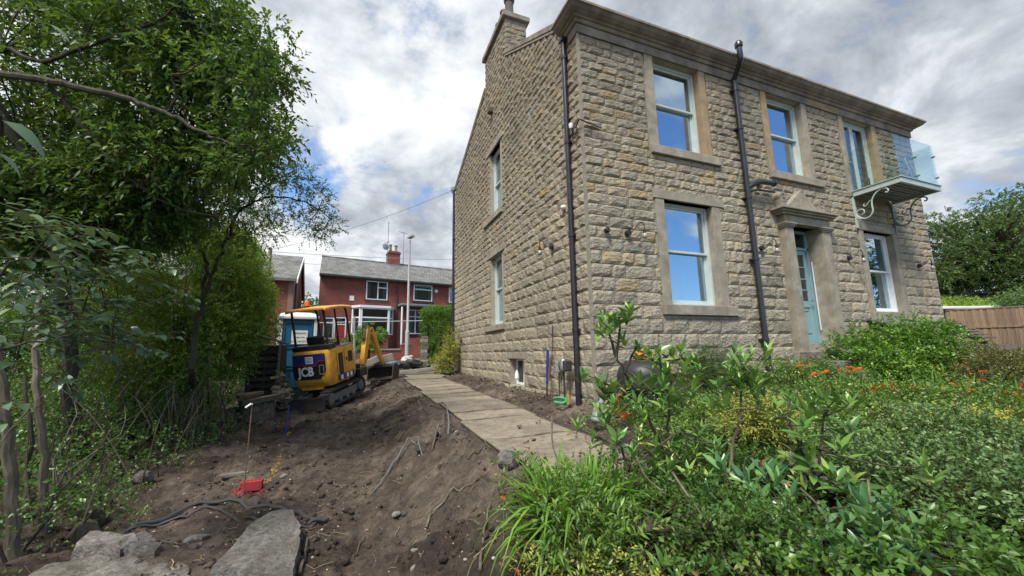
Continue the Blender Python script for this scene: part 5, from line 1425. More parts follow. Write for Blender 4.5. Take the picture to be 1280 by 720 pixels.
flat_rock([(-5.685, -1.357, -1.601), (-5.687, -1.046, -1.600), (-5.393, -1.071, -1.600), (-4.983, -1.345, -1.601), (-4.638, -1.562, -1.602), (-4.529, -1.896, -1.601)], .25, 'pale_rock', 'low flat pale stone along the bottom edge below the two rocks', 5, top=.06)
flat_rock([(-5.597, -0.930, -1.601), (-5.631, -0.654, -1.601), (-5.361, -0.804, -1.600), (-5.140, -1.056, -1.602), (-5.199, -1.176, -1.602), (-5.440, -1.072, -1.602)], .26, 'pale_rock', 'pale angular rock at the bottom left by the black hose', 6, 'rock', 'rock', .13)
flat_rock([(-5.186, -1.207, -1.602), (-5.233, -0.919, -1.600), (-5.179, -0.853, -1.600), (-4.934, -1.214, -1.601), (-4.926, -1.367, -1.602)], .26, 'grey_rock', 'darker jagged rock right of the pale angular rock', 9, 'rock', 'rock', .12)
rock((-4.768, -0.952, -1.600), (.10, .09, .045), 71, 'flat pinkish stone half buried left of the big slab', 'pale_rock', name='stone', cat='stone')
rock((-4.754, -1.122, -1.602), (.16, .10, .03), 72, 'pale crumbled mortar lump on the soil near the bottom left', 'pale_rock', name='mortar_lump', cat='rubble', rough=.6)
rock((-2.129, -1.766, -1.070), (.15, .13, .10), 73, 'grey rock at the left edge of the board path', 'grey_rock', rz=1)
rock((-5.951, 1.028, -1.509), (.13, .10, .09), 74, 'mossy boulder at the foot of the hedge', 'grey_rock', rz=1, cat='rock')
rock((-5.855, 1.844, -1.457), (.09, .08, .05), 75, 'small grey stone at the foot of the hedge stems', 'grey_rock', name='stone', cat='stone')
for k_, (p, s, lb) in enumerate(((((-6.864, 3.375, -1.224)), .05, 'pale stone chip on the dark soil left of the pin'), (((-4.560, 0.361, -1.563)), .03, 'small pale stone right of the red brick'), (((-4.342, 0.591, -1.543)), .045, 'tan stone right of the yellow line'), (((-3.127, -1.386, -1.493)), .04, 'tan stone on the bank in the middle foreground'), (((-3.064, -2.201, -1.466)), .025, 'white pebble on the bank near the bottom edge'), (((-2.274, -0.207, -1.032)), .03, 'white pebble on the bank left of the path boards'), (((-3.083, -2.439, -1.478)), .035, 'pale stone at the bottom edge of the bank'))):
    rock(p, (s*1.3, s, s*.7), 90+k_, lb, 'pale_rock', name='stone', cat='stone', sub=2)

# black hoses, loops of cable and roots
def ground_tube(name, pts, r, mat, label, cat, lift=.012, n=8, k=5, arch=None, group=None):
    P = smooth_path([Vector((p[0], p[1], 0)) for p in pts], k); m = len(P); out = []
    for i, p in enumerate(P):
        z = float(gzn(p.x, p.y))+lift+r
        if arch: z += arch*math.sin(PI*i/(m-1))
        out.append((p.x, p.y, z))
    rr3 = r if not isinstance(r, tuple) else None
    o = MB().tube(out, [r*(1-.4*i/(m-1)) for i in range(m)] if mat in ('pale_stem', 'branch_bark') else r, n).build(name, mat, smooth=True)
    return tag(o, label, cat, group)
ground_tube('hose', [(-5.638, -1.139, -1.600), (-5.570, -0.804, -1.600), (-5.510, -0.460, -1.600), (-5.300, -0.229, -1.600), (-5.030, -0.037, -1.601), (-4.575, -0.118, -1.601), (-4.225, -0.392, -1.602), (-3.957, -0.753, -1.602), (-3.738, -0.870, -1.602), (-3.899, -0.963, -1.600)], .020, 'hose_rubber', 'long black hose curving over the soil at the lower left', 'hose')
ground_tube('hose', [(-5.498, -0.616, -1.601), (-5.379, -0.348, -1.602), (-5.129, -0.257, -1.602), (-4.818, -0.287, -1.602), (-4.534, -0.604, -1.601), (-4.241, -0.902, -1.602), (-3.829, -0.972, -1.601)], .012, 'hose_rubber', 'thinner black hose lying beside the long one', 'hose')
ground_tube('electric_cable', [(-5.643, -1.112, -1.601), (-5.641, -0.938, -1.600), (-5.644, -0.796, -1.602), (-5.592, -0.669, -1.602)], .010, 'grey_plastic', 'grey cable emerging beside the pale rock at the bottom left', 'cable')
ground_tube('plastic_pipe', [(-3.290, -0.449, -1.562), (-3.097, -0.140, -1.471), (-2.932, 0.009, -1.367), (-2.832, 0.207, -1.283), (-2.758, 0.053, -1.247), (-2.731, -0.455, -1.242)], .008, 'bank_pipe', 'bent grey plastic pipe sticking out of the bank', 'pipe', arch=.06)
ground_tube('plastic_pipe', [(-2.437, -0.427, -1.084), (-2.306, 0.139, -1.027), (-2.068, 1.580, -0.976), (-2.026, 2.237, -0.958)], .009, 'bank_pipe', 'grey pipe looping out of the bank beside the path boards', 'pipe', arch=.10)
ground_tube('root', [(-2.635, -0.442, -1.182), (-2.448, -0.080, -1.080), (-2.188, 0.990, -0.993)], .012, 'pale_stem', 'thick root beside the grey pipe loop', 'root', arch=.10)
ground_tube('root', [(-2.941, -1.977, -1.393), (-2.864, -1.829, -1.347), (-2.723, -1.782, -1.259), (-2.585, -1.810, -1.183), (-2.355, -1.799, -1.091)], .009, 'pale_stem', 'long pale root curving down the bank in the middle', 'root')
ground_tube('root', [(-2.785, -2.985, -1.316), (-2.719, -2.800, -1.276), (-2.633, -2.592, -1.225), (-2.496, -2.301, -1.153)], .010, 'pale_stem', 'straight pale root running down the bank to the bottom edge', 'root')
ground_tube('root', [(-3.852, -1.945, -1.602), (-3.851, -1.678, -1.602), (-3.863, -1.355, -1.602)], .014, 'pale_stem', 'pale forked stick beside the big stone slab', 'stick')
ground_tube('root', [(-3.863, -1.355, -1.602), (-3.764, -1.338, -1.601)], .008, 'pale_stem', 'short pale twig crossing the forked stick', 'twig')
ground_tube('root', [(-3.486, -1.702, -1.600), (-3.436, -1.550, -1.598), (-3.382, -1.415, -1.590)], .006, 'pale_stem', 'thin pale twig in the middle of the lower bank', 'twig')
ground_tube('root', [(-2.006, -0.540, -1.035), (-2.112, -0.948, -1.048), (-2.143, -1.191, -1.054)], .008, 'pale_stem', 'small pale root just below the board path', 'root')
ground_tube('root', [(-2.430, -1.333, -1.103), (-2.324, -1.288, -1.070), (-2.231, -1.212, -1.057)], .010, 'pale_stem', 'short stick on the bank left of the boards', 'stick')
ground_tube('root', [(-5.396, -0.592, -1.602), (-5.114, -0.878, -1.601), (-4.846, -1.139, -1.602)], .008, 'pale_stem', 'straw coloured stick lying on the soil above the rocks', 'stick')
ground_tube('root', [(-4.148, 0.722, -1.532), (-4.052, 0.907, -1.519), (-3.945, 1.329, -1.489)], .006, 'branch_bark', 'dark thin stick right of the yellow line', 'stick')
ground_tube('white_root', [(-0.198, 8.264, -0.747), (0.483, 9.885, -0.691), (-0.109, 7.301, -0.758)], .012, 'pale_stem', 'bent pale root on the soil beside the basement window', 'root', arch=.10)

# things at the corner of the house ------------------------------------------
def gl(p, dz=0): return Vector((p[0], p[1], float(gz(p[0], p[1]))+dz))
sh_ = empty('garden_tool', (-.16, 1.42, -.9), 'blue handled garden tool leaning on the gable wall left of the downpipe', 'garden tool')
MB().tube([(-.16, 1.42, -.86), (-.13, 1.40, -.15)], .016, 8).build('shaft', 'black_plastic', sh_)
MB().tube([(-.145, 1.42, -.62), (-.12, 1.40, .02)], .026, 10).build('grip', 'blue_plastic', sh_)
MB().tube([(-.08, 1.32, -.3), (-.05, 1.30, .50)], .008, 6).build('rod', 'black_plastic', sh_)
MB().tube([(-.17, 1.30, -.55), (-.13, 1.28, -.12)], .02, 8).build('handle', 'rust', sh_)
mt_ = empty('meter_box', (-.08, 1.02, -.4), 'small grey meter box on a stake by the gable wall', 'meter box')
MB().box(-.13, -.05, .97, 1.09, -.38, -.18).build('box', 'grey_plastic', mt_, bev=.012); MB().tube([(-.09, 1.03, -.9), (-.09, 1.03, -.38)], .012, 6).build('stake', 'dark_iron', mt_)
tp_ = empty('garden_tap', (-.2, .62, -.5), 'silver garden tap housing with hose on a post beside the downpipe', 'tap')
MB().lathe([(.05, -.36), (.09, -.33), (.10, -.22), (.07, -.14), (.03, -.13)], (-.18, .68, 0), 14).build('housing', 'steel', tp_, smooth=True)
MB().box(-.24, -.10, .52, .62, -.34, -.16).build('dial', 'dark_iron', tp_, bev=.02)
MB().tube([(-.18, .68, -.9), (-.18, .68, -.33)], .018, 8).build('post', 'dark_iron', tp_)
ho = MB(); hp = [( -.35, .75, -.80), (-.28, .62, -.78), (-.20, .55, -.82), (-.26, .42, -.80), (-.38, .40, -.84), (-.46, .52, -.83)]
ho.tube(smooth_path(hp, 4), .022, 8); tag(ho.build('garden_hose', 'green_plastic', smooth=True), 'short green garden hose coiled at the foot of the wall', 'hose')
tag(MB().lathe([(.03, -.86), (.035, -.72), (.015, -.68), (.015, -.64)], (-.30, .34, 0), 10).build('yellow_bottle', 'yellow_paint', smooth=True), 'small yellow bottle at the foot of the downpipe', 'bottle')
nz = MB(); nz.lathe([(.02, -.62), (.05, -.6), (.045, -.5), (.02, -.42)], (-.12, 3.02, 0), 10); tag(nz.build('garden_gnome', 'gloss_white', smooth=True), 'small white and orange ornament in front of the basement window', 'ornament')
# black barbecue or tub with gloves on top, grey bottle, red ring handle
TB = Vector((0.395, -0.697, -0.554))
tub = empty('black_tub', (TB.x, TB.y, -1.0), 'large rounded black plastic tub standing against the front wall behind the rhododendron', 'tub')
mb = MB(); mb.lathe([(.26, -1.05), (.33, -.9), (.365, -.7), (.385, -.52), (.385, -.36), (.35, -.26), (.25, -.17), (.02, -.13)], (TB.x, TB.y, 0), 28); mb.build('body', 'black_plastic', tub, smooth=True)
mb = MB(); mb.lathe([(.393, -.56), (.415, -.55), (.415, -.51), (.393, -.50)], (TB.x, TB.y, 0), 28); mb.build('rim', 'digger_black', tub)
gv = empty('work_glove', (TB.x, TB.y, -.12), 'pair of orange work gloves lying on top of the black tub', 'gloves')
for q, (a, b) in enumerate(((-.08, 0), (.07, .05))):
    mb = MB(); mb.tube(smooth_path([(TB.x+a-.11, TB.y-.05+b, -.115+q*.03), (TB.x+a-.03, TB.y-.06+b, -.07+q*.05), (TB.x+a+.07, TB.y-.04+b, -.09+q*.04)], 3), [.04, .05, .055, .06, .055, .05, .03], 8)
    for f_ in range(4): mb.tube([(TB.x+a+.06, TB.y-.08+f_*.027+b, -.09+q*.04), (TB.x+a+.12, TB.y-.10+f_*.034+b, -.10+q*.03), (TB.x+a+.16, TB.y-.11+f_*.04+b, -.12+q*.03)], [.016, .015, .010], 6)
    mb.tube([(TB.x+a, TB.y-.10+b, -.07+q*.03), (TB.x+a+.05, TB.y-.16+b, -.09)], [.018, .012], 6)
    mb.build('glove', 'orange_cloth', gv, smooth=True)
tag(MB().tube([(TB.x+.27, TB.y-.20, -.30), (TB.x+.30, TB.y-.24, -.45)], [.03, .035], 8).build('orange_handle', 'orange_cloth'), 'orange handled trowel stuck at the right of the black tub', 'trowel')
RB = Vector((0.006, -0.726, -0.763)); wc = empty('red_tub', (RB.x, RB.y, -.95), 'bright red flexible bucket with a looped handle in front of the black tub', 'bucket')
MB().lathe([(.12, -.96), (.145, -.82), (.155, -.76), (.13, -.765), (.10, -.92)], (RB.x, RB.y, 0), 18).build('body', 'red_plastic', wc, smooth=True)
mb = MB(); mb.tube(smooth_path([(RB.x-.15, RB.y, -.77), (RB.x-.12, RB.y-.03, -.64), (RB.x, RB.y-.03, -.58), (RB.x+.12, RB.y-.02, -.64), (RB.x+.15, RB.y, -.77)], 4), .016, 8); mb.build('handle', 'red_plastic', wc, smooth=True)
GB = Vector((-0.574, -0.956, -0.640)); mb = MB(); a_ = Vector((GB.x-.06, GB.y, -.92)); b_ = Vector((GB.x+.10, GB.y+.05, -.62)); d_ = (b_-a_)
mb.tube([a_, a_+d_*.05, a_+d_*.6, a_+d_*.8, a_+d_], [.06, .075, .075, .04, .03], 14); tag(mb.build('grey_bottle', 'grey_metal', smooth=True), 'grey plastic container leaning by the corner of the house', 'container')

# ================================================================== RIGHT SIDE: fence, shed roof, slatted deck, lean-to
F0 = Vector((20.202, 3.510, 1.447)); F1 = Vector((21.433, 1.313, 1.308)); fd_ = (F1-F0); fd_.z = 0; fl = fd_.length; fd_.normalize()
fen = empty('board_fence', (F0.x, F0.y, 0), 'tall brown close-boarded timber fence right of the stone house', 'fence')
FN = Vector((fd_.y, -fd_.x, 0)); nb_ = int(fl/.105); frn = random.Random(6)
me0 = MB().box(-.056, .056, -.011, .011, 0, 1.95).mesh('board')
zt_ = F0.z
for i in range(nb_):
    p = F0+fd_*(i*.105+.05); o = link('board', me0, fen, 'fence_wood')
    o.location = (p.x-F0.x+FN.x*(.008 if i % 2 else -.008), p.y-F0.y+FN.y*(.008 if i % 2 else -.008), zt_-1.98+frn.uniform(-.01, .01)); o.rotation_euler = (0, 0, math.atan2(fd_.y, fd_.x)+frn.uniform(-.02, .02))
mb = MB(); c = (F0+F1)/2; mb.obox((c.x, c.y, zt_+.0), fd_*fl/2, FN*.035, (0, 0, .022)); mb.build('capping_rail', 'fence_wood', fen)
mb = MB(); c = (F0+F1)/2+FN*.03; mb.obox((c.x, c.y, zt_-.78), fd_*fl/2, FN*.02, (0, 0, .03)); mb.build('arris_rail', 'fence_wood', fen)
sr = MB(); A1 = Vector((25.615, 5.657, 1.960)); A2 = Vector((27.430, 3.881, 1.847)); A3 = Vector((36.602, 7.747, 2.796)); A4 = Vector((34.027, 8.744, 2.845))
shd = empty('garden_shed', (A1.x, A1.y, 0), 'low shed with a pale metal roof behind the timber fence', 'shed')
sr.add([A1, A2, A3, A4]+[p-Vector((0, 0, .08)) for p in (A1, A2, A3, A4)], [(0, 1, 2, 3), (7, 6, 5, 4), (0, 4, 5, 1), (1, 5, 6, 2), (2, 6, 7, 3), (3, 7, 4, 0)]); sr.build('roof', 'aluminium_roof', shd)
sb_ = MB(); q_ = [p*1 for p in (A1, A2, A3, A4)]; cc_ = sum(q_, Vector())/4
for p in q_: p += (cc_-p)*.04; p.z = min(A1.z, A4.z)-.09
sb_.add([(p.x, p.y, p.z) for p in q_]+[(p.x, p.y, -.4) for p in q_], [(0, 1, 2, 3), (7, 6, 5, 4), (0, 4, 5, 1), (1, 5, 6, 2), (2, 6, 7, 3), (3, 7, 4, 0)]); sb_.build('wall', 'fence_wood', shd)
dk = empty('slatted_deck', (13.664, 0.810, 0.384), 'grey slatted timber deck top beside the far corner of the house', 'decking')
for i in range(7):
    f = i/6
    p = Vector((13.275, 1.326, 0.790)).lerp(Vector((11.300, 0.024, 0.208)), f); q = Vector((15.167, 1.465, 0.746)).lerp(Vector((12.929, -0.059, 0.157)), f)
    mb = MB(); mb.bar(p, q, .20, .035); mb.build('slat', 'old_wood', dk)
mb = MB(); mb.bar(Vector((13.262, 1.246, 0.657))-Vector((0, 0, .12)), Vector((11.526, 0.059, 0.124))-Vector((0, 0, .12)), .06, .12); mb.bar(Vector((14.838, 1.392, 0.657))-Vector((0, 0, .12)), Vector((12.765, 0.016, 0.094))-Vector((0, 0, .12)), .06, .12); mb.build('joist', 'old_wood', dk)
for p in ((13.196, 1.164, 0.650), (11.526, 0.059, 0.124), (14.839, 1.396, 0.630), (12.766, 0.019, 0.072)): MB().tube([p, (p[0], p[1], -.8)], .05, 6).build('post', 'old_wood', dk)
lt = empty('log_store', (9.329, 0.958, 0.511), 'small dark timber store with a sloping felt lid below the lower right window', 'store')
a, b = Vector((9.418, 1.227, 0.641)), Vector((9.636, 0.854, 0.420))
mb = MB(); mb.add([(7.35, -.02, .62), (8.45, -.02, .62), (8.55, -.85, .36), (7.30, -.85, .36)]+[(7.35, -.02, .58), (8.45, -.02, .58), (8.55, -.85, .32), (7.30, -.85, .32)], [(0, 1, 2, 3), (7, 6, 5, 4), (0, 4, 5, 1), (1, 5, 6, 2), (2, 6, 7, 3), (3, 7, 4, 0)]); mb.build('lid', 'slate', lt)
mb = MB(); mb.box(7.42, 8.4, -.76, -.74, -.6, .33); mb.box(7.42, 7.45, -.74, -.05, -.6, .45); mb.box(8.37, 8.4, -.74, -.05, -.6, .45); mb.build('side', 'pallet_wood', lt)
# ================================================================== VEGETATION
VR = np.random.default_rng(2024)
def unit(a): return a/np.maximum(np.linalg.norm(a, axis=1, keepdims=True), 1e-9)
def leaf_geo(P, D, L, W, R, fold=.18, droop=.15, four=True, upf=.9):
    """a folded leaf on each base point P along D"""
    n = len(P)
    U = np.tile([0, 0, 1.0], (n, 1))*upf+R.normal(0, .55, (n, 3))
    S = unit(np.cross(D, U)); Nn = np.cross(S, D)
    L = L[:, None]; W = W[:, None]
    mid = P+D*L*.45; tip = P+D*L-np.array([0, 0, 1.0])*L*droop
    l_ = mid+S*W*.5+Nn*W*fold; r_ = mid-S*W*.5+Nn*W*fold
    if four:
        V = np.stack([P, l_, tip, r_, mid-Nn*W*.05], 1).reshape(-1, 3); b = np.arange(n)[:, None]*5
        F = np.concatenate([b+[0, 4, 1], b+[1, 4, 2], b+[0, 3, 4], b+[3, 2, 4]]); k = 5
    else:
        V = np.stack([P, l_, tip, r_], 1).reshape(-1, 3); b = np.arange(n)[:, None]*4
        F = np.concatenate([b+[0, 2, 1], b+[0, 3, 2]]); k = 4
    return V, F, k
def slabc(A, B, C_, D_, th, n, seed, jit=.0):
    """n points in the slab between the quad A B C D (top-left, top-right, bottom-right, bottom-left) and its shift by th"""
    R = np.random.default_rng(seed); u = R.random(n)[:, None]; v = R.random(n)[:, None]; w = R.random(n)[:, None]
    A, B, C_, D_ = map(lambda p: np.array(p, float), (A, B, C_, D_))
    return (A*(1-u)+B*u)*(1-v)+(D_*(1-u)+C_*u)*v+np.array(th)*w+R.normal(0, 1, (n, 3))*jit
def crown(name, parent, C, rad, per, tlen, lpt, L, W, mat, seed, up=.3, droop=.25, four=False, flat=1.0, twig=0, tmin=0, tmax=1, spread=.9, twr=.002, shell=.4, stuff=True, label=None, cat=None, upf=.9):
    """twigs full of leaves growing out of every clump centre"""
    R = np.random.default_rng(seed); C = np.asarray(C, float); n = len(C)*per
    ci = np.repeat(np.arange(len(C)), per); rad = np.broadcast_to(np.asarray(rad, float), (len(C),))
    d = unit(R.normal(0, 1, (n, 3))); rr = (shell+(1-shell)*R.random(n))**.6
    o = C[ci]+d*np.array([1, 1, flat])*(rr*rad[ci])[:, None]
    D = unit(d*.9+R.normal(0, .6, (n, 3))+np.array([0, 0, up]))
    tl = tlen*R.uniform(.6, 1.25, n)
    s = (np.arange(lpt)+.6)/lpt
    P = o[:, None, :]+D[:, None, :]*(s[None, :]*tl[:, None])[:, :, None]
    P[:, :, 2] -= droop*(s[None, :]**2)*tl[:, None]
    side = unit(np.cross(D, R.normal(0, 1, (n, 3))))
    sg = np.where(np.arange(lpt) % 2 == 0, 1.0, -1.0)
    LD = D[:, None, :]+side[:, None, :]*sg[None, :, None]*spread+R.normal(0, .22, (n, lpt, 3)); LD[:, :, 2] -= .15
    P = P.reshape(-1, 3); LD = unit(LD.reshape(-1, 3)); m = len(P)
    Ls = L*R.uniform(.65, 1.2, m); Ws = W*R.uniform(.75, 1.2, m)
    V, F, k = leaf_geo(P, LD, Ls, Ws, R, four=four, upf=upf)
    ct = R.normal(0, .14, len(C))[ci]; tw = R.normal(0, .10, n)
    t_ = np.clip(.45+np.repeat(ct+tw, lpt)+R.normal(0, .14, m), 0, 1)*(tmax-tmin)+tmin
    me = npmesh(name, V, [F], np.repeat(t_, k)); ob = link(name, me, None, mat)
    if parent is not None: ob.parent = parent; ob.matrix_parent_inverse = ROOT[parent].inverted()
    if stuff: tag(ob, label, cat, kind='stuff')
    else: tag(ob, label, cat)
    if twig:
        A0 = o; B0 = o+D*tl[:, None]-np.array([0, 0, 1])*(droop*tl)[:, None]; e1 = side*twr; e2 = unit(np.cross(D, side))*twr
        TV = np.stack([A0+e1, A0-e1*.5+e2*.87, A0-e1*.5-e2*.87, B0+e1*.4, B0-e1*.2+e2*.35, B0-e1*.2-e2*.35], 1).reshape(-1, 3); b = np.arange(n)[:, None]*6
        TF = np.concatenate([b+[0, 1, 4, 3], b+[1, 2, 5, 4], b+[2, 0, 3, 5]])
        # fine limbs from the clump centre to its twigs
        tme = npmesh('twigs', TV, [TF], None); tob = link('twigs', tme, None, 'branch_bark')
        if parent is not None: tob.parent = parent; tob.matrix_parent_inverse = ROOT[parent].inverted()
        tag(tob, kind='stuff')
    return ob
def limb(parent, pts, r0, r1, name='limb', mat='branch_bark', k=4, n=8, wob=.012, seed=0):
    P = smooth_path(pts, k); rs = random.Random(seed+len(P)); m = len(P)
    Q = [p+Vector((rs.gauss(0, wob), rs.gauss(0, wob), rs.gauss(0, wob*.5))) for p in P]
    return MB().tube(Q, [r0+(r1-r0)*(i/(m-1))**.9 for i in range(m)], n).build(name, mat, parent, smooth=True)
def connect(parent, C, hub, r=.006, seed=1, frac=1.0, mat='branch_bark'):
    """branches from a hub (or the nearest of several) to the clump centres, one joined part"""
    rs = random.Random(seed); mb = MB(); hub = [Vector(h) for h in hub]
    for c in C:
        if rs.random() > frac: continue
        c = Vector(c); h = min(hub, key=lambda q: (q-c).length)
        md = h.lerp(c, .5)+Vector((rs.gauss(0, .06), rs.gauss(0, .06), .05))
        mb.tube(smooth_path([h, md, c], 3), lerpl(r*1.6, r*.5, 7), 5, False)
    o = mb.build('branches', mat, parent); return tag(o, kind='stuff')

# --- large tree over the left side ------------------------------------
t1 = empty('overhanging_tree', (-5.924, 0.033, -1.596), 'large dark leafy tree arching over the left side, sky showing through its crown', 'tree')
TP1 = [(-5.924, 0.033, -1.596), (-6.778, 1.750, -1.636), (-6.899, 1.565, -0.932), (-6.936, 1.357, -0.286), (-6.937, 1.113, 0.492), (-7.123, 0.857, 1.745), (-7.562, 0.725, 2.856), (-7.936, 0.684, 3.305)]
limb(t1, TP1, .10, .05, 'trunk')
LB1 = [(-7.936, 0.684, 3.305), (-7.410, 0.281, 3.190), (-6.892, -0.005, 3.049), (-6.427, -0.216, 2.903), (-6.029, -0.405, 2.785), (-5.776, -0.485, 2.679), (-5.549, -0.558, 2.590), (-5.286, -0.636, 2.450), (-5.089, -0.693, 2.336), (-4.797, -0.790, 2.237), (-4.490, -0.897, 2.163)]
limb(t1, LB1, .048, .010, 'limb', seed=2)
LB2 = [(-7.936, 0.684, 3.305), (-7.598, 0.499, 3.605), (-7.058, 0.216, 3.400), (-6.583, -0.089, 3.459), (-6.087, -0.312, 3.627), (-5.595, -0.550, 3.884), (-5.190, -0.768, 4.231)]
limb(t1, LB2, .030, .010, 'limb', seed=3)
LB3 = [(-6.892, -0.005, 3.049), (-6.636, 0.056, 2.750), (-6.345, 0.121, 2.352), (-6.041, 0.168, 2.026), (-5.588, 0.249, 1.793), (-5.034, 0.052, 1.686)]
limb(t1, LB3, .03, .008, 'limb', seed=4)
LB4 = [(-5.549, -0.558, 2.590), (-5.422, -0.692, 2.758), (-5.470, -0.755, 2.916), (-5.300, -0.831, 2.971), (-5.044, -0.968, 3.181)]
limb(t1, LB4, .014, .006, 'limb', seed=5, wob=.006)
c1 = np.concatenate([slabc((-8.536, 0.614, 5.042), (-5.021, -0.896, 4.583), (-4.898, -0.806, 3.176), (-8.441, 0.967, 2.813), (.3, 1.3, .1), 66, 1),
                     slabc((-8.556, 1.077, 3.064), (-4.904, -0.739, 3.427), (-4.630, -0.682, 2.490), (-8.382, 1.188, 1.420), (.3, 1.3, 0), 66, 2),
                     slabc((-8.143, 0.833, 2.295), (-6.033, 0.408, 2.501), (-5.822, 0.523, 1.992), (-8.152, 0.969, 0.915), (.3, 1.2, 0), 50, 3)])
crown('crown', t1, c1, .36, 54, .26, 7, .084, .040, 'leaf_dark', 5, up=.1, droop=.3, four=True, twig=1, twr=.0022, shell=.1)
c1b = np.array([(-4.692, -0.780, 2.565), (-4.487, -0.826, 2.371), (-4.408, -0.779, 2.239), (-4.618, -0.740, 2.174), (-4.849, -0.535, 2.139), (-4.753, -0.798, 3.424), (-4.807, -0.722, 3.115), (-4.697, -0.726, 2.891), (-4.919, -0.796, 3.782), (-5.005, -0.230, 1.988)])
crown('crown', t1, c1b, .14, 22, .18, 7, .066, .03, 'leaf_dark', 6, up=.35, droop=.1, four=True, twig=1, twr=.002, tmin=.1)
connect(t1, c1, LB1+LB2+LB3, .0055, 3, .6)

# --- slender tree with an open crown -----------------------------------
t2 = empty('slender_tree', (-7.086, 5.932, -1.058), 'slender twin-trunked tree with an open crown against the sky beside the slate roof', 'tree')
T2a = [(-7.086, 5.932, -1.058), (-6.094, 2.663, -0.303), (-6.066, 2.561, 0.221), (-6.012, 2.459, 0.679), (-5.947, 2.342, 1.202), (-5.949, 2.285, 1.530), (-6.114, 2.396, 1.889), (-6.318, 2.531, 2.191)]
T2b = [(-6.012, 2.459, 0.679), (-5.895, 2.333, 1.136), (-5.787, 2.223, 1.527), (-5.631, 2.093, 1.917), (-5.545, 2.003, 2.244), (-5.309, 1.865, 2.501), (-4.967, 1.712, 2.613), (-4.568, 1.567, 2.553), (-4.239, 1.467, 2.389), (-4.058, 1.427, 2.216)]
limb(t2, T2a, .052, .018, 'trunk'); limb(t2, T2b, .036, .006, 'limb', seed=4)
limb(t2, [(-5.309, 1.865, 2.501), (-5.072, 1.626, 2.717), (-4.811, 1.496, 2.880), (-4.469, 1.363, 2.874), (-4.217, 1.298, 2.688)], .012, .004, 'limb', seed=6)
limb(t2, [(-5.631, 2.093, 1.917), (-5.610, 2.096, 2.478), (-5.690, 2.057, 2.879), (-5.518, 1.920, 3.275)], .014, .005, 'limb', seed=7)
limb(t2, [(-6.382, 4.814, -1.220), (-5.792, 2.459, -0.432), (-5.742, 2.241, 0.083), (-5.674, 2.148, 0.463)], .014, .006, 'limb', seed=8)
c2 = np.array([(-5.474, 1.860, 2.898), (-5.247, 1.789, 2.802), (-4.956, 1.559, 2.844), (-4.689, 1.449, 2.878), (-4.439, 1.374, 2.744), (-4.212, 1.316, 2.572), (-4.115, 1.419, 2.387), (-4.030, 1.428, 2.150), (-4.147, 1.501, 1.994), (-4.389, 1.571, 2.130), (-4.486, 1.563, 2.394), (-4.772, 1.673, 2.399), (-5.016, 1.782, 2.325), (-5.325, 1.906, 2.305), (-5.491, 2.022, 2.636), (-5.748, 2.102, 2.747), (-5.636, 2.001, 3.078), (-5.798, 2.173, 2.455), (-4.901, 1.891, 2.066), (-5.186, 2.020, 1.965), (-5.467, 2.110, 2.076), (-4.534, 1.373, 2.965), (-5.845, 2.257, 2.083), (-6.270, 2.501, 2.258), (-6.152, 2.413, 2.499)])
crown('crown', t2, c2, .19, 38, .17, 7, .044, .023, 'leaf_mid', 15, up=.1, droop=.3, twig=1, twr=.0022, shell=.1, tmin=.0, tmax=.9)
c2b = slabc((-6.549, 2.532, 3.324), (-5.283, 2.118, 3.488), (-5.448, 2.685, 2.479), (-6.546, 2.826, 2.259), (.2, .8, 0), 24, 12)
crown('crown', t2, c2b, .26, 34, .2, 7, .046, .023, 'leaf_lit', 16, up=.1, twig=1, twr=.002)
connect(t2, np.concatenate([c2, c2b]), T2b+T2a[-2:]+[(-4.811, 1.496, 2.880), (-5.610, 2.096, 2.478)], .005, 5)

# --- big bush of mixed hedge plants behind the trunks ----------------------
b1_ = empty('hedge_bush', (-6.637, 2.390, -1.328), 'big rounded mid green bush behind the trunks on the left bank', 'bush')
cB = np.concatenate([slabc((-7.792, 2.520, 2.434), (-5.881, 3.718, 2.517), (-5.394, 4.054, 0.750), (-7.226, 2.094, -0.120), (-.2, 1.6, 0), 95, 21), slabc((-7.108, 2.293, 0.344), (-5.691, 3.526, 0.703), (-5.655, 3.660, -0.140), (-6.955, 2.401, -0.611), (-.2, 1.2, 0), 26, 22)])
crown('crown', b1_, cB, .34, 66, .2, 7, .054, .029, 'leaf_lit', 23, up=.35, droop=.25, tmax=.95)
connect(b1_, cB, [(-6.595, 2.404, -1.335), (-6.870, 3.097, -0.427), (-6.558, 3.342, -0.039), (-7.161, 2.682, 0.109)], .007, 8, .35)
b2_ = empty('bright_bush', (-8.377, 15.455, -0.846), 'bright yellow-green rounded bush at the right end of the hedge beside the brick house', 'bush')
cC = np.concatenate([slabc((-6.751, 4.660, 2.805), (-5.742, 4.516, 2.619), (-5.373, 4.825, 1.273), (-6.529, 4.708, 0.789), (-.4, 1.0, 0), 70, 31), slabc((-6.477, 4.872, 0.979), (-5.371, 5.069, 1.115), (-5.427, 5.221, 0.374), (-6.358, 4.978, 0.109), (-.3, .8, 0), 18, 32)])
crown('crown', b2_, cC, .28, 85, .16, 7, .058, .032, 'leaf_bright', 33, up=.6, droop=.1)
connect(b2_, cC, [(-8.377, 15.455, -0.846), (-6.092, 5.183, 0.833)], .012, 9, .5)
b3_ = empty('shade_bush', (-6.382, 4.814, -1.220), 'dark low bush with bare tangled stems below the bright rounded bush', 'bush')
cD = np.concatenate([slabc((-6.918, 3.370, 0.604), (-5.625, 4.158, 0.672), (-5.546, 4.258, -0.074), (-6.718, 3.234, -0.307), (-.2, .9, 0), 34, 41)])
crown('crown', b3_, cD, .26, 62, .17, 7, .040, .020, 'leaf_dark', 43, up=.3, tmin=.2)
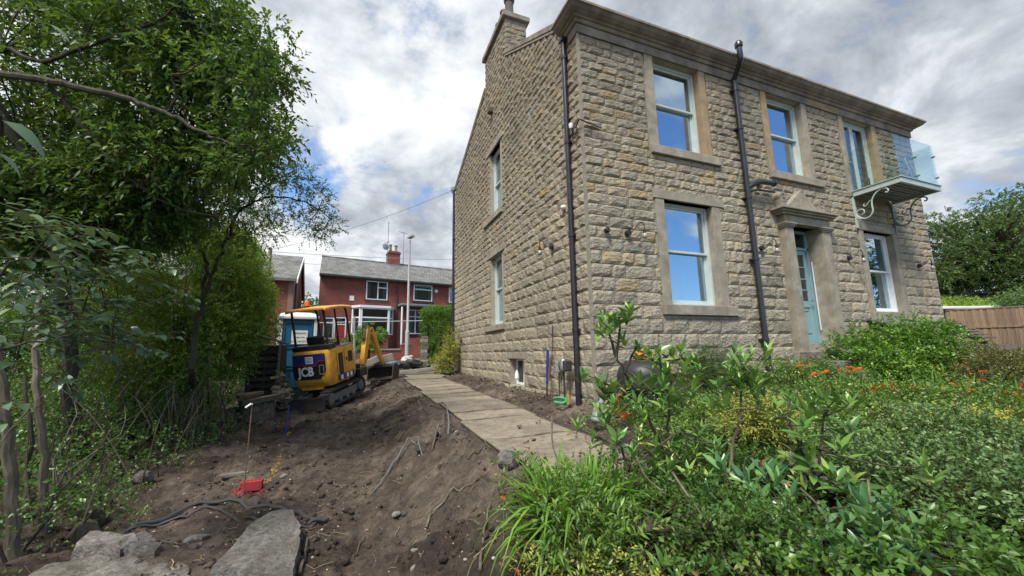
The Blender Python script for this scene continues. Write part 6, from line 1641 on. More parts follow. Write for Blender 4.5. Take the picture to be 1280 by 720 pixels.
crown('crown', b3_, slabc((-7.002, 3.124, -0.291), (-6.060, 3.398, -0.225), (-6.058, 3.027, -0.594), (-6.758, 2.878, -0.672), (0, .4, 0), 12, 44), .18, 24, .15, 6, .036, .018, 'leaf_mid', 45, up=.3)
hb = empty('dark_hedge', (-6.945, 0.986, -1.353), 'dark evergreen hedge standing in shade at the back of the left bank', 'hedge')
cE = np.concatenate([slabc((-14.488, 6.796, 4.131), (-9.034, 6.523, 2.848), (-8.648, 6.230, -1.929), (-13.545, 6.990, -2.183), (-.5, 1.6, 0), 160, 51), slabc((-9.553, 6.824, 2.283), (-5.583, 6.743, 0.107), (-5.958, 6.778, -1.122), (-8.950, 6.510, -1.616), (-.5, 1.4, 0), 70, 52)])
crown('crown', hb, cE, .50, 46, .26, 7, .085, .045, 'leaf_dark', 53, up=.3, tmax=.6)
connect(hb, cE, [(-6.945, 0.986, -1.353), (-6.679, 2.377, -1.321), (-6.277, 4.842, -1.232)], .012, 10, .15)
cG = slabc((-11.968, 4.814, 1.134), (-7.846, 3.919, 0.782), (-7.274, 3.214, -1.437), (-10.302, 3.429, -2.125), (-.5, 1.0, 0), 110, 57)
crown('crown', hb, cG, .36, 50, .24, 7, .062, .032, 'leaf_dark', 58, up=.3, tmax=.8)
cH = slabc((-9.991, 3.355, -0.531), (-6.893, 2.509, -0.745), (-6.465, 2.077, -1.715), (-8.670, 1.918, -2.100), (-.2, .7, 0), 80, 59)
cI = slabc((-7.257, 2.565, -0.254), (-6.095, 3.521, -0.228), (-6.100, 3.400, -1.388), (-6.967, 2.459, -1.535), (-.1, .4, 0), 60, 61)
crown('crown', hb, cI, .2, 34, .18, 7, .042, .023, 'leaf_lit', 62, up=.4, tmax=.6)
crown('crown', hb, cH, .26, 42, .2, 7, .048, .026, 'leaf_mid', 60, up=.4, tmax=.55)
cF = slabc((-15.410, 5.507, 7.329), (-10.857, 5.787, 8.002), (-10.266, 6.576, 2.182), (-15.175, 6.381, 1.818), (-1, 2, 0), 26, 55)
crown('crown', hb, cF, .6, 34, .3, 7, .11, .055, 'leaf_dark', 56, up=.2, tmax=.6)

# --- stems and trunks of the hedge ------------------------------------------
def stem(pts, r0, r1, label, mat='branch_bark', seed=0, name='hedge_tree', cat='tree'):
    t_ = empty(name, pts[0], label, cat); limb(t_, pts, r0, r1, 'trunk', mat, seed=seed, wob=.008); return t_
stem([(-6.064, -0.545, -1.928), (-6.141, -0.573, -1.593), (-6.193, -0.611, -1.259), (-6.234, -0.660, -0.893), (-6.296, -0.735, -0.326), (-6.394, -0.790, 0.209)], .052, .035, 'smooth grey leaning trunk at the far left edge', 'pale_stem', 1)
stem([(-6.226, -0.041, -1.955), (-6.219, -0.099, -1.642), (-6.255, -0.177, -1.119), (-6.254, -0.229, -0.820), (-6.322, -0.281, -0.371), (-6.450, -0.215, 0.157), (-6.494, -0.200, 0.789)], .040, .024, 'slim pale trunk, second from the left edge', 'pale_stem', 2)
stem([(-5.800, -0.347, -1.602), (-6.734, 1.450, -1.884), (-6.860, 1.478, -1.763), (-6.998, 1.597, -1.516)], .10, .05, 'short leaning stump at the foot of the dark tree trunk', 'branch_bark', 3, 'tree_stump', 'stump')
stem([(-5.941, 0.200, -1.576), (-6.741, 1.841, -1.615), (-6.770, 1.777, -1.187), (-6.766, 1.747, -1.027)], .035, .028, 'thin brown cut-off stem beside the dark tree trunk', 'branch_bark', 4)
stem([(-6.472, 0.077, -1.525), (-6.777, 0.597, -1.267), (-6.767, 0.504, -0.759), (-6.936, 0.575, -0.168)], .028, .016, 'thin dark stem between the two pale trunks', 'branch_bark', 5)
stem([(-6.207, 1.115, -1.482), (-6.665, 2.075, -1.260), (-6.708, 2.083, -0.593), (-6.931, 2.137, 0.219)], .025, .012, 'thin crooked stem in the hedge right of the dark tree trunk', 'branch_bark', 6)
stem([(-6.412, 0.275, -1.485), (-6.343, 0.217, -1.309), (-6.288, 0.172, -1.172), (-6.234, 0.123, -1.012)], .014, .006, 'pale broken branch sticking up right of the slim pale trunk', 'pale_stem', 7, 'branch', 'branch')
th = empty('stem_thicket', (-5.980, 2.505, -1.418), 'dense thicket of thin bare upright stems at the foot of the hedge', 'shrub stems')
R_ = random.Random(12); G0 = [Vector(p) for p in ((-6.164, 2.174, -1.421), (-6.055, 2.513, -1.412), (-6.002, 3.076, -1.378), (-5.970, 3.768, -1.323))]
for i in range(64):
    q = R_.random()*2.999; k_ = int(q); b_ = G0[k_].lerp(G0[k_+1], q-k_)+Vector((R_.gauss(0, .12), R_.uniform(-.1, .5), 0)); b_.z = float(gz(b_.x, b_.y))-.03
    h_ = R_.uniform(.55, 1.15); lx = R_.gauss(0, .16); ly = R_.gauss(0, .12)
    pts = [b_, b_+Vector((lx*.3, ly*.3, h_*.4)), b_+Vector((lx*.8+R_.gauss(0, .05), ly*.8, h_*.75)), b_+Vector((lx*1.4, ly*1.3, h_))]
    MB().tube(smooth_path(pts, 2), lerpl(.010*R_.uniform(.6, 1.5), .003, 7), 5).build('stem', 'pale_stem' if R_.random() < .55 else 'branch_bark', th)
th2 = empty('stem_thicket', (-6.431, 1.103, -1.450), 'tangle of thin dark stems and dead twigs between the tree trunks on the left', 'shrub stems')
for i in range(70):
    bx, by = R_.uniform(-7.4, -5.7), R_.uniform(-1.5, 3.0); b_ = Vector((bx, by, float(gz(bx, by))-.03)); h_ = R_.uniform(.5, 1.6); lx = R_.gauss(0, .3); ly = R_.gauss(0, .2)
    pts = [b_, b_+Vector((lx*.3+R_.gauss(0, .05), ly*.3, h_*.35)), b_+Vector((lx*.8+R_.gauss(0, .08), ly*.8, h_*.7)), b_+Vector((lx*1.5, ly*1.3, h_))]
    MB().tube(smooth_path(pts, 2), lerpl(.011*R_.uniform(.5, 1.4), .002, 7), 5).build('stem', 'branch_bark' if R_.random() < .6 else 'pale_stem', th2)
# leafy undergrowth along the bank foot
ug = []
R_ = np.random.default_rng(66)
for i in range(95):
    x = R_.uniform(-7.2, -5.2); y = R_.uniform(-2.6, 4.6); ug.append((x-.35, y, float(gz(x, y))+R_.uniform(.05, .9)*(1 if x < -5.7 else .3)))
crown('undergrowth', None, np.array(ug), .16, 12, .22, 7, .036, .019, 'leaf_mid', 67, up=.5, four=True, twig=1, twr=.0016, tmin=.1, tmax=.95, label='fresh green undergrowth sprouting among the hedge stems', cat='undergrowth')
iv = []
for i in range(340):
    x = R_.uniform(-8.6, -6.15); y = R_.uniform(-3.4, 6.0); iv.append((x, y, float(gz(x, y))+R_.uniform(.0, .35+.25*max(0, -6.3-x))))
crown('ground_ivy', None, np.array(iv), .2, 12, .2, 6, .05, .036, 'leaf_mid', 68, up=.2, tmin=.0, tmax=.42, label='dark ivy and leaf litter covering the ground under the hedge', cat='ivy')

# --- shared big leaves ---------------------------------------------------
def big_leaf(name, L, W, bend, mat, k=5, pw=.85, wav=.0):
    V_ = []; F_ = []
    for i in range(k+1):
        f = i/k; w = W*.5*(math.sin(PI*min(max(f, .0), 1)**pw)**.9 if 0 < f < 1 else .04)
        z = -bend*f*f*L
        for j, s in enumerate((-1, 0, 1)): V_.append((s*w, f*L, z+(abs(s)*w*.34)+wav*math.sin(f*9+s)*W))
    for i in range(k):
        for j in (0, 1): a = i*3+j; F_.append((a, a+1, a+4, a+3))
    me = bpy.data.meshes.new(name); me.from_pydata(V_, [], F_); me.polygons.foreach_set('use_smooth', np.ones(len(F_), bool)); me.materials.append(MT[mat]); me.update()
    return me
def frame(p, d, n, s=1.0, roll=0):
    d = Vector(d).normalized(); x_ = d.cross(Vector(n)); 
    if x_.length < 1e-4: x_ = d.cross(Vector((1, 0, 0)))
    x_.normalize(); z_ = x_.cross(d)
    m_ = Matrix((x_, d, z_)).transposed().to_4x4() @ Matrix.Rotation(roll, 4, 'Y') @ Matrix.Diagonal((s, s, s, 1)); m_.translation = Vector(p)
    return m_
def put_leaves(parent, items, name='leaf', limit=300, restname='leaves'):
    """items: (mesh, world matrix). The ones that show largest become parts, the rest one joined part"""
    inv = ROOT[parent].inverted()
    def key(it):
        v = it[1].translation-CAM; w = v.dot(fd)
        if w < .1: return 1e9
        x_, y_ = abs(v.dot(r2)/w), abs(v.dot(u2)/w)
        return w+(50 if x_ > 1.35 or y_ > .78 else 0)
    items = sorted(items, key=key)
    for me, m_ in items[:limit]:
        o = bpy.data.objects.new(name, me); COL.objects.link(o); o.parent = parent; o.matrix_basis = inv @ m_
    if len(items) > limit:
        mb = MB()
        for me, m_ in items[limit:]:
            q = inv @ m_; mb.tint = VR.random(); mb.add([q @ v.co for v in me.vertices], [tuple(p.vertices) for p in me.polygons])
        me = mb.mesh(restname); o = link(restname, me, parent); me.materials.append(items[0][0].materials[0]); tag(o, kind='stuff')
RL = {m_: [big_leaf('leaf', 1.0, w, b_, m_, wav=.02) for w, b_ in ((.30, .10), (.34, .22), (.28, .35), (.36, .0))] for m_ in ('rhodo_leaf', 'dark_rhodo_leaf')}
def whorl(items, p, n, L, R, mat='rhodo_leaf', axis=None, upr=(.25, 1.25)):
    ax = Vector(axis) if axis else Vector((R.gauss(0, .28), R.gauss(0, .28), 1)); ax.normalize(); t0 = ax.orthogonal().normalized(); t1_ = ax.cross(t0)
    for i in range(n):
        a = 2.4*i+R.random()*.5; el = upr[0]+(upr[1]-upr[0])*(i+.5)/n+R.gauss(0, .10)
        d = ax*math.cos(el)+(t0*math.cos(a)+t1_*math.sin(a))*math.sin(el)
        items.append((R.choice(RL[mat]), frame(Vector(p)-ax*.012*i, d, ax, L*R.uniform(.72, 1.12)*(.6 if i < 2 else 1), R.gauss(0, .25))))
def rhodo(label, base, stems, whorls, mat='rhodo_leaf', L=.115, seed=1, sr=.013, smat='branch_bark', fill=0, fr=.22):
    t_ = empty('rhododendron', base, label, 'rhododendron', 'rhododendrons in the front bed'); R = random.Random(seed); items = []
    hubs = []
    for s in stems:
        limb(t_, s, sr, sr*.45, 'stem', smat, k=3, n=7, wob=.006, seed=seed); hubs += [Vector(p) for p in s[1:]]
    W_ = [Vector(w)+Vector((0, 0, .04 if mat != 'rhodo_leaf' else 0)) for w in whorls]
    for k_ in range(fill):
        w = R.choice(W_[:len(whorls)]); W_.append(w+Vector((R.gauss(0, fr*.7), R.gauss(0, fr), R.gauss(-.04, fr*.45))))
    for w in W_:
        whorl(items, w, R.randint(7, 11), L, R, mat)
        h = min(hubs, key=lambda q: (q-w).length+max(0, q.z-w.z)*2)
        md = h.lerp(w, .55)+Vector((R.gauss(0, .03), R.gauss(0, .03), -.02))
        MB().tube(smooth_path([h, md, w], 2), lerpl(.006, .0035, 5), 5).build('twig', smat, t_)
    put_leaves(t_, items)
    return t_
rhodo('tall leggy rhododendron with its top whorls standing against the corner of the house wall', (-1.173, -2.932, -1.065),
      [[(-1.173, -2.932, -1.065), (-1.350, -2.931, -0.675), (-1.488, -2.927, -0.394), (-1.606, -2.919, -0.174), (-1.668, -2.916, -0.052), (-1.687, -2.915, -0.015)], [(-1.668, -2.916, -0.052), (-1.714, -2.921, 0.076), (-1.746, -2.922, 0.156)], [(-1.668, -2.916, -0.052), (-1.658, -2.948, 0.105), (-1.651, -2.971, 0.226)], [(-1.606, -2.919, -0.174), (-1.560, -2.959, -0.048), (-1.522, -2.985, 0.018)], [(-1.488, -2.927, -0.394), (-1.697, -2.971, -0.296), (-1.866, -2.918, -0.217)]],
      [(-1.788, -2.916, 0.217), (-1.702, -2.900, 0.244), (-1.664, -2.973, 0.263), (-1.591, -3.005, 0.286), (-1.769, -2.965, 0.141), (-1.523, -2.987, 0.030), (-1.446, -3.008, -0.020), (-1.951, -2.893, -0.174), (-1.878, -2.968, -0.219), (-1.754, -2.955, -0.260), (-1.574, -2.919, -0.247), (-1.602, -2.910, 0.076), (-1.794, -3.029, -0.370), (-1.617, -3.045, -0.362)], L=.125, seed=3, fill=8, fr=.13)
rhodo('rhododendron with a pale bent stem right of the tall leggy one', (-1.266, -2.902, -1.027),
      [[(-1.266, -2.902, -1.027), (-1.278, -2.946, -0.749), (-1.277, -2.989, -0.507), (-1.273, -3.020, -0.337), (-1.250, -3.053, -0.205)], [(-1.273, -3.020, -0.337), (-1.336, -3.019, -0.203), (-1.364, -3.032, -0.069)], [(-1.250, -3.053, -0.205), (-1.168, -3.100, -0.116)]],
      [(-1.378, -3.035, -0.021), (-1.249, -3.030, -0.023), (-1.218, -3.099, -0.012), (-1.123, -3.123, -0.086), (-1.352, -3.076, -0.153), (-1.237, -3.110, -0.214), (-0.993, -3.051, -0.165), (-1.479, -3.067, -0.230), (-1.326, -3.112, -0.315), (-1.159, -3.122, -0.323), (-1.473, -3.151, -0.387)], L=.13, seed=5, fill=8, fr=.13, smat='pale_stem')
rhodo('single-stemmed rhododendron on a curved pale stem left of the black soil pipe foot', (-1.119, -3.297, -0.964),
      [[(-1.119, -3.297, -0.964), (-1.097, -3.341, -0.763), (-1.060, -3.393, -0.546), (-1.034, -3.425, -0.421), (-1.037, -3.455, -0.247)]],
      [(-1.053, -3.475, -0.094), (-1.133, -3.433, -0.158), (-0.932, -3.458, -0.153), (-1.191, -3.397, -0.233), (-0.817, -3.432, -0.247), (-1.098, -3.488, -0.231), (-1.150, -3.392, -0.354), (-0.945, -3.473, -0.347), (-1.008, -3.395, -0.029)], L=.13, seed=7, fill=7, fr=.13, smat='pale_stem')
rhodo('bushy rhododendron in the middle of the bed with a large whorl of long leaves', (-0.562, -3.602, -1.088),
      [[(-0.562, -3.602, -1.088), (-0.635, -3.610, -0.876), (-0.624, -3.651, -0.667), (-0.614, -3.692, -0.457)], [(-0.635, -3.610, -0.876), (-0.753, -3.601, -0.664), (-0.837, -3.605, -0.453)], [(-0.624, -3.651, -0.667), (-0.619, -3.757, -0.694)]],
      [(-0.629, -3.709, -0.326), (-0.549, -3.735, -0.354), (-0.706, -3.670, -0.377), (-0.723, -3.557, -0.362), (-0.780, -3.516, -0.470), (-0.621, -3.765, -0.643), (-0.799, -3.683, -0.716), (-0.743, -3.748, -0.778), (-0.601, -3.795, -0.830), (-0.851, -3.641, -0.841), (-0.758, -3.618, -0.559)], L=.14, seed=9, fill=8, fr=.16)
rhodo('low rhododendron between the green grass clump and the board path end', (-1.777, -3.131, -1.065),
      [[(-1.777, -3.131, -1.065), (-1.747, -3.075, -0.833), (-1.744, -2.997, -0.665), (-1.830, -2.988, -0.522)], [(-1.747, -3.075, -0.833), (-1.574, -3.170, -0.673), (-1.347, -3.165, -0.587)], [(-1.744, -2.997, -0.665), (-1.906, -2.944, -0.605), (-2.042, -2.901, -0.546)]],
      [(-2.033, -2.909, -0.518), (-1.951, -2.983, -0.594), (-1.812, -2.944, -0.502), (-1.825, -3.088, -0.586), (-1.648, -3.105, -0.572), (-1.761, -3.150, -0.684), (-1.574, -3.170, -0.673), (-1.372, -3.150, -0.615), (-1.246, -3.184, -0.702), (-1.552, -3.273, -0.754), (-1.127, -3.143, -0.582), (-1.699, -3.207, -0.804), (-1.441, -3.307, -0.809), (-1.192, -3.242, -0.802)], L=.12, seed=11, fill=6, fr=.15)
rhodo('rhododendron whorls close to the bottom edge, right of the grass clump', (-1.887, -3.712, -1.228),
      [[(-1.887, -3.712, -1.228), (-1.898, -3.722, -1.147), (-1.916, -3.729, -1.066)], [(-1.887, -3.712, -1.228), (-1.825, -3.765, -1.068), (-1.809, -3.785, -0.987)]],
      [(-1.948, -3.721, -1.041), (-1.874, -3.758, -0.994), (-2.045, -3.735, -1.053), (-1.973, -3.817, -1.059), (-1.771, -3.744, -0.995), (-1.829, -3.818, -1.065), (-2.033, -3.787, -1.096)], L=.12, seed=13)
rhodo('dark glossy rhododendron filling the lower middle of the bed', (-1.425, -3.684, -1.179),
      [[(-1.425, -3.684, -1.179), (-1.382, -3.615, -1.046), (-1.343, -3.548, -0.897)], [(-1.425, -3.684, -1.179), (-1.228, -3.675, -1.049), (-1.168, -3.722, -0.911)]],
      [(-1.408, -3.546, -0.760), (-1.527, -3.532, -0.885), (-1.277, -3.585, -0.830), (-1.269, -3.685, -0.900), (-1.042, -3.568, -0.827), (-1.102, -3.746, -0.921), (-1.519, -3.688, -0.946), (-1.412, -3.724, -0.979), (-1.343, -3.799, -1.016), (-1.168, -3.813, -1.015), (-1.557, -3.658, -1.034), (-1.321, -3.849, -1.087), (-1.542, -3.764, -1.082)], 'dark_rhodo_leaf', .15, 15, fill=5, fr=.15)
rhodo('large-leaved dark rhododendron at the bottom edge right of the middle', (-1.036, -4.042, -1.244),
      [[(-1.036, -4.042, -1.244), (-0.939, -3.990, -1.136), (-0.864, -3.924, -1.056)], [(-1.036, -4.042, -1.244), (-0.821, -4.043, -1.096), (-0.744, -4.087, -1.013)]],
      [(-0.967, -3.950, -0.988), (-0.934, -4.068, -1.011), (-1.070, -4.057, -1.082), (-0.888, -4.133, -1.053), (-0.673, -4.117, -1.006), (-1.139, -3.978, -1.065), (-0.646, -3.974, -0.947), (-1.321, -3.958, -1.085), (-0.863, -4.196, -1.060), (-0.743, -3.887, -0.919), (-1.092, -4.158, -1.076), (-1.034, -3.866, -1.009)], 'dark_rhodo_leaf', .155, 17, fill=6, fr=.15)
# leaning pale leaves and dead brown twigs among them
vg_ = empty('variegated_plant', (-1.728, -3.920, -1.018), 'small plant with pale yellow-green leaves among the dark rhododendrons near the bottom', 'plant')
it = []; R = random.Random(21); yl = [big_leaf('leaf', 1, .3, .3, 'leaf_gold')]
pal = leafmat('pale_leaf', [(0, (.30, .36, .13)), (1, (.48, .50, .22))], .5, .3, True); yl = [big_leaf('leaf', 1, .32, .3, 'pale_leaf'), big_leaf('leaf', 1, .28, .1, 'pale_leaf')]
for p in ((-1.761, -3.923, -0.925), (-1.694, -3.940, -0.980), (-1.782, -3.955, -1.010)):
    for i in range(6):
        a = R.random()*6.28; it.append((R.choice(yl), frame(p, (math.cos(a), math.sin(a), R.uniform(-.3, .7)), (0, 0, 1), R.uniform(.06, .10))))
    MB().tube([p, (p[0], p[1], p[2]-.25)], .004, 5).build('stem', 'pale_stem', vg_)
put_leaves(vg_, it)
dt = MB(); R = random.Random(5)
DBL = ('bare dead branch leaning beside the low rhododendron, right of the grass clump', 'bare dead branch reaching the bottom edge below the curved pale stem', 'bare dead branch over the dark hollow in the bed', 'bare dead branch below the tall leggy rhododendron', 'short bare dead branch among the leaves right of the dark hollow', 'thin bare stick standing between the path end and the grass clump')
for lb, (a, b) in zip(DBL, (((-1.920, -3.691, -0.652), (-1.733, -3.814, -0.989)), ((-1.759, -3.833, -0.827), (-1.733, -4.023, -1.038)), ((-1.062, -3.779, -0.820), (-1.176, -4.016, -1.080)), ((-1.970, -3.461, -0.617), (-1.860, -3.578, -0.816)), ((-0.569, -3.864, -0.814), (-0.723, -4.002, -0.926)), ((-2.253, -2.946, -0.442), (-2.308, -3.191, -0.782)))):
    a, b = Vector(a), Vector(b); md = a.lerp(b, .5)+Vector((R.gauss(0, .05), R.gauss(0, .05), R.gauss(0, .03)))
    tag(MB().tube(smooth_path([a, md, b], 4), lerpl(.007, .003, 9), 6).build('dead_branch', 'pale_stem', smooth=True), lb, 'branch', 'bare branches in the front bed')

# --- large grey-green leaves hanging in at the left edge ---------------------
hz = empty('hazel_shrub', (-5.914, -1.716, -0.544), 'shrub with large cool grey-green leaves hanging in at the left edge of the picture', 'shrub')
R = random.Random(31)
HLf = [big_leaf('leaf', 1, .50, .25, 'big_grey_leaf', k=5, pw=.8) for _ in range(1)] if False else None
leafmat('big_grey_leaf', [(0, (.06, .115, .065)), (.5, (.10, .17, .095)), (.85, (.15, .23, .115)), (1, (.2, .3, .1))], .36, .22, True, .5)
HL = [big_leaf('leaf', 1, w_, b_, 'big_grey_leaf', 5, .8, .015) for w_, b_ in ((.50, .2), (.56, .35), (.46, .1), (.6, .28))]
it = []
cc_ = slabc((-6.005, -2.166, 0.990), (-5.361, -2.204, 1.009), (-5.201, -1.899, 0.158), (-5.950, -1.960, -0.310), (.1, .9, 0), 105, 71)
for c in cc_:
    c = Vector(c); d = Vector((R.uniform(.2, 1), R.gauss(0, .5), R.uniform(-.6, .5))).normalized(); L = R.uniform(.22, .38)
    sdv = d.cross(Vector((0, 0, 1))).normalized()
    MB().tube([c-d*.05, c+d*L*.5, c+d*L-Vector((0, 0, .03))], [.004, .003, .002], 4, False).build('twig', 'branch_bark', hz)
    for i in range(8):
        f = (i+1)/8; p = c+d*L*f-Vector((0, 0, .04*f*f)); s = 1 if i % 2 else -1
        ld = d*.6+sdv*s*.9+Vector((R.gauss(0, .2), R.gauss(0, .2), -.25)); it.append((R.choice(HL), frame(p, ld, (R.gauss(0, .35), R.gauss(0, .35), 1), R.uniform(.055, .105))))
for p, d, s in (((-4.612, -3.812, 0.760), (.75, .3, -.42), .13), ((-4.671, -3.722, 0.686), (.7, .5, -.5), .09), ((-4.991, -3.107, 1.611), (.8, .2, -.3), .09), ((-5.019, -3.202, 1.601), (.6, .4, -.2), .08)):
    it.append((HL[1], frame(p, d, (-.4, -.5, .8), s)))
put_leaves(hz, it)
for p in (((-6.209, -1.637, -0.337), (-5.944, -1.828, 0.163), (-5.675, -2.002, 0.561), (-5.473, -2.012, 0.788)), ((-6.209, -1.637, -0.337), (-5.839, -1.943, -0.038), (-5.479, -2.107, 0.101), (-5.298, -1.970, 0.155)), ((-5.928, -2.251, 0.681), (-5.229, -3.088, 0.798), (-4.826, -3.572, 0.796), (-4.612, -3.812, 0.760)), ((-6.321, -1.500, -0.245), (-6.253, -1.655, 0.488), (-5.978, -1.854, 1.007))): limb(hz, p, .018, .004, 'stem', seed=4)

# --- grassy crocosmia clump in the foreground --------------------------------
def blade_mesh(L, W, bend, k=6):
    V_ = []; F_ = []
    for i in range(k+1):
        f = i/k; a = bend*f**1.6; 
        y_ = L*f*math.sin(a*.62); z_ = L*f*math.cos(a*.62); w = W*.5*(.55+.9*f if f < .35 else (1-((f-.35)/.65)**1.8)*.865+.0)
        for s in (-1, 0, 1): V_.append((s*max(w, .0004), y_+(abs(s)*w*.3), z_))
    for i in range(k):
        for j in (0, 1): a = i*3+j; F_.append((a, a+1, a+4, a+3))
    me = bpy.data.meshes.new('leaf'); me.from_pydata(V_, [], F_); me.polygons.foreach_set('use_smooth', np.ones(len(F_), bool)); me.materials.append(MT['blade_obj']); me.update(); return me
leafmat('blade_obj', [(0, (.05, .14, .015)), (.5, (.12, .27, .028)), (.85, (.21, .40, .045)), (1, (.34, .48, .08))], .38, .4, True, .4)
BL = [blade_mesh(1, w_, b_) for w_, b_ in ((.065, .5), (.070, .9), (.06, 1.3), (.065, 1.8), (.075, .25), (.06, 2.4))]
def blades(base, n, spread, L, seed, group_items, lean=(0, 0)):
    R = random.Random(seed); base = Vector(base)
    for i in range(n):
        a = R.random()*6.283; r = spread*math.sqrt(R.random()); p = base+Vector((math.cos(a)*r, math.sin(a)*r, 0)); p.z = float(gz(p.x, p.y))-.02
        az = a+R.gauss(0, .7); tl = min(abs(R.gauss(.10, .20)), .7)
        m_ = Matrix.Translation(p) @ Matrix.Rotation(az-PI/2, 4, 'Z') @ Matrix.Rotation(-tl, 4, 'X') @ Matrix.Rotation(R.gauss(0, .3), 4, 'Z') @ Matrix.Scale(L*R.uniform(.6, 1.15), 4)
        group_items.append((R.choice(BL), m_))
gc = empty('grass_clump', (-2.338, -3.311, -1.129), 'bright green sword-leaved clump beside the end of the board path', 'grass clump')
it = []; blades((-2.249, -3.157, -1.112), 200, .19, .50, 81, it); blades((-2.423, -3.227, -1.149), 60, .12, .36, 82, it); blades((-2.037, -3.160, -1.109), 70, .13, .50, 83, it)
put_leaves(gc, it)
# flowers
def floret_mesh():
    mb = MB(); 
    for k_ in range(6):
        a = k_*PI/3; d = Vector((math.cos(a), math.sin(a), 0)); s = Vector((-d.y, d.x, 0))
        mb.add([(0, 0, -.5), tuple(d*.35+s*.16+Vector((0, 0, .25))), tuple(d*1.0+Vector((0, 0, .3))), tuple(d*.35-s*.16+Vector((0, 0, .25)))], [(0, 1, 2), (0, 2, 3)])
    return mb
FM = []
for k_ in range(3):
    R = random.Random(k_); mb = MB(); f0 = floret_mesh()
    for j in range(5):
        m_ = Matrix.Translation((j*.7-1.4, R.gauss(0, .15), .28*j-.15*j*j*.3+R.gauss(0, .1))) @ Matrix.Rotation(R.gauss(0, .5), 4, 'X') @ Matrix.Rotation(R.uniform(0, 3), 4, 'Z') @ Matrix.Scale(R.uniform(.55, .9), 4)
        mb.add([m_ @ Vector(v) for v in f0.v], f0.f)
    mb.tube([(-2.2, 0, -1), (-1.2, 0, -.3), (0, 0, 0), (1.6, 0, .1)], .05, 4)
    me = mb.mesh('flower'); me.materials.append(MT['orange_flower']); FM.append(me)
def flowers(parent, pts, s, seed):
    R = random.Random(seed); inv = ROOT[parent].inverted()
    for p in pts:
        o = bpy.data.objects.new('flower', R.choice(FM)); COL.objects.link(o); o.parent = parent
        o.matrix_basis = inv @ (Matrix.Translation(Vector(p)) @ Matrix.Rotation(R.uniform(0, 6.28), 4, 'Z') @ Matrix.Scale(s*R.uniform(.7, 1.2), 4))
        z0_ = float(gz(p[0], p[1])); MB().tube(smooth_path([(p[0]+R.gauss(0, .05), p[1]+R.gauss(0, .05), z0_+.1), (p[0], p[1], (z0_+p[2])/2), tuple(Vector(p)-Vector((0, 0, s*.5)))], 3), .0022, 4, False).build('flower_stalk', 'blade_leaf', parent)
flowers(gc, [(-2.687, -3.140, -0.850), (-2.600, -3.247, -1.055), (-2.443, -3.415, -1.066), (-2.667, -3.309, -1.171), (-2.559, -3.282, -0.945)], .011, 4)
cro = [((2.193, -1.775, -0.927), 'crocosmia clump with orange flowers at the left of the drift', [(2.809, -1.352, -0.334), (2.803, -1.545, -0.456), (2.636, -1.665, -0.644), (3.499, -1.604, -0.432), (3.154, -1.694, -0.392)], 60),
       ((3.107, -2.040, -0.904), 'orange crocosmia clump below the middle of the big green shrub', [(2.984, -2.132, -0.612), (2.845, -2.068, -0.673), (3.123, -2.280, -0.700), (3.219, -2.115, -0.615), (3.420, -2.296, -0.652), (3.684, -2.291, -0.645), (3.297, -2.252, -0.628)], 80),
       ((3.756, -2.389, -0.903), 'orange crocosmia clump below the right end of the big green shrub', [(3.587, -2.469, -0.656), (3.801, -2.659, -0.670), (3.906, -2.585, -0.704), (4.678, -2.493, -0.468), (4.673, -2.469, -0.592), (4.043, -2.434, -0.630)], 90),
       ((3.745, -2.994, -0.964), 'brightest orange crocosmia clump, below the bronze shrub at the right edge', [(3.939, -2.915, -0.761), (3.925, -3.018, -0.758), (3.909, -3.004, -0.806), (4.073, -3.071, -0.789), (4.268, -2.952, -0.659), (4.060, -2.863, -0.705), (3.539, -2.972, -0.785), (3.534, -3.179, -0.830), (4.086, -3.096, -0.674), (4.744, -2.932, -0.594), (3.702, -3.028, -0.826), (3.742, -2.946, -0.764)], 90)]
for k_, (b_, lb, fl_, n_) in enumerate(cro):
    t_ = empty('crocosmia_clump', b_, lb, 'flowers', 'orange crocosmia clumps in the front bed'); it = []
    q = Vector(fl_[0]); q2 = Vector(fl_[2]); c = sum((Vector(p) for p in fl_), Vector())/len(fl_)
    blades((c.x, c.y, 0), n_, .42, .50, 90+k_, it); put_leaves(t_, it, limit=60)
    flowers(t_, [(p[0]+a, p[1]+b, p[2]+.04+c_) for p in fl_ for a, b, c_ in ((0, 0, 0), (.12, -.08, .03))], .030, 30+k_)

# --- shrubs and ground cover of the bed ---------------------------------------
def shrub(name, base, label, centers, rad, per, tlen, lpt, L, W, mat, seed, cat='shrub', group=None, up=.5, four=False, twig=1, **k):
    t_ = empty(name, base, label, cat, group); crown('foliage', t_, centers, rad, per, tlen, lpt, L, W, mat, seed, up=up, four=four, twig=twig, **k)
    b = Vector(base); connect(t_, centers, [b, b+Vector((0, 0, .15))], .006, seed, .0 if name == 'green_shrub' else .6); return t_
def ball(c, r, n, seed, bottom=-1):
    R = np.random.default_rng(seed); d = unit(R.normal(0, 1, (n*3, 3))); d = d[d[:, 2] > bottom][:n]
    return np.array(c)+d*np.array(r)*(R.random(len(d))**.45)[:, None]
shrub('green_shrub', (3.828, -1.931, -0.855), 'big rounded bright green shrub in front of the lower right window', np.concatenate([ball((6.286, -0.977, -0.289), (1.42, .75, .62), 110, 1, -.9), ball((5.733, -1.128, -0.679), (1.2, .5, .3), 40, 2)]), .27, 50, .22, 7, .062, .034, 'leaf_privet', 101, four=True, up=.5, tmin=.1, tmax=1)
shrub('bronze_shrub', (3.272, -3.080, -1.000), 'bronze tinted small-leaved shrub at the right edge in front of the fence', ball((6.284, -2.327, -0.652), (.85, .6, .55), 55, 2, -.7), .22, 50, .2, 7, .038, .02, 'leaf_bronze', 102, up=.6)
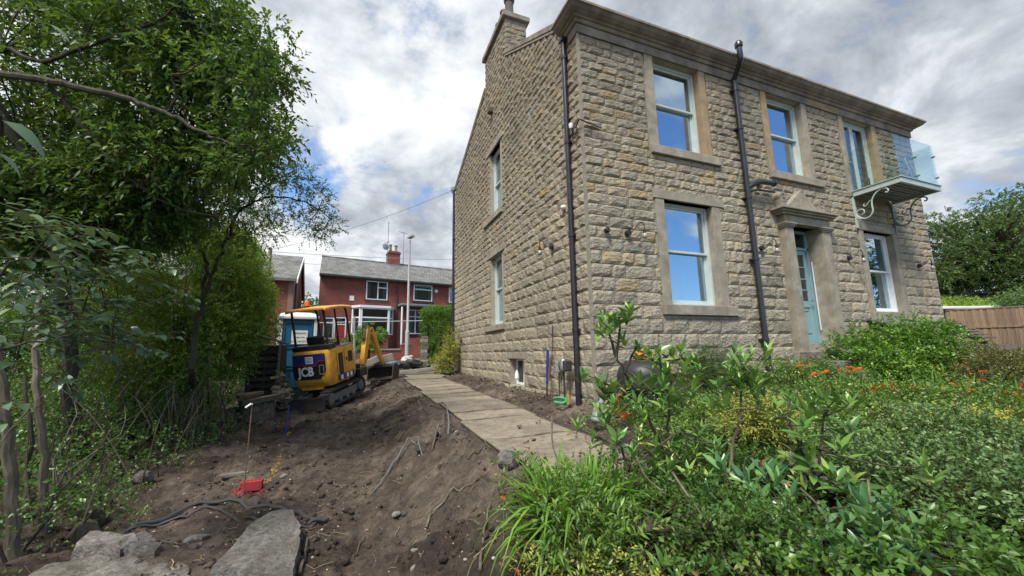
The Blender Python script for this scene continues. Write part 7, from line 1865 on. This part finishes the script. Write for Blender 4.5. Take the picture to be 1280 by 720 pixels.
shrub('feathery_shrub', (1.841, -0.541, -0.825), 'dark feathery shrub against the wall right of the black tub', ball((1.666, -0.666, -0.458), (.5, .35, .42), 36, 3, -.6), .16, 46, .18, 9, .028, .008, 'leaf_dark', 103, up=.4, tmin=.1)
shrub('leafy_herb', (3.825, -0.217, -0.684), 'light green leafy herbs along the wall foot left of the door steps', slabc((2.246, -0.475, -0.359), (4.710, -0.353, -0.335), (4.506, -0.440, -0.625), (1.909, -0.732, -0.625), (0, -.5, 0), 30, 4), .14, 30, .2, 7, .045, .022, 'leaf_mid', 104, up=.8)
shrub('wall_shrub', (-0.240, 8.325, -0.748), 'loose yellowish shrub at the far foot of the gable wall beside the black downpipe', np.concatenate([ball((-0.281, 8.928, 0.032), (.35, .25, .75), 26, 5, -.8), ball((-0.620, 8.699, -0.387), (.4, .3, .3), 12, 6)]), .20, 26, .25, 8, .05, .022, 'leaf_gold', 105, up=.6, tmax=.7)
# bed of low plants: positions in metres over the front garden
HOL = [((-0.428, -3.434, -1.102), .26), ((-1.919, -3.539, -0.903), .16), ((-0.257, -4.026, -1.206), .14), ((0.683, -3.457, -0.962), .2), ((0.760, -3.882, -1.192), .17), ((-0.757, -3.148, -0.759), .14)]
def bedc(x0, x1, y0, y1, n, seed, h0, h1, keep=lambda x, y: True):
    R = np.random.default_rng(seed); out = []
    while len(out) < n:
        x = R.uniform(x0, x1); y = R.uniform(y0, y1)
        if keep(x, y) and all((x-h[0][0])**2+(y-h[0][1])**2 > h[1]**2 for h in HOL): out.append((x, y, float(gz(x, y))+R.uniform(h0, h1)))
    return np.array(out)
shrub('groundcover_shrub', (0.383, -3.647, -1.215), 'mass of small silvery green leaves in the right foreground of the bed', bedc(-.3, 1.9, -4.7, -3.2, 110, 7, .08, .42), .17, 42, .15, 8, .036, .022, 'leaf_silver', 106, cat='ground cover', up=.7, four=True)
shrub('groundcover_shrub', (0.041, -4.108, -1.269), 'darker green leafy mass at the bottom right corner of the bed', bedc(-1.1, 1.2, -5.1, -4.2, 56, 8, .0, .22), .18, 42, .18, 7, .05, .028, 'leaf_mid', 107, cat='ground cover', up=.6, four=True, tmax=.55)
shrub('groundcover_shrub', (1.350, -2.683, -1.065), 'mid green leafy mass behind the middle rhododendron', bedc(.3, 3.6, -3.5, -1.6, 120, 9, .04, .26), .18, 40, .17, 7, .042, .024, 'leaf_mid', 108, cat='ground cover', up=.6, tmin=.1)
shrub('golden_plant', (2.709, -2.624, -0.985), 'yellow-green tipped plant below the crocosmia drift, right of the middle', np.concatenate([ball((2.100, -2.936, -0.883), (.16, .16, .14), 10, 10), ball((2.108, -2.838, -0.841), (.12, .12, .1), 6, 12)]), .10, 24, .14, 8, .03, .016, 'leaf_gold', 109, cat='plant', up=.9, tmin=.3)
shrub('golden_plant', (3.229, -3.064, -1.000), 'yellow-green tipped plant below the crocosmia at the right edge', np.concatenate([ball((2.405, -3.391, -0.833), (.22, .2, .12), 14, 11), ball((2.657, -3.167, -0.809), (.14, .14, .1), 6, 13)]), .10, 24, .14, 8, .03, .016, 'leaf_gold', 110, cat='plant', up=.9, tmin=.3)
shrub('yellow_herb', (0.522, -2.270, -1.069), 'yellowish fine-leaved herb between the pale-stemmed rhododendrons', ball((0.135, -2.630, -0.734), (.35, .3, .2), 28, 14, -.5), .13, 30, .15, 8, .026, .015, 'leaf_gold', 111, cat='plant', up=.7, tmax=.75)
shrub('groundcover_shrub', (0.041, -2.027, -1.072), 'mixed leafy mass in front of the black tub and wall', bedc(-.7, 1.8, -2.6, -1.0, 80, 15, .0, .20, lambda x, y: not (x < -.2 and y > -2.0)), .16, 36, .17, 7, .040, .022, 'leaf_mid', 112, cat='ground cover', up=.6, tmin=.1)
shrub('dark_shrub', (-2.054, -3.547, -1.120), 'dark small-leaved shrub between the grass clump and the dark rhododendron', bedc(-2.0, -1.25, -4.0, -2.9, 36, 16, .0, .22), .14, 40, .15, 8, .030, .02, 'leaf_dark', 113, up=.5, four=True, tmin=.3)
shrub('leafy_plant', (-2.532, -3.185, -1.189), 'low leafy plant with lance-shaped leaves at the bottom left of the bed', bedc(-2.45, -2.05, -3.8, -2.7, 26, 17, .02, .28), .11, 18, .16, 7, .065, .016, 'leaf_mid', 114, cat='plant', up=.6, four=True, tmin=.1)
shrub('yellow_herb', (-2.647, -3.159, -1.245), 'yellowish fine herb at the bottom edge left of the grass clump', bedc(-2.65, -2.25, -4.0, -3.3, 14, 18, .0, .14), .10, 20, .12, 8, .024, .013, 'leaf_gold', 115, cat='plant', up=.6, tmax=.7)
shrub('dark_shrub', (-0.747, -3.432, -1.118), 'dark leafy undergrowth round the mossy stones in the middle of the bed', bedc(-1.3, .2, -3.6, -2.4, 50, 19, -.04, .14), .15, 34, .16, 7, .042, .022, 'leaf_dark', 116, up=.5, tmin=.35)
gcv = bedc(-2.0, 9.5, -5.4, -.3, 620, 20, -.02, .10, lambda x, y: not (x < -.6 and y > -2.4) and not (x > 4.3 and y > -1.3) and not (x < -1.9 and y < -4.2))
crown('ground_cover', None, gcv, .22, 16, .16, 6, .045, .026, 'leaf_mid', 117, up=.6, tmin=.0, tmax=.7, label='low mixed ground cover leaves over the whole front bed', cat='ground cover')
rb = bedc(3.5, 9.0, -4.5, -2.2, 90, 23, .0, .22)
shrub('groundcover_shrub', (6, -3.3, -.7), 'low leafy mass at the right edge below the bronze shrub', rb, .24, 34, .2, 7, .05, .028, 'leaf_mid', 118, cat='ground cover', up=.6, tmin=.1, twig=0)
R = np.random.default_rng(303)
dl = bedc(-2.2, 4, -5.0, -1.2, 110, 301, .02, .34)
crown('dead_leaves', None, dl, .12, 2, .06, 3, .05, .03, 'dead_leaf', 302, up=.2, label='brown and yellow dead leaves caught among the plants of the bed', cat='dead leaves')
for nm, b_, pts_, lb in (('broad_leaved_plant', (0.636, -3.718, -1.229), (((0.405, -3.670, -0.991), 9), ((0.596, -3.754, -0.936), 10), ((0.621, -3.853, -1.048), 9), ((0.270, -3.818, -1.089), 9), ((0.903, -3.863, -1.000), 8), ((0.564, -4.037, -1.109), 9)), 'broad-leaved light green plant among the small silvery leaves at the right'),
                     ('broad_leaved_plant', (-0.726, -2.934, -0.806), (((-0.776, -2.848, -0.563), 9), ((-0.704, -2.977, -0.613), 10), ((-0.995, -2.959, -0.684), 9), ((-0.429, -3.162, -0.788), 9), ((-0.410, -3.266, -0.856), 8)), 'broad-leaved light green plant beside the curved pale stem'),
                     ('broad_leaved_plant', (-0.036, -4.104, -1.257), (((-0.315, -4.121, -1.155), 9), ((0.004, -4.135, -1.165), 9), ((-0.052, -4.211, -1.227), 10), ((-0.396, -4.189, -1.210), 8)), 'broad-leaved plant in the bottom right corner of the bed')):
    t_ = empty(nm, b_, lb, 'plant'); it = []; R2 = random.Random(hash(lb) % 7 if False else len(lb)); ML = [big_leaf('leaf', 1, w_, b2_, 'broad_leaf', 5, .8, .01) for w_, b2_ in ((.52, .2), (.46, .4), (.58, .1))]
    for p, n_ in pts_:
        g_ = float(gz(p[0], p[1])); MB().tube(smooth_path([(p[0]+.03, p[1], g_), (p[0], p[1]+.02, (g_+p[2])/2), p], 3), .005, 5).build('stem', 'branch_bark', t_)
        for i in range(n_*2):
            a = i*2.4; h_ = R2.uniform(-.16, .03); d = Vector((math.cos(a), math.sin(a), R2.uniform(-.2, .7))); it.append((R2.choice(ML), frame((p[0]+d.x*.03, p[1]+d.y*.03, p[2]+h_), d, (R2.gauss(0, .3), R2.gauss(0, .3), 1), R2.uniform(.055, .10))))
    put_leaves(t_, it)
rock((-0.155, -3.237, -0.969), (.14, .12, .07), 81, 'mossy grey stone showing between the plants in the middle of the bed', 'grey_rock', sub=3)
rock((-0.173, -3.434, -1.050), (.16, .13, .06), 82, 'flat brown stone above the dark hollow in the bed', 'grey_rock', sub=3, rz=.6)
rock((-0.068, -3.056, -0.955), (.10, .09, .05), 83, 'small pale stone left of the mossy grey stone', 'pale_rock', sub=3)

# --- clipped hedge, topiary ------------------------------------------------
hA, hB = Vector((-1.180, 10.887, -0.451)), Vector((0.538, 10.221, -0.484))
hd = (hB-hA); hd.z = 0; hw_ = hd.length; hd.normalize(); hn = Vector((-hd.y, hd.x, 0)); htop = (-0.780, 10.627, 2.001)[2]
ch_ = empty('clipped_hedge', (hA.x, hA.y, -.6), 'dense clipped green hedge behind the far corner of the stone house', 'hedge')
R = np.random.default_rng(91); pts = []
dep_ = 2.2
while len(pts) < 620:
    u_, v_, w_ = R.random(3)
    f = R.integers(0, 4)
    if f == 0: v_ = .06
    if f == 1: w_ = .97
    if f == 2: u_ = .04
    p = hA+hd*(hw_*u_)+hn*(dep_*v_); z = -.55+(htop-.06+.55)*w_
    edge = min(u_*hw_, v_*dep_); 
    if w_ > .9 and edge < .25: z -= (.25-edge)*.9
    pts.append((p.x, p.y, z))
crown('foliage', ch_, np.array(pts), .15, 26, .07, 6, .040, .022, 'leaf_privet', 92, up=.7, droop=0)
mb = MB()
for i in range(9):
    p = hA+hd*(hw_*(.1+.1*i))+hn*.6; mb = MB(); mb.tube([(p.x, p.y, -.7), (p.x, p.y, htop-.5)], [.05, .02], 6); mb.build('stem', 'branch_bark', ch_)
tpz = Vector((-3.059, 14.436, 0.862))
tpy = empty('topiary_bush', (tpz.x, tpz.y, .2), 'cloud-shaped round topiary bush behind the low brick wall', 'bush')
tc_ = np.concatenate([ball(p, (r_, r_, r_), 34, 50+i) for i, (p, r_) in enumerate((((-3.585, 14.665, 0.722), .42), ((-3.096, 14.639, 1.024), .52), ((-2.596, 14.263, 0.816), .46), ((-2.841, 14.092, 0.475), .40), ((-3.396, 14.320, 0.412), .36)))])
crown('foliage', tpy, tc_, .08, 40, .05, 6, .040, .024, 'leaf_privet', 93, up=.5, droop=0, tmin=.3)
limb(tpy, [(tpz.x, tpz.y, -.5), (tpz.x, tpz.y, .1), (tpz.x, tpz.y, .6)], .08, .04, 'trunk')
sb2 = Vector((-4.355, 15.003, 0.512)); shrub('garden_shrub', (sb2.x, sb2.y, -.2), 'low brown-green shrub in front of the red door across the road', ball(sb2, (.7, .4, .3), 22, 60), .15, 22, .1, 6, .05, .025, 'leaf_bronze', 94, up=.4, twig=0)

# --- far trees -------------------------------------------------------------
def far_tree(label, base, top, rx, n, rad, per, L, mat, seed, trunk=.3, name='broadleaf_tree', low=.25, tl=.5, group=None, tmax=1):
    base = Vector(base); H = top-base.z; t_ = empty(name, base, label, 'tree', group)
    limb(t_, [base, base+Vector((.1, 0, H*.3)), base+Vector((-.1, .1, H*.6))], trunk, trunk*.5, 'trunk', wob=.03)
    R = np.random.default_rng(seed)
    C_ = ball((base.x, base.y, base.z+H*(low+(1-low)/2)), (rx, rx, H*(1-low)/2), n, seed)
    crown('crown', t_, C_, rad, per, tl, 7, L, L*.55, mat, seed+1, up=.15, droop=.35, flat=.6, shell=.2, tmax=tmax)
    connect(t_, C_, [base+Vector((0, 0, H*.3)), base+Vector((-.1, .1, H*.6))], trunk*.22, seed, .8)
    return t_
bt = Vector((38.301, 7.299, 1.566))
far_tree('huge dark green beech tree filling the sky right of the stone house', (bt.x, bt.y, -.3), (37.921, 5.881, 10.505)[2]-.3, 5.6, 150, 1.05, 46, .17, 'leaf_beech', 120, .45, low=.12)
bt2 = Vector((46.820, 6.146, 1.580))
far_tree('second large broadleaf tree behind the beech at the right edge', (bt2.x, bt2.y, -.3), (46.334, 4.335, 12.996)[2], 6.5, 110, 1.2, 40, .19, 'leaf_beech', 130, .45, low=.1)
bt3 = Vector((40.003, 10.930, 1.883))
far_tree('lighter green tree just beside the far corner of the stone house', (bt3.x, bt3.y, -.3), (39.355, 9.976, 8.773)[2], 3.6, 60, .95, 40, .17, 'leaf_mid', 140, .3, low=.1, tmax=.8)
lhg = empty('light_hedge', (28.337, 5.639, 2.206), 'bright yellow-green hedge top behind the timber fence', 'hedge')
crown('foliage', lhg, slabc((26.983, 6.117, 2.497), (29.241, 4.703, 2.428), (29.291, 4.889, 1.257), (27.032, 6.300, 1.343), (.3, 1.5, 0), 90, 150), .28, 24, .18, 7, .085, .05, 'leaf_bright', 151, up=.9)
far_tree('dark tree beyond the garden, mirrored in the lower right window', (25, -9.0, -.8), 7.2, 3.6, 60, .9, 34, .16, 'leaf_beech', 171, .3, low=.12)
gsh = empty('grey_bush', (25.316, 3.080, 1.816), 'rounded grey-green bush above the timber fence at the right edge', 'bush')
crown('foliage', gsh, ball((25.620, 3.095, 1.673), (.85, .7, .75), 50, 152), .25, 30, .15, 7, .07, .035, 'leaf_silver', 153, up=.5)
f1_ = Vector((-8.719, 43.736, 3.933)); far_tree('distant dark tree between the two brick houses', (f1_.x, f1_.y, -1), (-8.848, 43.257, 6.953)[2], 2.6, 36, .8, 30, .28, 'leaf_beech', 160, .25, low=.05)
f2_ = Vector((-9.467, 39.736, 3.599)); far_tree('distant lower tree touching the gable of the left brick house', (f2_.x, f2_.y, -1), (-9.328, 39.315, 5.694)[2], 1.8, 24, .7, 30, .26, 'leaf_beech', 163, .25, low=.05)
f3_ = Vector((2.977, 41.353, 3.887)); far_tree('tree top peeping over the slate roof right of the street lamp', (f3_.x, f3_.y, -1), (2.653, 40.145, 11.502)[2], 1.3, 22, .6, 26, .24, 'leaf_mid', 166, .2, low=.3)
